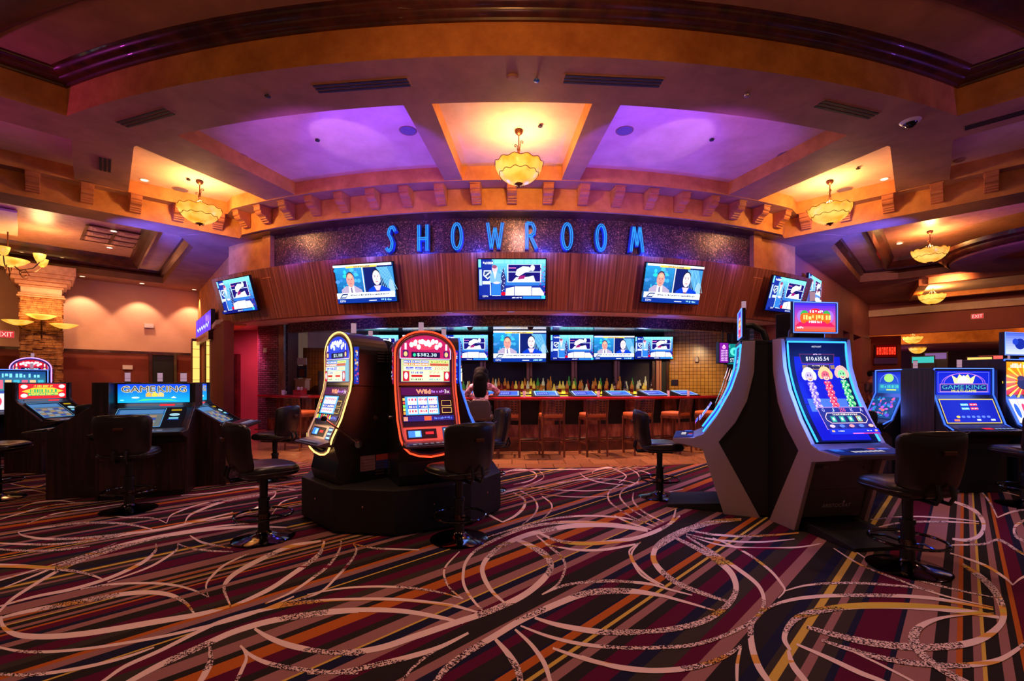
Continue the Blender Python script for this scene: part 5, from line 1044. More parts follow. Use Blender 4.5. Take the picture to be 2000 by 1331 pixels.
A = Art(plane((-.12, -.001, 0), (1, 0, 0), (0, 0, 1))); A.rect(.02, .02, .24, .28, K(60, 56, 76)); A.poly([(.06+0, .03), (.2, .03), (.2, .16)]+[(.13+.07*cos(i*pi/8), .16+.07*sin(i*pi/8)) for i in range(9)], K(120, 56, 34)); A.build('print', 'print', t)
a = MB(); a.box((-.12, 0, 0), (.14, .02, .17)); o = a.build('paper_notice', 'white', None); o.location = (-5.33, 11.66, 1.83); o.rotation_euler = (0, 0, R(-10)); tag(o, 'white paper notice above the framed picture', 'notice')
# wall bits on the right of the bar
a = MB(); a.box((-.09, -.03, 0), (.09, .01, .16)); o = a.build('wall_panel', 'gloss', None, bevel=.005); o.location = (4.72, 13.34, 1.30); o.rotation_euler = (0, 0, R(-26)); tag(o, 'black touch panel on the gold tiled wall', 'touch panel')
a = MB(); a.lathe([(.001, 0), (.05, .01), (.06, .12), (.03, .16), (.001, .16)], 14); o = a.build('wall_sconce', 'white', None, smooth=True); o.location = (5.22, 13.02, 1.95); tag(o, 'small pale wall light on the gold tiled wall', 'wall light')
for i, (px, lb) in enumerate(((918, 'dome camera under the mosaic header left of centre'), (1036, 'dome camera under the mosaic header at the centre'), (1316, 'dome camera under the mosaic header at the right'))):
    Yd = 10.2; t = thing('security_camera', lb, 'security camera', ((px-1000)/900*Yd, Yd, 2.8), 0, 'dome cameras over the bar')
    a = MB(); a.lathe([(.05, -.20), (.09, -.16), (.10, -.02), (.10, 0)], 18); a.build('camera_body', 'white' if i == 0 else 'steel', t, smooth=True); a = MB(); a.lathe([(.001, -.27), (.04, -.255), (.07, -.20), (.075, -.18)], 18); a.build('camera_dome', 'gloss', t, smooth=True)
# lit signs right of the bar
def sign(name, label, cat, loc, rz, w, h, pic, m='art', d=.08):
    t = thing(name, label, cat, loc, rz); a = MB(); a.box((-w/2-.02, 0, -.02), (w/2+.02, d, h+.02)); a.build('casing', 'black', t, bevel=.004)
    A = Art(plane((-w/2, -.001, 0), (1, 0, 0), (0, 0, 1))); pic(A, w, h); A.build('sign_face', m, t)
    if 1.7 < loc[2] < 1.9: a = MB(); a.cyl((0, .04, h), (0, .04, 2.8-loc[2]), .015); a.build('hanging_rod', 'black', t)
    return t
def pic_purple(A, w, h):
    A.rect(0, 0, w, h, K(120, 20, 150)); A.disc(w/2, h*.78, w*.22, h*.09, K(230, 150, 240)); A.disc(w/2, h*.86, w*.1, h*.05, K(250, 200, 250))
    for i in range(7): dashes(A, w*.14, h*(.08+.085*i), w*.86, h*.055, K(240, 200, 250))
def pic_teal(A, w, h):
    A.rect(0, 0, w, h, K(10, 120, 120)); A.rect(w*.06, h*.05, w*.94, h*.35, K(10, 50, 70)); A.text('STA', w*.45, h*.1, h*.18, K(230, 250, 250)); A.text('C', w*.15, h*.82, h*.1, K(180, 255, 240)); A.disc(w*.5, h*.62, w*.3, h*.2, K(90, 230, 200)); A.disc(w*.55, h*.6, w*.14, h*.12, K(20, 140, 140))
sign('lit_sign', 'purple lit sign beside the gold tiled wall', 'sign', (4.76, 10.35, 1.83), R(22), .26, .44, pic_purple); sign('lit_sign', 'teal lit sign partly hidden by the silver slot machine', 'sign', (5.06, 10.5, 1.80), R(22), .40, .46, pic_teal)
t = None
def pic_entry(A, w, h):
    A.rect(0, 0, w, h, K(70, 40, 220)); [A.rect(w*(.1+.2*i), 0, w*(.11+.2*i), h, K(150, 120, 250)) for i in range(5)]
    A.text('Clapton\'s', w/2, h*.3, h*.4, K(200, 220, 255), w*.8) if 0 else A.line([(w*(.1+.8*i/16), h*(.35+.12*sin(i*2.1))) for i in range(17)], h*.09, K(210, 230, 255))
t = sign('entrance_sign', 'violet lit script sign above the amber lit columns at the left', 'sign', (-9.06, 13.5, 2.80), R(-50), 3.3, .52, pic_entry, 'art', .1)
a = MB(); a.box((-1.7, -.06, -.28), (1.7, .1, -.04)); a.build('header_board', 'moulding', t, bevel=.01); A = Art(plane((-1.4, -.062, -.22), (1, 0, 0), (0, 0, 1))); dashes(A, 0, .02, 2.8, .1, K(230, 130, 70)); A.build('header_lettering', 'print', t)
lamp('POINT', (-8.7, 13.0, 3.2), (.2, .1, 1), 8, .1)
for i, (x, y, lb) in enumerate(((-8.50, 12.95, 'nearer amber lit column of the entrance at the left'), (-9.78, 14.25, 'farther amber lit column of the entrance at the left'))):
    t = thing('lit_column', lb, 'column', (x, y, 0), R(40), 'amber lit columns of the entrance')
    a = MB(); a.box((-.09, -.09, .05), (.09, .09, 2.66)); a.build('amber_shade', 'amber_panel', t)
    a = MB(); a.box((-.11, -.11, 0), (.11, .11, .06)); a.box((-.11, -.11, 2.64), (.11, .11, 2.72)); [a.box((sx*.1-.012, sy*.1-.012, 0), (sx*.1+.012, sy*.1+.012, 2.7)) for sx in (-1, 1) for sy in (-1, 1)]; [a.box((-.098, -.098, z), (.098, .098, z+.012)) for z in (.4, .75, 1.1, 1.45, 1.8, 2.15, 2.4)]; a.build('metal_frame', 'bronze', t)
# person seated at the bar
th = thpx(938, 11.5); pt = P(th, 11.46)
t = thing('person', 'person with long dark hair and pale plaid shirt seated at the bar', 'person', (*pt, 0), R(th))
def skin_body(edges, pts, rad, name, mat, parent, lv=2, root=0):
    me = bpy.data.meshes.new(name); me.from_pydata(pts, edges, []); me.materials.append(M[mat] if isinstance(mat, str) else mat); o = bpy.data.objects.new(name, me); COL.objects.link(o); o.parent = parent
    m = o.modifiers.new('skin', 'SKIN'); m.use_smooth_shade = True
    for i, r in enumerate(rad): me.skin_vertices[0].data[i].radius = (r, r*.92) if not isinstance(r, tuple) else r
    me.skin_vertices[0].data[root].use_root = True
    s2 = o.modifiers.new('sub', 'SUBSURF'); s2.levels = lv; s2.render_levels = lv; return o
M['skin'] = plain('skin', S(186, 120, 96), .5); M['hair'] = plain('black_hair', (.006, .005, .005), .7, 0, .15); M['denim'] = plain('dark_trousers', (.02, .02, .03), .8)
def plaid():
    m, n, l, b = newmat('plaid_cloth'); c = n.new('ShaderNodeTexChecker'); c.inputs['Scale'].default_value = 14; c.inputs[1].default_value = (*S(240, 206, 214), 1); c.inputs[2].default_value = (*S(170, 100, 130), 1); l.new(texco(n, l), c.inputs[0]); l.new(c.outputs[0], b.inputs[0]); b.inputs['Roughness'].default_value = .9; return m
M['plaid'] = plaid()
pts = [(0, 0, .86), (0, .01, 1.02), (0, .05, 1.20), (0, .07, 1.33), (0, .09, 1.39), (0, .12, 1.47), (0, .13, 1.55),
       (-.18, .07, 1.30), (-.29, .14, 1.14), (-.18, .36, 1.13), (-.10, .44, 1.13), (.18, .07, 1.31), (.33, .18, 1.20), (.22, .36, 1.13), (.14, .44, 1.13),
       (-.10, .05, .83), (-.12, .36, .80), (-.12, .34, .40), (-.12, .42, .33), (.10, .05, .83), (.12, .36, .80), (.12, .34, .40), (.12, .42, .33)]
ed = [(0, 1), (1, 2), (2, 3), (3, 4), (4, 5), (5, 6), (3, 7), (7, 8), (8, 9), (9, 10), (3, 11), (11, 12), (12, 13), (13, 14), (0, 15), (15, 16), (16, 17), (17, 18), (0, 19), (19, 20), (20, 21), (21, 22)]
rad = [(.15, .12), (.135, .11), (.15, .11), (.10, .08), .05, .088, .085, .06, .045, .035, .03, .06, .045, .035, .03, .09, .075, .05, .04, .09, .075, .05, .04]
skin_body(ed, pts, rad, 'body', 'skin', t)
for sg_ in (-1, 1):
    for k in range(4):
        x0 = sg_*.12+(k-1.5)*.019; skin_body([(0, 1), (1, 2)], [(x0, .44, 1.125), (x0+sg_*-.004*k, .49, 1.122), (x0-sg_*.006*k, .53, 1.108)], [.010, .009, .007], 'finger', 'skin', t, 1)
    skin_body([(0, 1), (1, 2)], [(sg_*.10-.03*sg_, .42, 1.125), (sg_*.055, .45, 1.12), (sg_*.05, .485, 1.11)], [.012, .010, .008], 'thumb', 'skin', t, 1)
sh = [p for p in pts[:4]]+[(-.18, .07, 1.30), (-.29, .14, 1.14), (-.20, .32, 1.13), (.18, .07, 1.31), (.33, .18, 1.20), (.23, .34, 1.13)]
skin_body([(0, 1), (1, 2), (2, 3), (3, 4), (4, 5), (5, 6), (3, 7), (7, 8), (8, 9)], sh, [(.17, .14), (.155, .13), (.17, .13), (.11, .09), .075, .06, .05, .075, .06, .05], 'shirt', 'plaid', t)
skin_body([(0, 1), (1, 2), (2, 3), (0, 4), (4, 5), (5, 6)], [(0, 0, .85), (-.10, .05, .82), (-.12, .36, .80), (-.12, .34, .42), (.10, .05, .82), (.12, .36, .80), (.12, .34, .42)], [(.165, .14), .10, .085, .062, .10, .085, .062], 'trousers', 'denim', t)
for x in (-.12, .12): skin_body([(0, 1)], [(x, .31, .33), (x, .47, .31)], [.05, .04], 'shoe', 'leather', t, 1)
a = MB(); a.rbox((0, .105, 1.54), (.28, .27, .30), e=.8); a.rbox((0, -.055, 1.34), (.27, .12, .56), e=.85); a.rbox((0, -.0, 1.46), (.29, .24, .26), e=.9); a.grid(lambda u, v: ((.085+.05*v+.02*sin(9*u*pi))*cos(pi+u*pi), .06+(.07+.02*sin(5*u*pi))*sin(pi+u*pi)-.03*v, 1.58-.42*v), 20, 10); a.grid(lambda u, v: ((.06+.03*v)*cos(pi+u*pi), .08+(.04)*sin(pi+u*pi), 1.58-.40*v), 12, 8); a.build('hair', 'hair', t, smooth='all')
a = MB(); a.rbox((0, .205, 1.49), (.13, .06, .16), e=.8, mat=None); a.build('face', 'skin', t, smooth='all')
for x in (-.03, .03): a = MB(); a.rbox((x, .236, 1.51), (.02, .008, .01), e=1); a.build('eye', 'white', t)
# ================================================================ swivel chairs
def chair0():
    t = thing('swivel_chair', 'x', 'chair', (0, 0, 0), 0, 'black leather swivel chairs at the slot machines')
    a = MB(); a.lathe([(.001, .0), (.252, 0), (.257, .008), (.24, .016), (.14, .030), (.07, .05), (.045, .075), (.04, .09)], 40); a.build('base', 'darkchrome', t, smooth=True)
    a = MB(); a.cyl((0, 0, .06), (0, 0, .36), .048, .042, 20); a.cyl((0, 0, .36), (0, 0, .56), .032, .036, 20); a.cyl((0, 0, .34), (0, 0, .37), .052, .048, 20); a.build('column', 'black', t, smooth=True)
    a = MB(); a.tube([(.235*cos(2*pi*i/40), .235*sin(2*pi*i/40), .215) for i in range(40)], .011, 8, closed=True)
    for k in range(3): th = 2*pi*k/3+.5; a.tube([(.235*cos(th), .235*sin(th), .215), (.14*cos(th), .14*sin(th), .225), (.045*cos(th), .045*sin(th), .20)], .008, 6)
    a.cyl((0, 0, .18), (0, 0, .225), .054, .054, 20); a.build('foot_ring', 'darkchrome', t, smooth=True)
    a = MB(); a.box((-.13, -.15, .545), (.13, .13, .565)); a.tube([(-.05, -.14, .555), (-.05, -.27, .55), (-.05, -.30, .60), (-.05, -.28, .68)], .014, 6); a.tube([(.05, -.14, .555), (.05, -.27, .55), (.05, -.30, .60), (.05, -.28, .68)], .014, 6); a.build('bracket', 'black', t, smooth=True)
    a = MB()
    f = lambda q, p: math.copysign(abs(q)**p, q)
    def seat(u, v):
        an = 2*pi*u; b = -pi/2+pi*v; r = f(cos(b), .28)
        return (.255*r*f(cos(an), .6), .02+.245*r*f(sin(an), .6), .615+.055*f(sin(b), .75)+.012*f(cos(an), 2)**2*r)
    a.grid(seat, 36, 16); a.build('seat', 'leather', t, smooth='all')
    a = MB(); a.tube([(.257*f(cos(an), .6), .02+.247*f(sin(an), .6), .612) for an in [2*pi*i/40 for i in range(40)]], .006, 6, closed=True); a.build('seat_piping', 'leather', t, smooth='all')
    def back(side):
        def fn(u, v):
            an = 2*pi*u; X = f(cos(an), .34); Y_ = f(sin(an), .5)
            z = .60+.455*v; w = .228+.035*v
            e = 1-abs(2*v-1)**9*.65; x = X*w*e
            y = -.215-.075*v-.02*sin(v*3)+.11*(x/.26)**2+.035*Y_*e**1.5
            return (x, y, z+.024*(abs(x)/.26)**2*v)
        return fn
    a = MB(); a.grid(back(0), 40, 24); n0 = len(a.v)
    a.add([back(0)(i/40, 1) for i in range(40)], [tuple(range(40))]); a.add([back(0)(i/40, 0) for i in range(40)], [tuple(range(39, -1, -1))]); a.build('backrest', 'leather', t, smooth=True)
    a = MB(); a.box((-.042, -.335, .895), (.042, -.285, .925)); a.build('hand_pull', 'bronze', t, bevel=.006)
    for z, w_ in ((.622, .228), (1.03, .256)): a = MB(); a.tube([(x, -.215-.075*(z-.6)/.455-.02*sin((z-.6)/.455*3)+.11*(x/.26)**2-.036, z+.024*(abs(x)/.26)**2*(z-.6)/.455) for x in [(-w_+2*w_*i/12)*.93 for i in range(13)]], .003, 5); a.build('back_seam', 'leather', t, smooth=True)
    return t
c0 = None
def chair(label, x, y, fx, fy):
    global c0
    rz = math.atan2(-fx, fy)
    if c0 is None: c0 = chair0(); c0.location = (x, y, 0); c0.rotation_euler = (0, 0, rz); c0['label'] = label; return c0
    return dup(c0, (x, y, 0), rz, label)
chair('large nearest black swivel chair with its back to the viewer, before the silver slot machine', 2.97, 3.46, -.05, 1)
chair('black swivel chair with its back to the viewer, in front of the red-trimmed slot machine', -.47, 4.10, -.62, .78)
chair('black swivel chair seen from the side, facing the gold-trimmed slot machine', -2.22, 4.12, .72, .69)
chair('black swivel chair with blue reflections facing the side of the left silver slot machine', 1.80, 5.62, .98, -.12)
chair('black swivel chair half hidden behind the chair at the red-trimmed slot machine', -.33, 5.95, -.95, -.3)
chair('black swivel chair on the stone tiles left of the gold-trimmed slot machine', -3.42, 6.65, -.98, .1)
chair('black swivel chair with its back to the viewer at the left playing card machine', -4.17, 5.02, -.40, .92)
chair('black swivel chair cut off by the left edge of the picture', -6.15, 5.50, .95, .2)
chair('black swivel chair tucked behind the red-screened machine on the left', -6.75, 7.35, -.8, .35)
chair('black swivel chair farthest back on the left, only its backrest showing', -8.5, 9.9, -.9, .2)
chair('black swivel chair at the right edge before the crown-marked machine', 5.80, 5.20, -.05, 1)
chair('black swivel chair behind the large silver slot machine on the right', 4.35, 5.9, .5, .7)

# ================================================================ slot machines
def candle(t, x, y, z, s=1.0):
    o = MB(); o.cyl((x, y, z), (x, y, z+.012*s), .030*s, .032*s, 14); o.cyl((x, y, z+.012*s), (x, y, z+.045*s), .026*s, None, 14, 1); o.cyl((x, y, z+.049*s), (x, y, z+.115*s), .026*s, None, 14, 1); o.cyl((x, y, z+.115*s), (x, y, z+.122*s), .028*s, None, 14); o.build('service_light', ['black', 'mic_white'], t, smooth=True)
def tilt_plane(y0, z0, y1, z1, x0, off=.004):
    L = math.hypot(y1-y0, z1-z0); v = (0, (y1-y0)/L, (z1-z0)/L); n = Vector((1, 0, 0)).cross(Vector(v))
    return plane((x0, y0+n.y*off, z0+n.z*off), (1, 0, 0), v), L
def arch_machine(label, loc, rz, scheme, lever=False, service=(0, .3)):
    t = thing('slot_machine', label, 'slot machine', loc, rz, None); w = .30
    a = MB(); a.side([(.03, 0), (.0, .10), (.03, .22), (.0, .31), (-.03, .40), (-.02, .42), (.03, .55), (.155, .93), (.19, .95), (.62, .95), (.62, 0)], -w, w); a.build('cabinet', 'black', t, bevel=.006)
    arch = [(-w-.012, .94), (-w-.012, 1.26)]+[(-(w+.012)*cos(i*pi/16), 1.26+.225*sin(i*pi/16)) for i in range(1, 16)]+[(w+.012, 1.26), (w+.012, .94)]
    n = len(arch); a = MB(); a.add([(x, .16, z) for x, z in arch]+[(x*.96, .56, z-.02) for x, z in arch], [tuple(range(n)), tuple(range(2*n-1, n-1, -1))]+[(i, n+i, n+(i+1) % n, (i+1) % n) for i in range(n)]); a.build('top_box', 'black', t, bevel=.008)
    tc_, b1, b2 = {'red': ('neon_red', K(180, 30, 90), K(240, 60, 30)), 'gold': ('neon_gold', K(40, 60, 200), K(250, 150, 40)), 'blue': ('neon_blue', K(20, 40, 200), K(80, 160, 250)), 'violet': ('neon_violet', K(180, 20, 40), K(230, 40, 60))}[scheme]
    q = w+.005
    half = [(0, -.03, .265), (.12, -.035, .28), (.21, -.04, .315), (.265, -.045, .37), (q-.01, -.035, .45), (q, .045, .62), (q, .135, .90), (q, .15, 1.0), (q, .15, 1.26)]+[(q*cos(i*pi/16), .15, 1.26+.22*sin(i*pi/16)) for i in range(1, 9)]
    loop = half+[(-x, y, z) for x, y, z in half[-2:0:-1]]
    a = MB(); a.tube(loop, .0085, 8, closed=True); a.build('light_outline', tc_, t, smooth='all')
    inner = [(x*.93, y+.004, .87+(z-.87)*.95) for x, y, z in loop]; a = MB(); a.tube(inner, .016, 6, closed=True); a.build('trim', 'gun', t, smooth='all')
    # back-lit glasses
    f0 = plane((-.255, .152, .975), (1, 0, 0), (0, 0, 1)); A = Art(lambda u, v, w_: f0(u, v*.865, w_), .0006); W_ = .51
    A.rect(0, 0, W_, .385, K(30, 10, 70)); A.rect(.01, .01, W_-.01, .26, K(120, 170, 190) if scheme == 'gold' else K(190, 200, 150))
    hdr = [(0, .27), (0, .36)]+[(.255-.255*cos(i*pi/12), .36+.185*sin(i*pi/12)) for i in range(1, 12)]+[(W_, .36), (W_, .27)]
    A.poly(hdr, b1); A.line(hdr+[hdr[0]], .008, K(225, 205, 255))
    A.rect(.11, .28, .40, .345, K(6, 16, 60)); A.text('$382.38' if scheme == 'red' else '$3,188', .265, .292, .042, K(210, 250, 255), .20)
    if scheme == 'red': A.disc(.14, .312, .014, .02, K(40, 220, 160), 10)
    r = random.Random(len(label))
    A.poly([(.255+(.17+.008*cos(9*i))*cos(i*pi/14), .435+(.06+.006*sin(7*i))*sin(i*pi/14)) for i in range(28)], K(250, 60, 90) if scheme != 'gold' else K(60, 90, 230))
    for i in range(9): A.disc(.11+.036*i, .425+.022*sin(i*2.4)+(.02 if 2 < i < 7 else 0), .021, .030, K(255, 246, 250), 10)
    for i in range(6): A.disc(.15+.042*i, .46+.01*sin(i*3), .018, .024, K(255, 236, 246), 10)
    for s_ in (.05, .46): A.rect(s_-.028, .285, s_+.028, .36, K(60, 20, 90)); A.disc(s_, .32, .018, .028, K(250, 190, 120)); A.rect(s_-.01, .37, s_+.01, .44, K(250, 220, 235))
    for j, v in enumerate((.222, .19)):
        for i in range(3): A.rect(.03+.085*i, v, .105+.085*i, v+.026, K(70, 90, 210) if j == 0 else K(230, 120, 60)); dashes(A, .035+.085*i, v+.005, .1+.085*i, .015, K(240, 240, 250))
        A.rect(.29, v, .48, v+.026, K(230, 230, 120) if j == 0 else K(220, 60, 60)); dashes(A, .3, v+.005, .47, .016, K(60, 120, 60))
    A.rect(.03, .138, .47, .18, K(236, 246, 200)); A.text('3000', .395, .143, .032, K(240, 110, 40), .13)
    for i in range(3): A.rect(.05+.09*i, .145, .125+.09*i, .173, K(60, 70, 200)); dashes(A, .055+.09*i, .15, .12+.09*i, .016, K(200, 210, 250))
    A.rect(.02, .015, .08, .125, K(190, 20, 50)); A.disc(.05, .075, .018, .04, K(240, 230, 240)); A.rect(.43, .015, .49, .125, K(190, 20, 50)); A.disc(.46, .075, .018, .04, K(240, 230, 240))
    A.rect(.09, .012, .42, .13, K(228, 240, 190))
    A.text('777', .33, .098, .024, K(190, 120, 90), .11); dashes(A, .10, .1, .22, .022, K(90, 100, 190)); A.rect(.10, .06, .21, .085, K(190, 30, 40)); A.rect(.28, .06, .39, .085, K(190, 50, 60)); dashes(A, .10, .025, .22, .018, K(60, 90, 60)); dashes(A, .28, .025, .4, .018, K(80, 150, 170))
    A.build('top_glass', 'art', t)
    fn, L = tilt_plane(.032, .555, .155, .93, -.25, .006); A = Art(fn, .0006)
    A.rect(0, 0, .5, L, K(14, 8, 30)); A.rect(0, L-.085, .5, L-.01, K(70, 12, 70)); A.text('Wild', .22, L-.07, .042, K(255, 90, 80), .14, K(255, 200, 150)); dashes(A, .30, L-.062, .42, .026, K(180, 120, 230)); A.text('3x', .46, L-.07, .04, K(255, 230, 240))
    A.rect(.03, .11, .36, L-.10, K(60, 160, 240)); 
    for i in range(3):
        u = .055+.10*i; A.rect(u, .12, u+.09, L-.11, K(225, 240, 255)); A.rect(u, .17, u+.09, .21, K(20, 70, 190))
        dashes(A, u+.01, .135, u+.085, .022, K(200, 60, 80)); dashes(A, u+.008, .178, u+.085, .022, K(250, 230, 190)); dashes(A, u+.01, L-.145, u+.085, .024, K(220, 60, 110))
    for j in range(5): A.rect(.005, .115+.034*j, .026, .14+.034*j, (K(250, 150, 60), K(250, 220, 80), K(120, 220, 90), K(240, 80, 60), K(250, 200, 90))[j])
    for j in (0, 1): A.frame(.385, .12+.07*j, .485, .175+.07*j, .004, K(250, 200, 100))
    A.rect(0, .045, .5, .095, K(20, 30, 110)); A.rect(.20, .05, .27, .09, K(255, 90, 50)); dashes(A, .3, .06, .48, .02, K(90, 130, 250)); A.rect(.0, .05, .04, .09, K(240, 140, 120))
    if scheme == 'gold':
        for i in range(7): A.disc(.05+.05*i, .075, .018, .025, (K(250, 210, 40), K(60, 200, 120), K(240, 60, 60))[i % 3], 9)
    A.build('reel_screen', 'art', t)
    a = MB(); a.side([(-.04, .41), (.022, .548), (.05, .548), (.02, .38)], -.28, .28); a.side([(-.17, .375), (-.17, .395), (-.03, .425), (.02, .43), (.02, .36)], -.28, .28); a.build('button_deck', 'gun', t, bevel=.006)
    fn, L = tilt_plane(-.165, .396, -.03, .425, -.26, .003); A = Art(fn, .0006); A.rect(.02, .01, .5, .03, K(30, 30, 40))
    for i in range(7): A.rect(.05+.055*i, .012, .092+.055*i, .05, K(60, 50, 60)); A.rect(.055+.055*i, .018, .087+.055*i, .044, K(150, 130, 150))
    A.build('button_panel', 'artlo', t); fn, L = tilt_plane(-.038, .415, .022, .546, -.26, .004); A = Art(fn, .0006); A.rect(.03, .03, .32, .125, K(10, 10, 20)); A.rect(.045, .045, .17, .11, K(50, 130, 240)); A.rect(.11, .05, .16, .105, K(150, 220, 250)); A.rect(.21, .07, .29, .095, K(230, 40, 50)); A.build('player_display', 'art', t)
    fn, L = tilt_plane(-.038, .415, .022, .546, .12, .004); A = Art(fn, .0006); A.rect(0, .01, .11, .135, K(10, 60, 110))
    for j in range(3): A.rect(.015, .022+.04*j, .095, .038+.04*j, K(160, 236, 250))
    A.build('bill_acceptor', 'art', t)
    a = MB(); a.rbox((0, -.06, .10), (.20, .16, .20), e=.6); a.build('belly_knob', 'black', t, smooth='all') if 0 else None
    # printed side art with an added faint glow, and vents
    A = Art(plane((w+.0005, .18, .05), (0, 1, 0), (0, 0, 1)), .0006)
    if scheme in ('blue', 'red'):
        pass
    a = MB()
    for sx in (-1, 1):
        for j in range(5): a.box((sx*(w+.013)-.003, .42, 1.18+.028*j), (sx*(w+.013)+.003, .50, 1.192+.028*j)); a.box((sx*w-.003, .40, .05+.028*j), (sx*w+.003, .50, .062+.028*j))
    a.build('vent_slots', 'greypanel', t)
    a = MB()
    for sx in (-1, 1):
        A = Art(plane((sx*(w+.0135), .17 if sx > 0 else .22, .96), (0, sx, 0), (0, 0, 1)), .0004); r = random.Random(sx+5)
        A.rect(0, 0, .05, .36, b1)
        for i in range(26): A.disc(r.uniform(.014, .036), r.uniform(.02, .34), r.uniform(.005, .012), r.uniform(.006, .016), (K(240, 240, 255), b2, K(60, 120, 255), K(230, 90, 160))[i % 4], 7)
        A.build('side_art', 'artlo', t)
    for sx in (-1, 1): a = MB(); a.cyl((sx*w, .40, .62), (sx*(w+.012), .40, .62), .022, None, 14); a.build('side_lock', 'steel', t)
    if lever:
        a = MB(); a.cyl((w, .20, .38), (w+.05, .20, .38), .045, .04, 20); a.cyl((w+.05, .20, .38), (w+.065, .20, .38), .025, None, 14); lv = a.build('lever_hub', 'chrome', t, smooth=True)
        a = MB(); a.tube([(w+.05, .20, .38), (w+.06, .02, .52), (w+.06, -.12, .63)], .009, 8); a.build('lever_rod', 'chrome', lv, smooth=True); a = MB(); a.lathe([(.001, -.03), (.022, -.02), (.03, 0), (.022, .02), (.001, .03)], 14, 0, Tr(w+.06, -.14, .645)); a.build('lever_ball', 'gloss', lv, smooth=True)
        A = Art(plane((w+.001, .24, .10), (0, 1, 0), (0, 0, 1)), .0006); A.rect(0, 0, .16, .15, K(170, 130, 140)); A.rect(.17, 0, .30, .15, K(60, 70, 160)); A.rect(.17, .09, .30, .15, K(200, 80, 70)); [A.line([(.01, .02+.03*j), (.15, .02+.03*j)], .003, K(90, 60, 70)) for j in range(5)]; A.build('rating_label', 'print', t)
    candle(t, 0, .32, 1.47)
    col = {'red': (1, .1, .05), 'gold': (1, .6, .25), 'blue': (.15, .3, 1), 'violet': (.5, .2, 1)}[scheme]
    lamp('AREA', (0, 0, 0), col, 9, sx=.5, sy=.8); l = COL.objects[-1]; l.parent = t; l.location = (0, -.03, .85); l.rotation_euler = (R(80), 0, 0)
    return t
M['artstrip'] = M['neon_violet']
pc = (-1.19, 5.22); pd = .965
sch = [('slot machine with gold light outline and side lever, facing left', 'gold', True), ('slot machine with red light outline beside the lever machine', 'red', False), ('slot machine with blue side lights hidden behind the red-outlined one', 'blue', False), ('slot machine at the back of the round cluster facing the bar', 'red', False), ('slot machine at the back left of the round cluster', 'gold', False)]
for i, (lb, sc_, lv) in enumerate(sch):
    an = R(-45+72*i); nx, ny = sin(an), -cos(an)
    arch_machine(lb, (pc[0]+nx*pd*(.99, .93, .76, .9, .9)[i], pc[1]+ny*pd*(.99, .93, .76, .9, .9)[i], .418), an, sc_, lv)
t = thing('cluster_pedestal', 'low black ten-sided pedestal under the cluster of slot machines', 'pedestal', (*pc, 0))
pg = []
for i in range(5):
    an = R(-45+72*i); nx, ny = sin(an), -cos(an); tx, ty = cos(an), sin(an)
    pg += [(nx*1.02-tx*.37, ny*1.02-ty*.37), (nx*1.02+tx*.37, ny*1.02+ty*.37)]
a = MB(); a.prism(pg, .02, .418); a.prism([(x*.98, y*.98) for x, y in pg], 0, .02); a.build('pedestal_body', 'blackmat', t, bevel=.008)
for i in range(10):
    x0, y0 = pg[i]; x1, y1 = pg[(i+1) % 10]; mx, my = (x0+x1)/2, (y0+y1)/2; l = math.hypot(mx, my); ux, uy = mx/l, my/l
    a = MB(); a.cyl((mx, my, .26), (mx+ux*.012, my+uy*.012, .26), .010, None, 10); a.build('lock', 'chrome', t)
# dark centre column behind the cluster
a = MB(); a.prism([(.42*cos(2*pi*k/10), .42*sin(2*pi*k/10)) for k in range(10)], .418, 1.78); a.build('core_column', 'blackmat', t)

# curved silver machines
SCR = [(-.14, .85), (-.075, .945), (0, 1.055), (.07, 1.18), (.135, 1.32), (.175, 1.43), (.205, 1.54), (.222, 1.67), (.23, 1.79)]
SL = [0]
for (a_, b_), (c_, d_) in zip(SCR, SCR[1:]): SL.append(SL[-1]+math.hypot(c_-a_, d_-b_))
def curvefn(x0, v0=0, off=.004):
    def fn(u, v, w_):
        s = max(0, min(SL[-1]-1e-6, v+v0)); i = max(j for j in range(len(SL)-1) if SL[j] <= s); f = (s-SL[i])/(SL[i+1]-SL[i]); y = SCR[i][0]+f*(SCR[i+1][0]-SCR[i][0]); z = SCR[i][1]+f*(SCR[i+1][1]-SCR[i][1])
        ty, tz = SCR[i+1][0]-SCR[i][0], SCR[i+1][1]-SCR[i][1]; L = math.hypot(ty, tz)
        return (x0+u, y-tz/L*(w_+off), z+ty/L*(w_+off))
    return fn
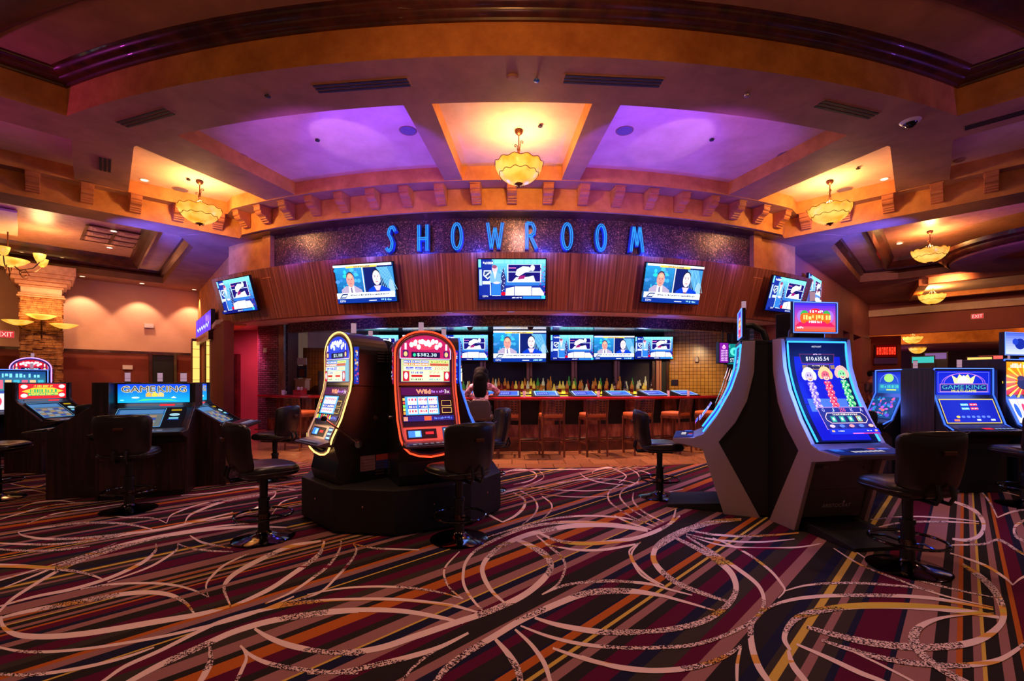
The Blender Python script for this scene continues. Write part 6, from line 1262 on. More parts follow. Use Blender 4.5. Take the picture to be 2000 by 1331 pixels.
def curved_machine(label, loc, rz, topper=True):
    t = thing('slot_machine', label, 'slot machine', loc, rz); H = .36
    sil = [(.225, 1.82), (.345, 1.82), (.335, 1.5), (.27, 1.2), (.16, .97), (.0, .76), (.39, 0), (.05, 0), (-.16, .68), (-.45, .74), (-.46, .775), (-.22, .80), (-.15, .84), (-.01, 1.05), (.125, 1.32), (.195, 1.54)]
    for s in (-1, 1): a = MB(); x = s*H; a.side(sil, x-.022, x+.022); a.build('silver_side_panel', 'silver', t, bevel=.004)
    a = MB(); a.side([(y+.02, z-.005) for y, z in SCR]+[(.62, 1.79), (.62, .02), (.30, .02), (.05, .60), (-.10, .78)], -H+.02, H-.02); a.build('cabinet', 'black', t)
    a = MB(); a.side([(-.10, .68), (.05, .12), (.10, .12), (-.02, .70)], -H+.05, H-.05); a.build('front_panel', 'greypanel', t, bevel=.004)
    A = Art(tilt_plane(.05, .12, -.10, .68, -.3, .003)[0], .0006)
    A.line([(-.0, .29), (.6, .29)], .004, K(40, 34, 36)); A.text('ARISTOCRAT', .33, .10, .038, K(214, 190, 186), .30); A.disc(.40, .155, .010, .016, K(214, 190, 186), 8); A.rect(.0, .505, .09, .54, K(20, 18, 20)); A.rect(.10, .505, .15, .53, K(120, 100, 106)); A.disc(.52, .50, .012, .012, K(20, 16, 18)); A.build('panel_lettering', 'print', t)
    a = MB(); a.side([(-.455, .745), (-.46, .785), (-.24, .80), (-.16, .84), (-.10, .84), (-.08, .69), (-.16, .69)], -H-.02, H+.02); a.build('button_deck', 'gun', t, bevel=.01)
    f0 = tilt_plane(-.45, .787, -.245, .801, -.34, .003)[0]; A = Art(lambda u, v, w_: f0(u*.81, v, w_), .0006); A.rect(.0, .0, .84, .2, K(20, 40, 120)); A.rect(.18, .06, .62, .13, K(30, 28, 36))
    for i in range(7): A.rect(.22+.055*i, .07, .26+.055*i, .12, K(236, 226, 240))
    A.rect(.02, .1, .14, .18, K(60, 120, 250)); A.rect(.28, .14, .46, .20, K(14, 10, 16)); A.rect(.50, .15, .58, .19, K(240, 50, 40)); A.rect(.62, .14, .74, .19, K(90, 110, 250)); A.build('button_panel', 'artlo', t)
    # curved screen
    f1 = curvefn(-.3, 0, .004); vmap = ((0, 0), (.13, .075), (.375, .315), (.42, .335), (.72, .775), (.85, .905), (SL[-1], SL[-1]))
    def vm(v):
        for (a0, b0), (a1, b1) in zip(vmap, vmap[1:]):
            if v <= a1: return b0+(b1-b0)*(v-a0)/(a1-a0)
        return v
    A = Art(lambda u, v, w_: f1(u*.896, vm(v), w_), .0006); Lh = SL[-1]
    A.rect(0, 0, .67, Lh, K(6, 8, 60), 24); A.rect(.055, .03, .615, Lh-.20, K(12, 20, 190), 24); A.rect(.10, .38, .56, .50, K(70, 110, 220), 3)
    A.text('ARISTOCRAT', .335, Lh-.075, .022, K(220, 225, 255), .12)
    A.poly([(.12, Lh-.17), (.55, Lh-.17), (.53, Lh-.27), (.14, Lh-.27)], K(110, 40, 90)); A.poly([(.127, Lh-.178), (.543, Lh-.178), (.527, Lh-.262), (.143, Lh-.262)], K(16, 8, 40)); A.text('$10,635.54', .335, Lh-.245, .045, K(240, 240, 255), .28); dashes(A, .29, Lh-.182, .38, .016, K(230, 190, 240))
    A.rect(.20, Lh-.325, .47, Lh-.28, K(150, 110, 60)); A.rect(.205, Lh-.32, .465, Lh-.285, K(30, 16, 30)); A.text('$687.18', .335, Lh-.316, .028, K(255, 240, 200), .15); A.rect(.14, Lh-.32, .19, Lh-.285, K(140, 110, 70)); A.rect(.48, Lh-.32, .53, Lh-.285, K(140, 110, 70))
    for cx, c1, c2, hat in ((.17, K(190, 170, 250), K(120, 90, 220), K(250, 240, 250)), (.335, K(250, 90, 80), K(200, 10, 50), K(250, 190, 110)), (.50, K(130, 230, 130), K(10, 140, 60), K(240, 170, 150))):
        vb = .42
        for j in range(9):
            for k in (-1, 0, 1): A.disc(cx+k*.026+.012*(j % 2)+(9-j)*.002, vb+.022*j, .017, .014, c2 if (j+k) % 2 else c1, 8)
            for k in (-1, 1): A.disc(cx+k*.02+.012*(j % 2), vb+.022*j+.006, .006, .005, K(255, 240, 250), 6)
        A.disc(cx, vb+.255, .07, .040, hat, 12); A.disc(cx-.055, vb+.235, .032, .034, hat, 10); A.disc(cx+.055, vb+.235, .032, .034, hat, 10); A.disc(cx, vb+.228, .052, .036, c1, 12); A.disc(cx, vb+.212, .034, .018, K(255, 200, 170), 10)
        for e in (-.016, .016): A.disc(cx+e, vb+.238, .007, .008, K(60, 30, 60), 6)
        A.line([(cx-.018, vb+.212), (cx, vb+.204), (cx+.018, vb+.212)], .006, K(150, 20, 40))
    A.rect(.06, .13, .61, .375, K(210, 150, 220), 6); A.rect(.065, .135, .605, .37, K(30, 20, 110), 6)
    for i, ch in enumerate('QJ9KA'):
        A.text(ch if i != 2 else '250', .12+.108*i, .325, .036, (K(200, 200, 255), K(180, 200, 255), K(255, 90, 110), K(200, 190, 255), K(220, 210, 255))[i], .03 if i != 2 else .07)
    A.poly([(.10, .26), (.14, .305), (.53, .305), (.57, .26), (.57, .225), (.53, .19), (.14, .19), (.10, .225)], K(240, 200, 200)); A.poly([(.107, .258), (.144, .298), (.526, .298), (.563, .258), (.563, .227), (.526, .197), (.144, .197), (.107, .227)], K(20, 10, 60)); dashes(A, .2, .276, .47, .015, K(250, 230, 200))
    for i in range(4): A.rect(.155+.095*i, .203, .21+.095*i, .265, K(220, 160, 90) if i == 3 else K(40, 130, 110)); A.rect(.162+.095*i, .21, .203+.095*i, .258, K(70, 190, 140)); A.disc(.182+.095*i, .235, .012, .016, K(230, 255, 230), 8)
    for i in range(5): A.disc(.12+.108*i, .158, .03, .017, (K(230, 190, 240), K(90, 120, 250), K(250, 150, 140), K(90, 120, 250), K(250, 180, 150))[i], 9)
    A.rect(.055, .03, .615, .125, K(16, 30, 200)); A.rect(.30, .035, .60, .05, K(230, 40, 80)); A.rect(.30, .035, .42, .05, K(240, 110, 220)); A.rect(.08, .07, .11, .1, K(250, 180, 90)); A.rect(.56, .07, .59, .1, K(250, 180, 90)); dashes(A, .15, .075, .22, .018, K(230, 235, 255)); dashes(A, .47, .075, .53, .018, K(230, 235, 255))
    A.build('curved_screen', 'art', t)
    fnE = curvefn(0, 0, .016); n = 26
    pth = [fnE(-.318, Lh*i/n, 0) for i in range(n+1)]+[fnE(.318, Lh*(n-i)/n, 0) for i in range(n+1)]
    a = MB(); a.tube(pth, .0085, 8); a.build('light_outline', 'neon_cyan', t, smooth='all')
    a = MB(); a.side([(.22, 1.79), (.205, 1.835), (.36, 1.835), (.62, 1.80), (.62, 1.79)], -H+.02, H-.02); a.build('top_cap', 'black', t, bevel=.005)
    a = MB(); a.side([(-.52, .0), (-.52, .035), (.08, .10), (.08, .0)], -H+.06, H-.06); a.build('foot_rest', 'blackmat', t, bevel=.005)
    if topper:
        tp_ = thing('x', None, None); tp_.name = 'topper'; tp_.parent = t; del_ = 0
        a = MB(); a.box((-.245, .235, 1.88), (.245, .27, 2.19)); to = a.build('topper_screen_case', 'black', t, bevel=.005)
        bpy.data.objects.remove(tp_)
        A = Art(plane((-.225, .234, 1.895), (1, 0, 0), (0, 0, 1)), .0006); A.grad(0, 0, .45, .28, K(250, 90, 20), K(30, 40, 220), 12); A.poly([(.0, .05), (.45, .05), (.3, .17), (.15, .17)], K(220, 30, 90)); A.disc(.225, .17, .08, .06, K(240, 30, 70)); 
        for s_ in (-1, 1): A.disc(.225+s_*.15, .15, .05, .06, K(160, 110, 230)); A.disc(.225+s_*.12, .16, .045, .05, K(60, 170, 80)); A.disc(.225+s_*.13, .13, .04, .05, K(240, 90, 30))
        A.poly([(.07, .10), (.10, .18), (.35, .18), (.38, .10)], K(240, 100, 30)); dashes(A, .09, .118, .37, .045, K(255, 214, 120)); dashes(A, .16, .185, .29, .026, K(255, 255, 255)); dashes(A, .15, .085, .30, .022, K(255, 250, 255)); dashes(A, .02, .03, .08, .018, K(255, 240, 250)); A.build('topper_picture', 'art', to)
        a = MB(); a.tube([(-.24, .228, 1.885), (.24, .228, 1.885), (.24, .228, 2.185), (-.24, .228, 2.185)], .006, 6, closed=True); a.build('topper_light', 'neon_edge', to)
        a = MB(); a.tube([(0, .27, 2.02), (0, .36, 2.02), (0, .46, 1.95), (0, .50, 1.82)], .034, 10); a.build('topper_arm', 'black', t, smooth=True)
    candle(t, .0 if topper else 0, .27, 2.19 if topper else 1.83, .9)
    lamp('AREA', (0, 0, 0), (.06, .20, 1), 34, sx=.6, sy=.8); l = COL.objects[-1]; l.parent = t; l.location = (0, -.10, 1.36); l.rotation_euler = (R(66), 0, 0)
    return t
cm = (2.94, 4.98)
for i, lb in enumerate(('large silver-sided slot machine with a tall curved blue-lit screen, facing the viewer', 'silver-sided curved slot machine turned away to the left, seen edge on', 'silver-sided curved slot machine at the back of the cluster of three')):
    an = R(8-120*i) if i < 2 else R(128); nx, ny = sin(an), -cos(an)
    curved_machine(lb, (cm[0]+nx*.66, cm[1]+ny*.66, 0), an)
a = MB(); a.prism([(.34*cos(2*pi*k/6), .34*sin(2*pi*k/6)) for k in range(6)], 0, 1.78); o = a.build('machine_core', 'blackmat', None); o.location = (*cm, 0); tag(o, 'black filler column between the three silver-sided machines', 'filler column')
a = MB(); a.box((-.05, .09, 0), (.05, .0, .0)) if 0 else None

# slanted card machines in veneered cabinets
def art_king(A, w, h):
    A.grad(0, 0, w, h, K(20, 170, 220), K(16, 50, 230), 10); A.poly([(w*.25, h*.08), (w*.5, h*.14), (w*.85, h*.08), (w*.7, h*.18), (w*.35, h*.2)], K(80, 210, 120))
    A.text('GAME', w*.28, h*.58, h*.32, K(30, 30, 70), w*.46, K(240, 220, 120)); A.text('KING', w*.75, h*.58, h*.32, K(30, 30, 70), w*.40, K(240, 220, 120))
    for i, c in enumerate((K(250, 170, 60), K(255, 200, 60), K(250, 190, 110))): A.poly([(w*(.38+.085*i), h*.32), (w*(.38+.085*i), h*.5), (w*(.42+.085*i), h*.58), (w*(.46+.085*i), h*.5), (w*(.46+.085*i), h*.32)], c)
    A.disc(w*.24, h*.28, w*.055, h*.05, K(200, 236, 250), 10); A.poly([(w*.73, h*.24), (w*.77, h*.34), (w*.81, h*.24)], K(240, 250, 250)); A.disc(w*.06, h*.14, w*.03, h*.04, K(120, 220, 240), 8)
def art_redsign(A, w, h):
    A.rect(0, 0, w, h, K(220, 20, 24)); A.poly([(w*.05, h*.5), (w*.3, h*.75), (w*.7, h*.75), (w*.95, h*.5), (w*.7, h*.3), (w*.3, h*.3)], K(250, 190, 40)); dashes(A, w*.22, h*.42, w*.8, h*.22, K(30, 170, 90)); dashes(A, w*.3, h*.78, w*.7, h*.14, K(250, 200, 60)); A.rect(w*.18, h*.2, w*.82, h*.4, K(40, 160, 90)); dashes(A, w*.2, h*.24, w*.8, h*.12, K(250, 220, 60))
    for u in (.1, .9):
        for v in (.22, .82): A.disc(w*u, h*v, w*.07, h*.13, K(255, 220, 210))
def card_machine(label, loc, rz, art, w=.80, lights=((-.25, .55),), dp=.86):
    t = thing('card_machine', label, 'slot machine', loc, rz); h = w/2
    a = MB(); a.side([(.0, 0), (.0, .78), (.42, 1.06), (.46, 1.12), (.46, 1.385), (dp, 1.385), (dp, 0)], -h, h); a.build('cabinet', 'black', t, bevel=.006)
    a = MB()
    for s in (-1, 1): a.side([(-.02, 0), (-.02, .70), (-.25, .76), (-.26, .80), (-.02, .80), (.40, 1.08), (.43, 1.13), (.43, 1.39), (dp+.02, 1.39), (dp+.02, 0)], s*(h+.015)-.016, s*(h+.015)+.016)
    a.build('side_panel', 'cabinet', t, bevel=.004)
    a = MB(); a.box((-h, -.018, .06), (h, .0, .66)); a.build('front_door', 'cabinet', t, bevel=.006)
    a = MB(); a.cyl((-.1, -.03, .32), (-.1, -.018, .32), .012); a.cyl((.15, -.03, .38), (.15, -.018, .38), .012); a.build('door_lock', 'chrome', t)
    a = MB(); a.side([(-.27, .765), (-.27, .805), (-.03, .835), (.02, .80), (-.02, .72)], -h+.0, h); a.build('button_deck', 'black', t, bevel=.008)
    A = Art(tilt_plane(-.25, .808, -.035, .835, -h+.05, .002)[0], .0006); [A.rect(.06+.08*i, .05, .12+.08*i, .1, K(150, 140, 170)) for i in range(7)]; A.line([(.02, .02), (w-.12, .02)], .008, K(110, 150, 220)); A.build('buttons', 'artlo', t)
    fn, L = tilt_plane(.02, .80, .41, 1.06, -h+.06, .008); A = Art(fn, .0006); A.rect(0, 0, w-.12, L, K(16, 14, 22)); A.rect(.02, .06, w*.60, L-.04, K(50, 110, 190)); A.rect(.03, .07, w*.60-.01, L-.14, K(120, 130, 130)); A.rect(.04, L-.13, w*.60-.02, L-.05, K(90, 150, 210))
    for i in range(5):
        for j in range(4): A.rect(.04+i*.082, .08+j*.055, .11+i*.082, .122+j*.055, (K(70, 90, 180), K(190, 150, 120), K(160, 170, 190))[(i+j) % 3])
    A.frame(.012, .052, w*.60+.008, L-.032, .006, K(120, 200, 240)); u = w*.68
    A.rect(u, L-.10, u+.11, L-.065, K(200, 160, 20)); A.disc(u+.05, L-.18, .055, .03, K(190, 240, 255)); A.rect(u, L-.27, u+.10, L-.235, K(140, 230, 250)); A.rect(u-.01, L-.29, u+.11, L-.28, K(20, 80, 230)); A.build('game_screen', 'artlo', t)
    a = MB(); a.box((-h+.1, .44, 1.07), (h-.1, .462, 1.115)); a.build('player_strip', 'bronze', t, bevel=.004); A = Art(plane((.06, .438, 1.078), (1, 0, 0), (0, 0, 1))); A.rect(0, 0, .16, .03, K(230, 30, 30)); A.build('player_display', 'art', t)
    aw = w-.08; A = Art(plane((-aw/2, .457, 1.13), (1, 0, 0), (0, 0, 1)), .0006); art(A, aw, .235); A.build('lit_title', 'art', t)
    for x, y in lights: candle(t, x, y, 1.39, 1.1)
    lamp('AREA', (0, 0, 0), (.2, .5, 1), 2.5, sx=.6, sy=.3); l = COL.objects[-1]; l.parent = t; l.location = (0, .42, 1.22); l.rotation_euler = (R(80), 0, 0)
    return t
card_machine('slanted card machine with blue title panel in the left island, facing the viewer', (-4.45, 5.56, 0), R(24), art_king, .84, ((-.32, .6), (.0, .7), (.27, .7)))
card_machine('slanted card machine of the left island facing right, seen from its side', (-4.02, 6.66, 0), R(106), art_king, .80, ((-.1, .6),), .6)
card_machine('slanted card machine of the left island facing left, seen from its side', (-5.62, 5.86, 0), R(-74), art_king, .76, (), .58)
card_machine('slanted machine with red title panel at the left edge of the picture', (-7.12, 7.4, 0), R(84), art_redsign, .76, (), .6)
t = thing('island_core', 'dark veneered block in the middle of the left machine island', 'cabinet block', (-4.92, 6.50, 0), R(20)); a = MB(); a.box((-.12, -.05, 0), (.22, .7, 1.38)); a.build('core_block', 'cabinet', t, bevel=.006)
t = thing('machine_partition', 'dark veneered partition at the far left edge beside the red-titled machine', 'partition', (-8.3, 6.75, 0), R(42)); a = MB(); a.box((-.7, 0, 0), (.42, .08, 1.40)); a.build('veneer_panel', 'cabinet', t, bevel=.006)
# upright machines
def art_crown(A, w, h):
    A.rect(0, 0, w, h, K(16, 30, 190)); A.frame(w*.03, h*.1, w*.97, h*.95, h*.015, K(120, 130, 250))
    for rr_ in (.40, .36): A.line([(w/2+w*rr_*cos(pi*i/14), h*.48+h*.42*sin(pi*i/14)) for i in range(15)], h*.02, K(200, 120, 230))
    A.poly([(w*.33, h*.48), (w*.28, h*.82), (w*.38, h*.68), (w*.42, h*.86), (w*.5, h*.74), (w*.58, h*.86), (w*.62, h*.68), (w*.72, h*.82), (w*.67, h*.48)], K(250, 230, 150)); A.poly([(w*.38, h*.5), (w*.4, h*.66), (w*.5, h*.82), (w*.6, h*.66), (w*.62, h*.5)], K(255, 250, 220))
    A.rect(w*.06, h*.12, w*.94, h*.46, K(230, 150, 220)); A.rect(w*.07, h*.14, w*.93, h*.44, K(16, 30, 130)); A.text('GAME', w*.3, h*.24, h*.17, K(70, 170, 190), w*.40, K(20, 20, 60)); A.text('KING', w*.72, h*.24, h*.17, K(70, 170, 190), w*.36, K(20, 20, 60)); A.text('MULTI-GAME', w*.5, h*.11, h*.10, K(240, 240, 60), w*.46)
def low_blue(A, w, h):
    A.rect(0, 0, w, h, K(20, 30, 170)); A.frame(0, 0, w, h, .012, K(220, 190, 70))
    for i, c in enumerate((K(60, 170, 210), K(230, 40, 60))):
        for j in range(2): A.rect(w*(.36+.16*i), h*(.55+.16*j), w*(.50+.16*i), h*(.65+.16*j), c); dashes(A, w*(.37+.16*i), h*(.575+.16*j), w*(.49+.16*i), h*.05, K(220, 240, 250))
    for i in range(7): A.disc(w*(.24+.09*i), h*.26, w*.035, h*.05, K(240, 200, 60) if i == 0 else K(90, 120, 250), 10)
    A.rect(w*.14, h*.08, w*.24, h*.16, K(220, 120, 60)); A.rect(w*.55, h*.1, w*.62, h*.17, K(200, 210, 255)); A.rect(w*.8, h*.1, w*.88, h*.17, K(200, 210, 255))
def art_green(A, w, h):
    A.grad(0, 0, w, h, K(20, 90, 160), K(20, 30, 180)); A.disc(w*.5, h*.72, w*.2, h*.2, K(150, 220, 90)); A.line([(w/2+w*.38*cos(pi*i/12), h*.5+h*.42*sin(pi*i/12)) for i in range(13)], h*.02, K(140, 150, 255)); A.rect(w*.08, h*.12, w*.92, h*.45, K(40, 110, 170)); dashes(A, w*.15, h*.25, w*.85, h*.14, K(60, 190, 170)); A.rect(w*.4, h*.14, w*.8, h*.2, K(190, 230, 60))
def low_multi(A, w, h):
    A.rect(0, 0, w, h, K(16, 60, 110)); r = random.Random(4)
    for i in range(60): A.disc(w*r.uniform(.06, .94), h*r.uniform(.06, .94), w*r.uniform(.02, .08), h*r.uniform(.02, .08), (K(90, 60, 200), K(40, 150, 170), K(220, 90, 60), K(30, 110, 220), K(190, 80, 190))[i % 5], 8)
def art_fire(A, w, h):
    A.grad(0, 0, w, h, K(200, 20, 10), K(255, 150, 20), 10); r = random.Random(8)
    for i in range(16): A.poly([(w*.5, h*.4), (w*(.5+.6*cos(i*.39)), h*(.4+.6*sin(i*.39))), (w*(.5+.6*cos(i*.39+.12)), h*(.4+.6*sin(i*.39+.12)))], K(255, 210, 60))
    A.disc(w*.5, h*.35, w*.22, h*.2, K(30, 16, 20)); A.disc(w*.38, h*.5, w*.1, h*.08, K(60, 30, 26)); dashes(A, w*.1, h*.82, w*.9, h*.13, K(250, 240, 220))
def low_reels(A, w, h):
    A.rect(0, 0, w, h, K(200, 190, 200))
    for i in range(5): A.rect(w*(.02+.2*i), h*.05, w*(.18+.2*i), h*.95, K(240, 236, 244)); A.disc(w*(.1+.2*i), h*.5, w*.06, h*.3, (K(40, 90, 210), K(220, 50, 60), K(60, 160, 80))[i % 3])
def art_blueteal(A, w, h):
    A.grad(0, 0, w, h, K(60, 130, 120), K(20, 60, 130)); 
    for i in range(8): A.rect(w*(.04+.12*i), h*.1, w*(.13+.12*i), h*.55, (K(220, 180, 120), K(60, 170, 190), K(210, 90, 110))[i % 3])
    dashes(A, w*.1, h*.68, w*.9, h*.2, K(120, 210, 230))
def upright(label, loc, rz, art, low, w=.84, topper=None, neon='neon_blue', zb=0, H=1.58):
    t = thing('upright_machine', label, 'slot machine', loc, rz); h = w/2
    a = MB(); a.side([(.0, 0), (.0, .62), (-.10, .74), (.02, .86), (.14, 1.18), (.16, 1.22), (.16, H), (.60, H), (.60, 0)], -h, h); a.build('cabinet', 'black', t, bevel=.008)
    a = MB(); a.side([(-.22, .76), (-.23, .80), (-.08, .83), (.03, .87), (.03, .74), (-.05, .68)], -h+.02, h-.02); a.build('button_deck', 'black', t, bevel=.012)
    A = Art(tilt_plane(-.21, .803, -.085, .828, -h+.06, .004)[0], .0006); A.rect(0, .04, w-.12, .11, K(26, 20, 30)); A.rect(w*.36, .045, w*.5, .1, K(250, 30, 40)); [A.rect(w*(.53+.06*i), .05, w*(.57+.06*i), .08, K(140, 170, 220)) for i in range(5)]; A.build('buttons', 'art', t)
    fn, L = tilt_plane(.02, .87, .135, 1.175, -h+.05, .008); A = Art(fn, .0006); low(A, w-.10, L); A.build('game_screen', 'art', t)
    A = Art(plane((-h+.05, .154, 1.23), (1, 0, 0), (0, 0, 1)), .0006); art(A, w-.10, H-1.27); A.build('lit_title', 'art', t)
    for s in (-1, 1):
        pth = [(s*(h-.018), -.10, .80), (s*(h-.018), .005, .86), (s*(h-.018), .125, 1.18), (s*(h-.018), .148, 1.23), (s*(h-.018), .148, H-.01)]
        a = MB(); a.tube(pth, .0085, 6); a.build('edge_light', neon, t, smooth=True)
    a = MB(); a.tube([(-h+.018, .148, H-.008), (h-.018, .148, H-.008)], .006, 6); a.build('edge_light', 'neon_edge', t)
    a = MB(); a.box((-h+.08, -.004, .08), (h-.08, .0, .55)); a.build('belly_door', 'blackmat', t, bevel=.004)
    candle(t, h*.5, .4, H)
    for s in (-1, 1): a = MB(); a.box((s*(h+.006)-.005, .12, 0), (s*(h+.006)+.005, .60, H-.03)); a.build('veneer_side', 'cabinet', t)
    if topper:
        a = MB(); a.box((-.26, .22, H+.05), (.26, .28, H+.36)); a.cyl((0, .25, H), (0, .25, H+.06), .04); c = a.build('topper_case', 'black', t, bevel=.006); A = Art(plane((-.245, .219, H+.065), (1, 0, 0), (0, 0, 1)), .0006); topper(A, .49, .28); A.build('topper_picture', 'art', c)
        a = MB(); a.tube([(-.255, .215, H+.055), (.255, .215, H+.055), (.255, .215, H+.355), (-.255, .215, H+.355)], .005, 6, closed=True); a.build('topper_light', 'neon_edge', c)
    lamp('AREA', (0, 0, 0), (.1, .2, 1), 12, sx=.6, sy=.6); l = COL.objects[-1]; l.parent = t; l.location = (0, .0, 1.2); l.rotation_euler = (R(75), 0, 0)
    return t
def art_bluewhite(A, w, h): A.grad(0, 0, w, h, K(200, 210, 250), K(60, 90, 220)); A.disc(w*.6, h*.5, w*.22, h*.26, K(20, 40, 150)); A.disc(w*.4, h*.6, w*.12, h*.15, K(30, 60, 190))
upright('blue-lit upright machine with a crown title panel on the right', (5.84, 5.80, 0), R(3), art_crown, low_blue)
upright('blue-lit upright machine turned to the left, behind the large silver machine', (5.36, 6.76, 0), R(-98), art_green, low_multi, .62)
upright('upright machine with a fiery orange panel at the right edge of the picture', (6.82, 5.95, 0), R(16), art_fire, low_reels, .84, art_bluewhite, H=1.70)
upright('teal-lit machine at the left edge behind the red-titled one', (-9.45, 8.7, 0), R(44), art_blueteal, low_reels, 1.0, neon='neon_edge', H=1.64)
arch_machine('arched slot machine with violet and red lights in front of the stone pillar', (-9.95, 9.5, .42), R(38), 'violet')
a = MB(); a.box((-.4, -.05, 0), (.4, .7, .42)); o = a.build('machine_stand', 'blackmat', None); o.location = (-9.95, 9.5, 0); o.rotation_euler = (0, 0, R(38)); tag(o, 'black stand under the violet-lit arched machine', 'stand')
# ================================================================ wall lamps, signs and the far room
t = thing('pillar_wall_lamp', 'three-bowl amber wall lamp on the stone pillar', 'wall lamp', (-12.32, 12.07, 2.92), R(45))
a = MB()
for x, z in ((-.42, .0), (0, .16), (.42, -.0)): a.tube([(0, 0, -.25), (x*.4, -.1, -.2), (x*.8, -.16, z-.18), (x, -.2, z-.08)], .012, 6)
a.tube([(0, .05, -.5), (0, -.02, -.3), (0, 0, .1)], .02, 6); a.build('lamp_arms', 'bronze', t, smooth=True)
for x, z in ((-.42, .0), (0, .18), (.42, -.02)):
    a = MB(); a.lathe([(.001, -.10), (.10, -.085), (.2, -.04), (.29, .02), (.28, .022), (.19, -.03), (.001, -.085)], 28, 0, Tr(x, -.2, z)); a.build('glass_bowl', 'bowl', t, smooth='all')
for x in (-.4, 0, .4): lamp('POINT', (-12.0+x*.7, 11.75+x*.7, 3.25), WARM, 9, .05)
t = thing('arm_chandelier', 'amber glass multi-arm chandelier cut off by the left edge', 'chandelier', (-11.6, 10.6, 4.92))
a = MB(); a.cyl((0, 0, 0), (0, 0, -.9), .014)
for k in range(6):
    th = k*pi/3+.2; c = (cos(th), sin(th)); a.tube([(0, 0, -.75), (.25*c[0], .25*c[1], -.95), (.5*c[0], .5*c[1], -.88), (.62*c[0], .62*c[1], -.74)], .011, 6); a.tube([((.3+.08*cos(j*.7))*c[0], (.3+.08*cos(j*.7))*c[1], -1.0+.08*sin(j*.7)) for j in range(9)], .008, 5)
a.build('iron_arms', 'bronze', t, smooth=True)
for k in range(6):
    th = k*pi/3+.2; a = MB(); a.lathe([(.03, -.02), (.07, .02), (.10, .10), (.115, .17), (.105, .17), (.09, .10), (.03, .0)], 20, 0, Tr(.62*cos(th), .62*sin(th), -.72)); a.build('glass_shade', 'bowl', t, smooth='all')
a = MB(); a.lathe([(.001, -.16), (.12, -.14), (.26, -.07), (.36, .02), (.35, .02), (.25, -.06), (.001, -.13)], 32, 0, Tr(0, 0, -.72)); a.build('glass_bowl', 'bowl', t, smooth='all')
def exit_sign(label, loc, rz):
    t = thing('exit_sign', label, 'exit sign', loc, rz); a = MB(); a.box((-.16, 0, 0), (.16, .04, .19)); a.build('sign_box', 'white', t, bevel=.004)
    A = Art(plane((-.15, -.002, .01), (1, 0, 0), (0, 0, 1)), .0006); A.rect(0, 0, .30, .17, K(190, 50, 50)); A.text('EXIT', .15, .03, .11, K(255, 190, 180), .25); A.build('sign_face', 'art', t)
exit_sign('red EXIT sign on the header wall at the right', (16.30, 16.14, 3.60), R(-45)); exit_sign('red EXIT sign at the far left edge', (-12.75, 11.6, 2.5), R(45))
def pic_led(A, w, h): A.rect(0, 0, w, h, K(60, 0, 0)); [(A.rect(w*(.06+.115*i), h*.2, w*(.145+.115*i), h*.8, K(255, 50, 30)), A.rect(w*(.085+.115*i), h*(.3 if i % 3 else .55), w*(.12+.115*i), h*(.45 if i % 2 else .7), K(90, 0, 0))) for i in range(8)]
sign('led_sign', 'red lettered lit sign in the far room beyond the right wall', 'sign', (15.42, 19.0, 2.42), R(-18), .72, .50, pic_led, 'arthi', .1)
a = MB(); a.box((-.4, 0, 0), (.4, .1, .25)); o = a.build('sign_valance', plain('violet_board', S(90, 60, 150), .5), None); o.location = (15.42, 19.0, 2.13); o.rotation_euler = (0, 0, R(-18)); tag(o, 'violet board under the red lettered sign', 'board')
for x, y, z, lb in ((-11.6, 14.72, 3.12, 'small pale wall device high on the beige wall'), (-11.98, 14.36, 1.78, 'small pale outlet plate on the red-brown wall')):
    a = MB(); a.box((-.12, -.03, 0), (.12, .02, .13)); o = a.build('wall_plate', 'white', None, bevel=.004); o.location = (x, y, z); o.rotation_euler = (0, 0, R(45)); tag(o, lb, 'wall plate')
a = MB(); a.box((-.05, -.02, 0), (.05, .01, .11)); o = a.build('thermostat', 'white', None, bevel=.004); o.location = (-5.92, 11.06, 2.10); o.rotation_euler = (0, 0, R(-21)); tag(o, 'small white device on the woven panel left of the bar', 'thermostat')
# stepladder-like red rack by the right wall
t = thing('red_rack', 'tall red open rack standing by the right wall piers', 'rack', (9.42, 12.15, 0), R(-30))
a = MB()
for x in (-.3, .3): a.tube([(x*1.05, -.1, 0), (x, 0, 1.5)], .02, 6); a.tube([(x*1.05, .35, 0), (x, .05, 1.5)], .018, 6)
a.build('rails', plain('red_rails', S(170, 30, 24), .4), t)
for k in range(5): a = MB(); a.box((-.3, -.1+.02*k, .15+.3*k), (.3, .1, .18+.3*k)); a.build('rack_shelf', plain('brown_step', S(120, 60, 40), .5), t)
# person far back, dark shirt
t = thing('person', 'distant standing person in dark clothes between the right wall and the blue-lit machine', 'person', (9.85, 12.6, 0), R(20))
pts = [(0, 0, .95), (0, 0, 1.15), (0, .0, 1.38), (0, 0, 1.46), (0, -.01, 1.54), (0, -.01, 1.62), (-.19, 0, 1.36), (-.24, -.02, 1.08), (-.22, -.1, .86), (.19, 0, 1.36), (.24, -.02, 1.08), (.22, -.1, .86), (-.09, 0, .9), (-.10, -.01, .5), (-.1, .02, .08), (.09, 0, .9), (.10, -.01, .5), (.1, .02, .08), (-.1, -.12, .05), (.1, -.12, .05)]
ed = [(0, 1), (1, 2), (2, 3), (3, 4), (4, 5), (2, 6), (6, 7), (7, 8), (2, 9), (9, 10), (10, 11), (0, 12), (12, 13), (13, 14), (0, 15), (15, 16), (16, 17), (14, 18), (17, 19)]
rad = [(.15, .1), (.15, .1), (.13, .09), .055, .085, .08, .065, .048, .035, .065, .048, .035, .085, .06, .045, .085, .06, .045, .035, .035]
skin_body(ed, pts, rad, 'body', 'skin', t)
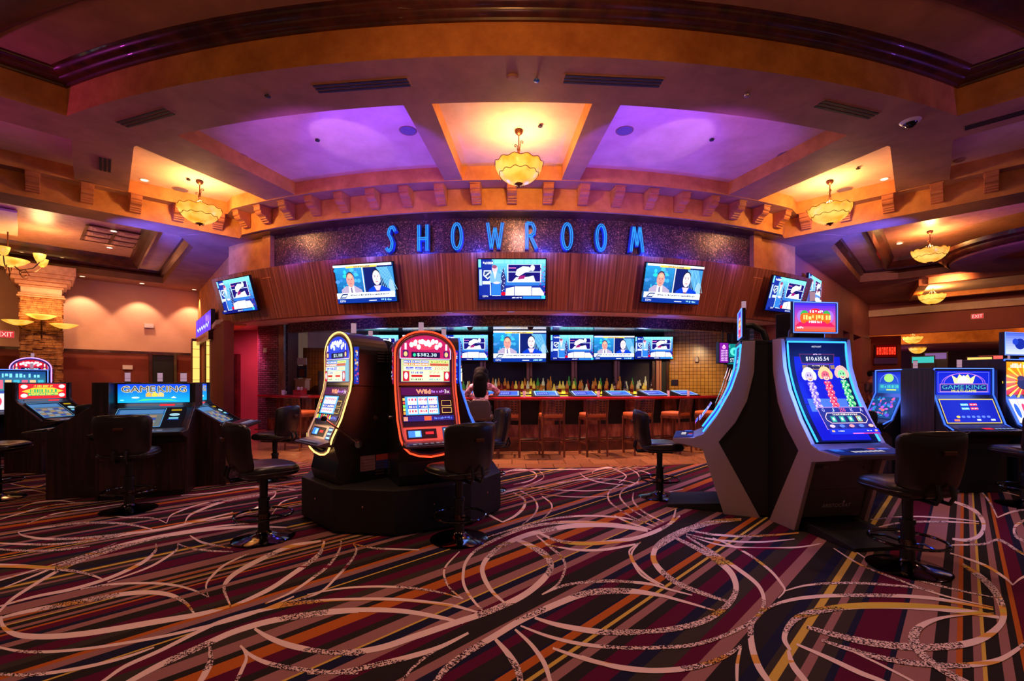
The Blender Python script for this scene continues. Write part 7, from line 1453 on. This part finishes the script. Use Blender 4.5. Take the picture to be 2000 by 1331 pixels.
skin_body([(0, 1), (1, 2), (2, 3), (3, 4), (2, 5), (5, 6)], [(0, 0, .96), (0, 0, 1.15), (0, 0, 1.38), (-.19, 0, 1.36), (-.25, -.02, 1.1), (.19, 0, 1.36), (.25, -.02, 1.1)], [(.17, .12), (.165, .115), (.145, .105), .08, .062, .08, .062], 'shirt', 'greypanel', t)
skin_body([(0, 1), (1, 2), (0, 3), (3, 4)], [(0, 0, .93), (-.10, 0, .5), (-.1, .02, .12), (.10, 0, .5), (.1, .02, .12)], [(.17, .12), .082, .06, .082, .06], 'trousers', 'denim', t)
a = MB(); a.rbox((0, .01, 1.62), (.19, .2, .18), e=.75); a.build('hair', 'hair', t, smooth='all')
# distant machines of the far room, only their lit heads showing
rr = random.Random(21)
far = [(16.05, 18.0, 2.42, 'teal', 'distant dark machine with a teal lit head'), (17.1, 18.6, 2.6, 'neon_violet', 'distant machine with a violet lit head'), (17.35, 17.1, 2.35, 'neon_gold', 'distant machine with an orange lit head'), (18.6, 17.9, 2.45, 'red_led', 'distant machine with a red lit head'), (18.1, 16.4, 2.3, 'neon_blue', 'distant machine with a blue lit head nearest the right edge'), (9.1, 10.3, 1.66, 'neon_edge', 'upright machine behind the fiery one with a pale blue lit head')]
for x, y, h, m_, lb in far:
    t = thing('distant_machine', lb, 'slot machine', (x, y, 0), math.atan2(-(-x), 0-(-y))*-1+0); t.rotation_euler = (0, 0, -math.atan2(-x, y)*1+pi*0) if 0 else (0, 0, math.atan2(-x, y))
    a = MB(); a.side([(0, 0), (0, .7), (-.15, .78), (.02, .86), (.15, 1.2), (.15, h), (.55, h), (.55, 0)], -.36, .36); a.build('cabinet', 'black', t, bevel=.01)
    a = MB(); a.box((-.32, .13, h-.28), (.32, .152, h-.04)); a.build('lit_title', m_ if m_ in ('teal',) else {'neon_gold': 'amber_panel', 'neon_blue': 'can_blue', 'neon_violet': 'can_dim', 'red_led': 'exit_red', 'neon_edge': 'can_blue'}[m_], t)
    a = MB(); a.box((-.3, .02, .9), (.3, .06, 1.15)); a.build('game_screen', 'can_blue', t)
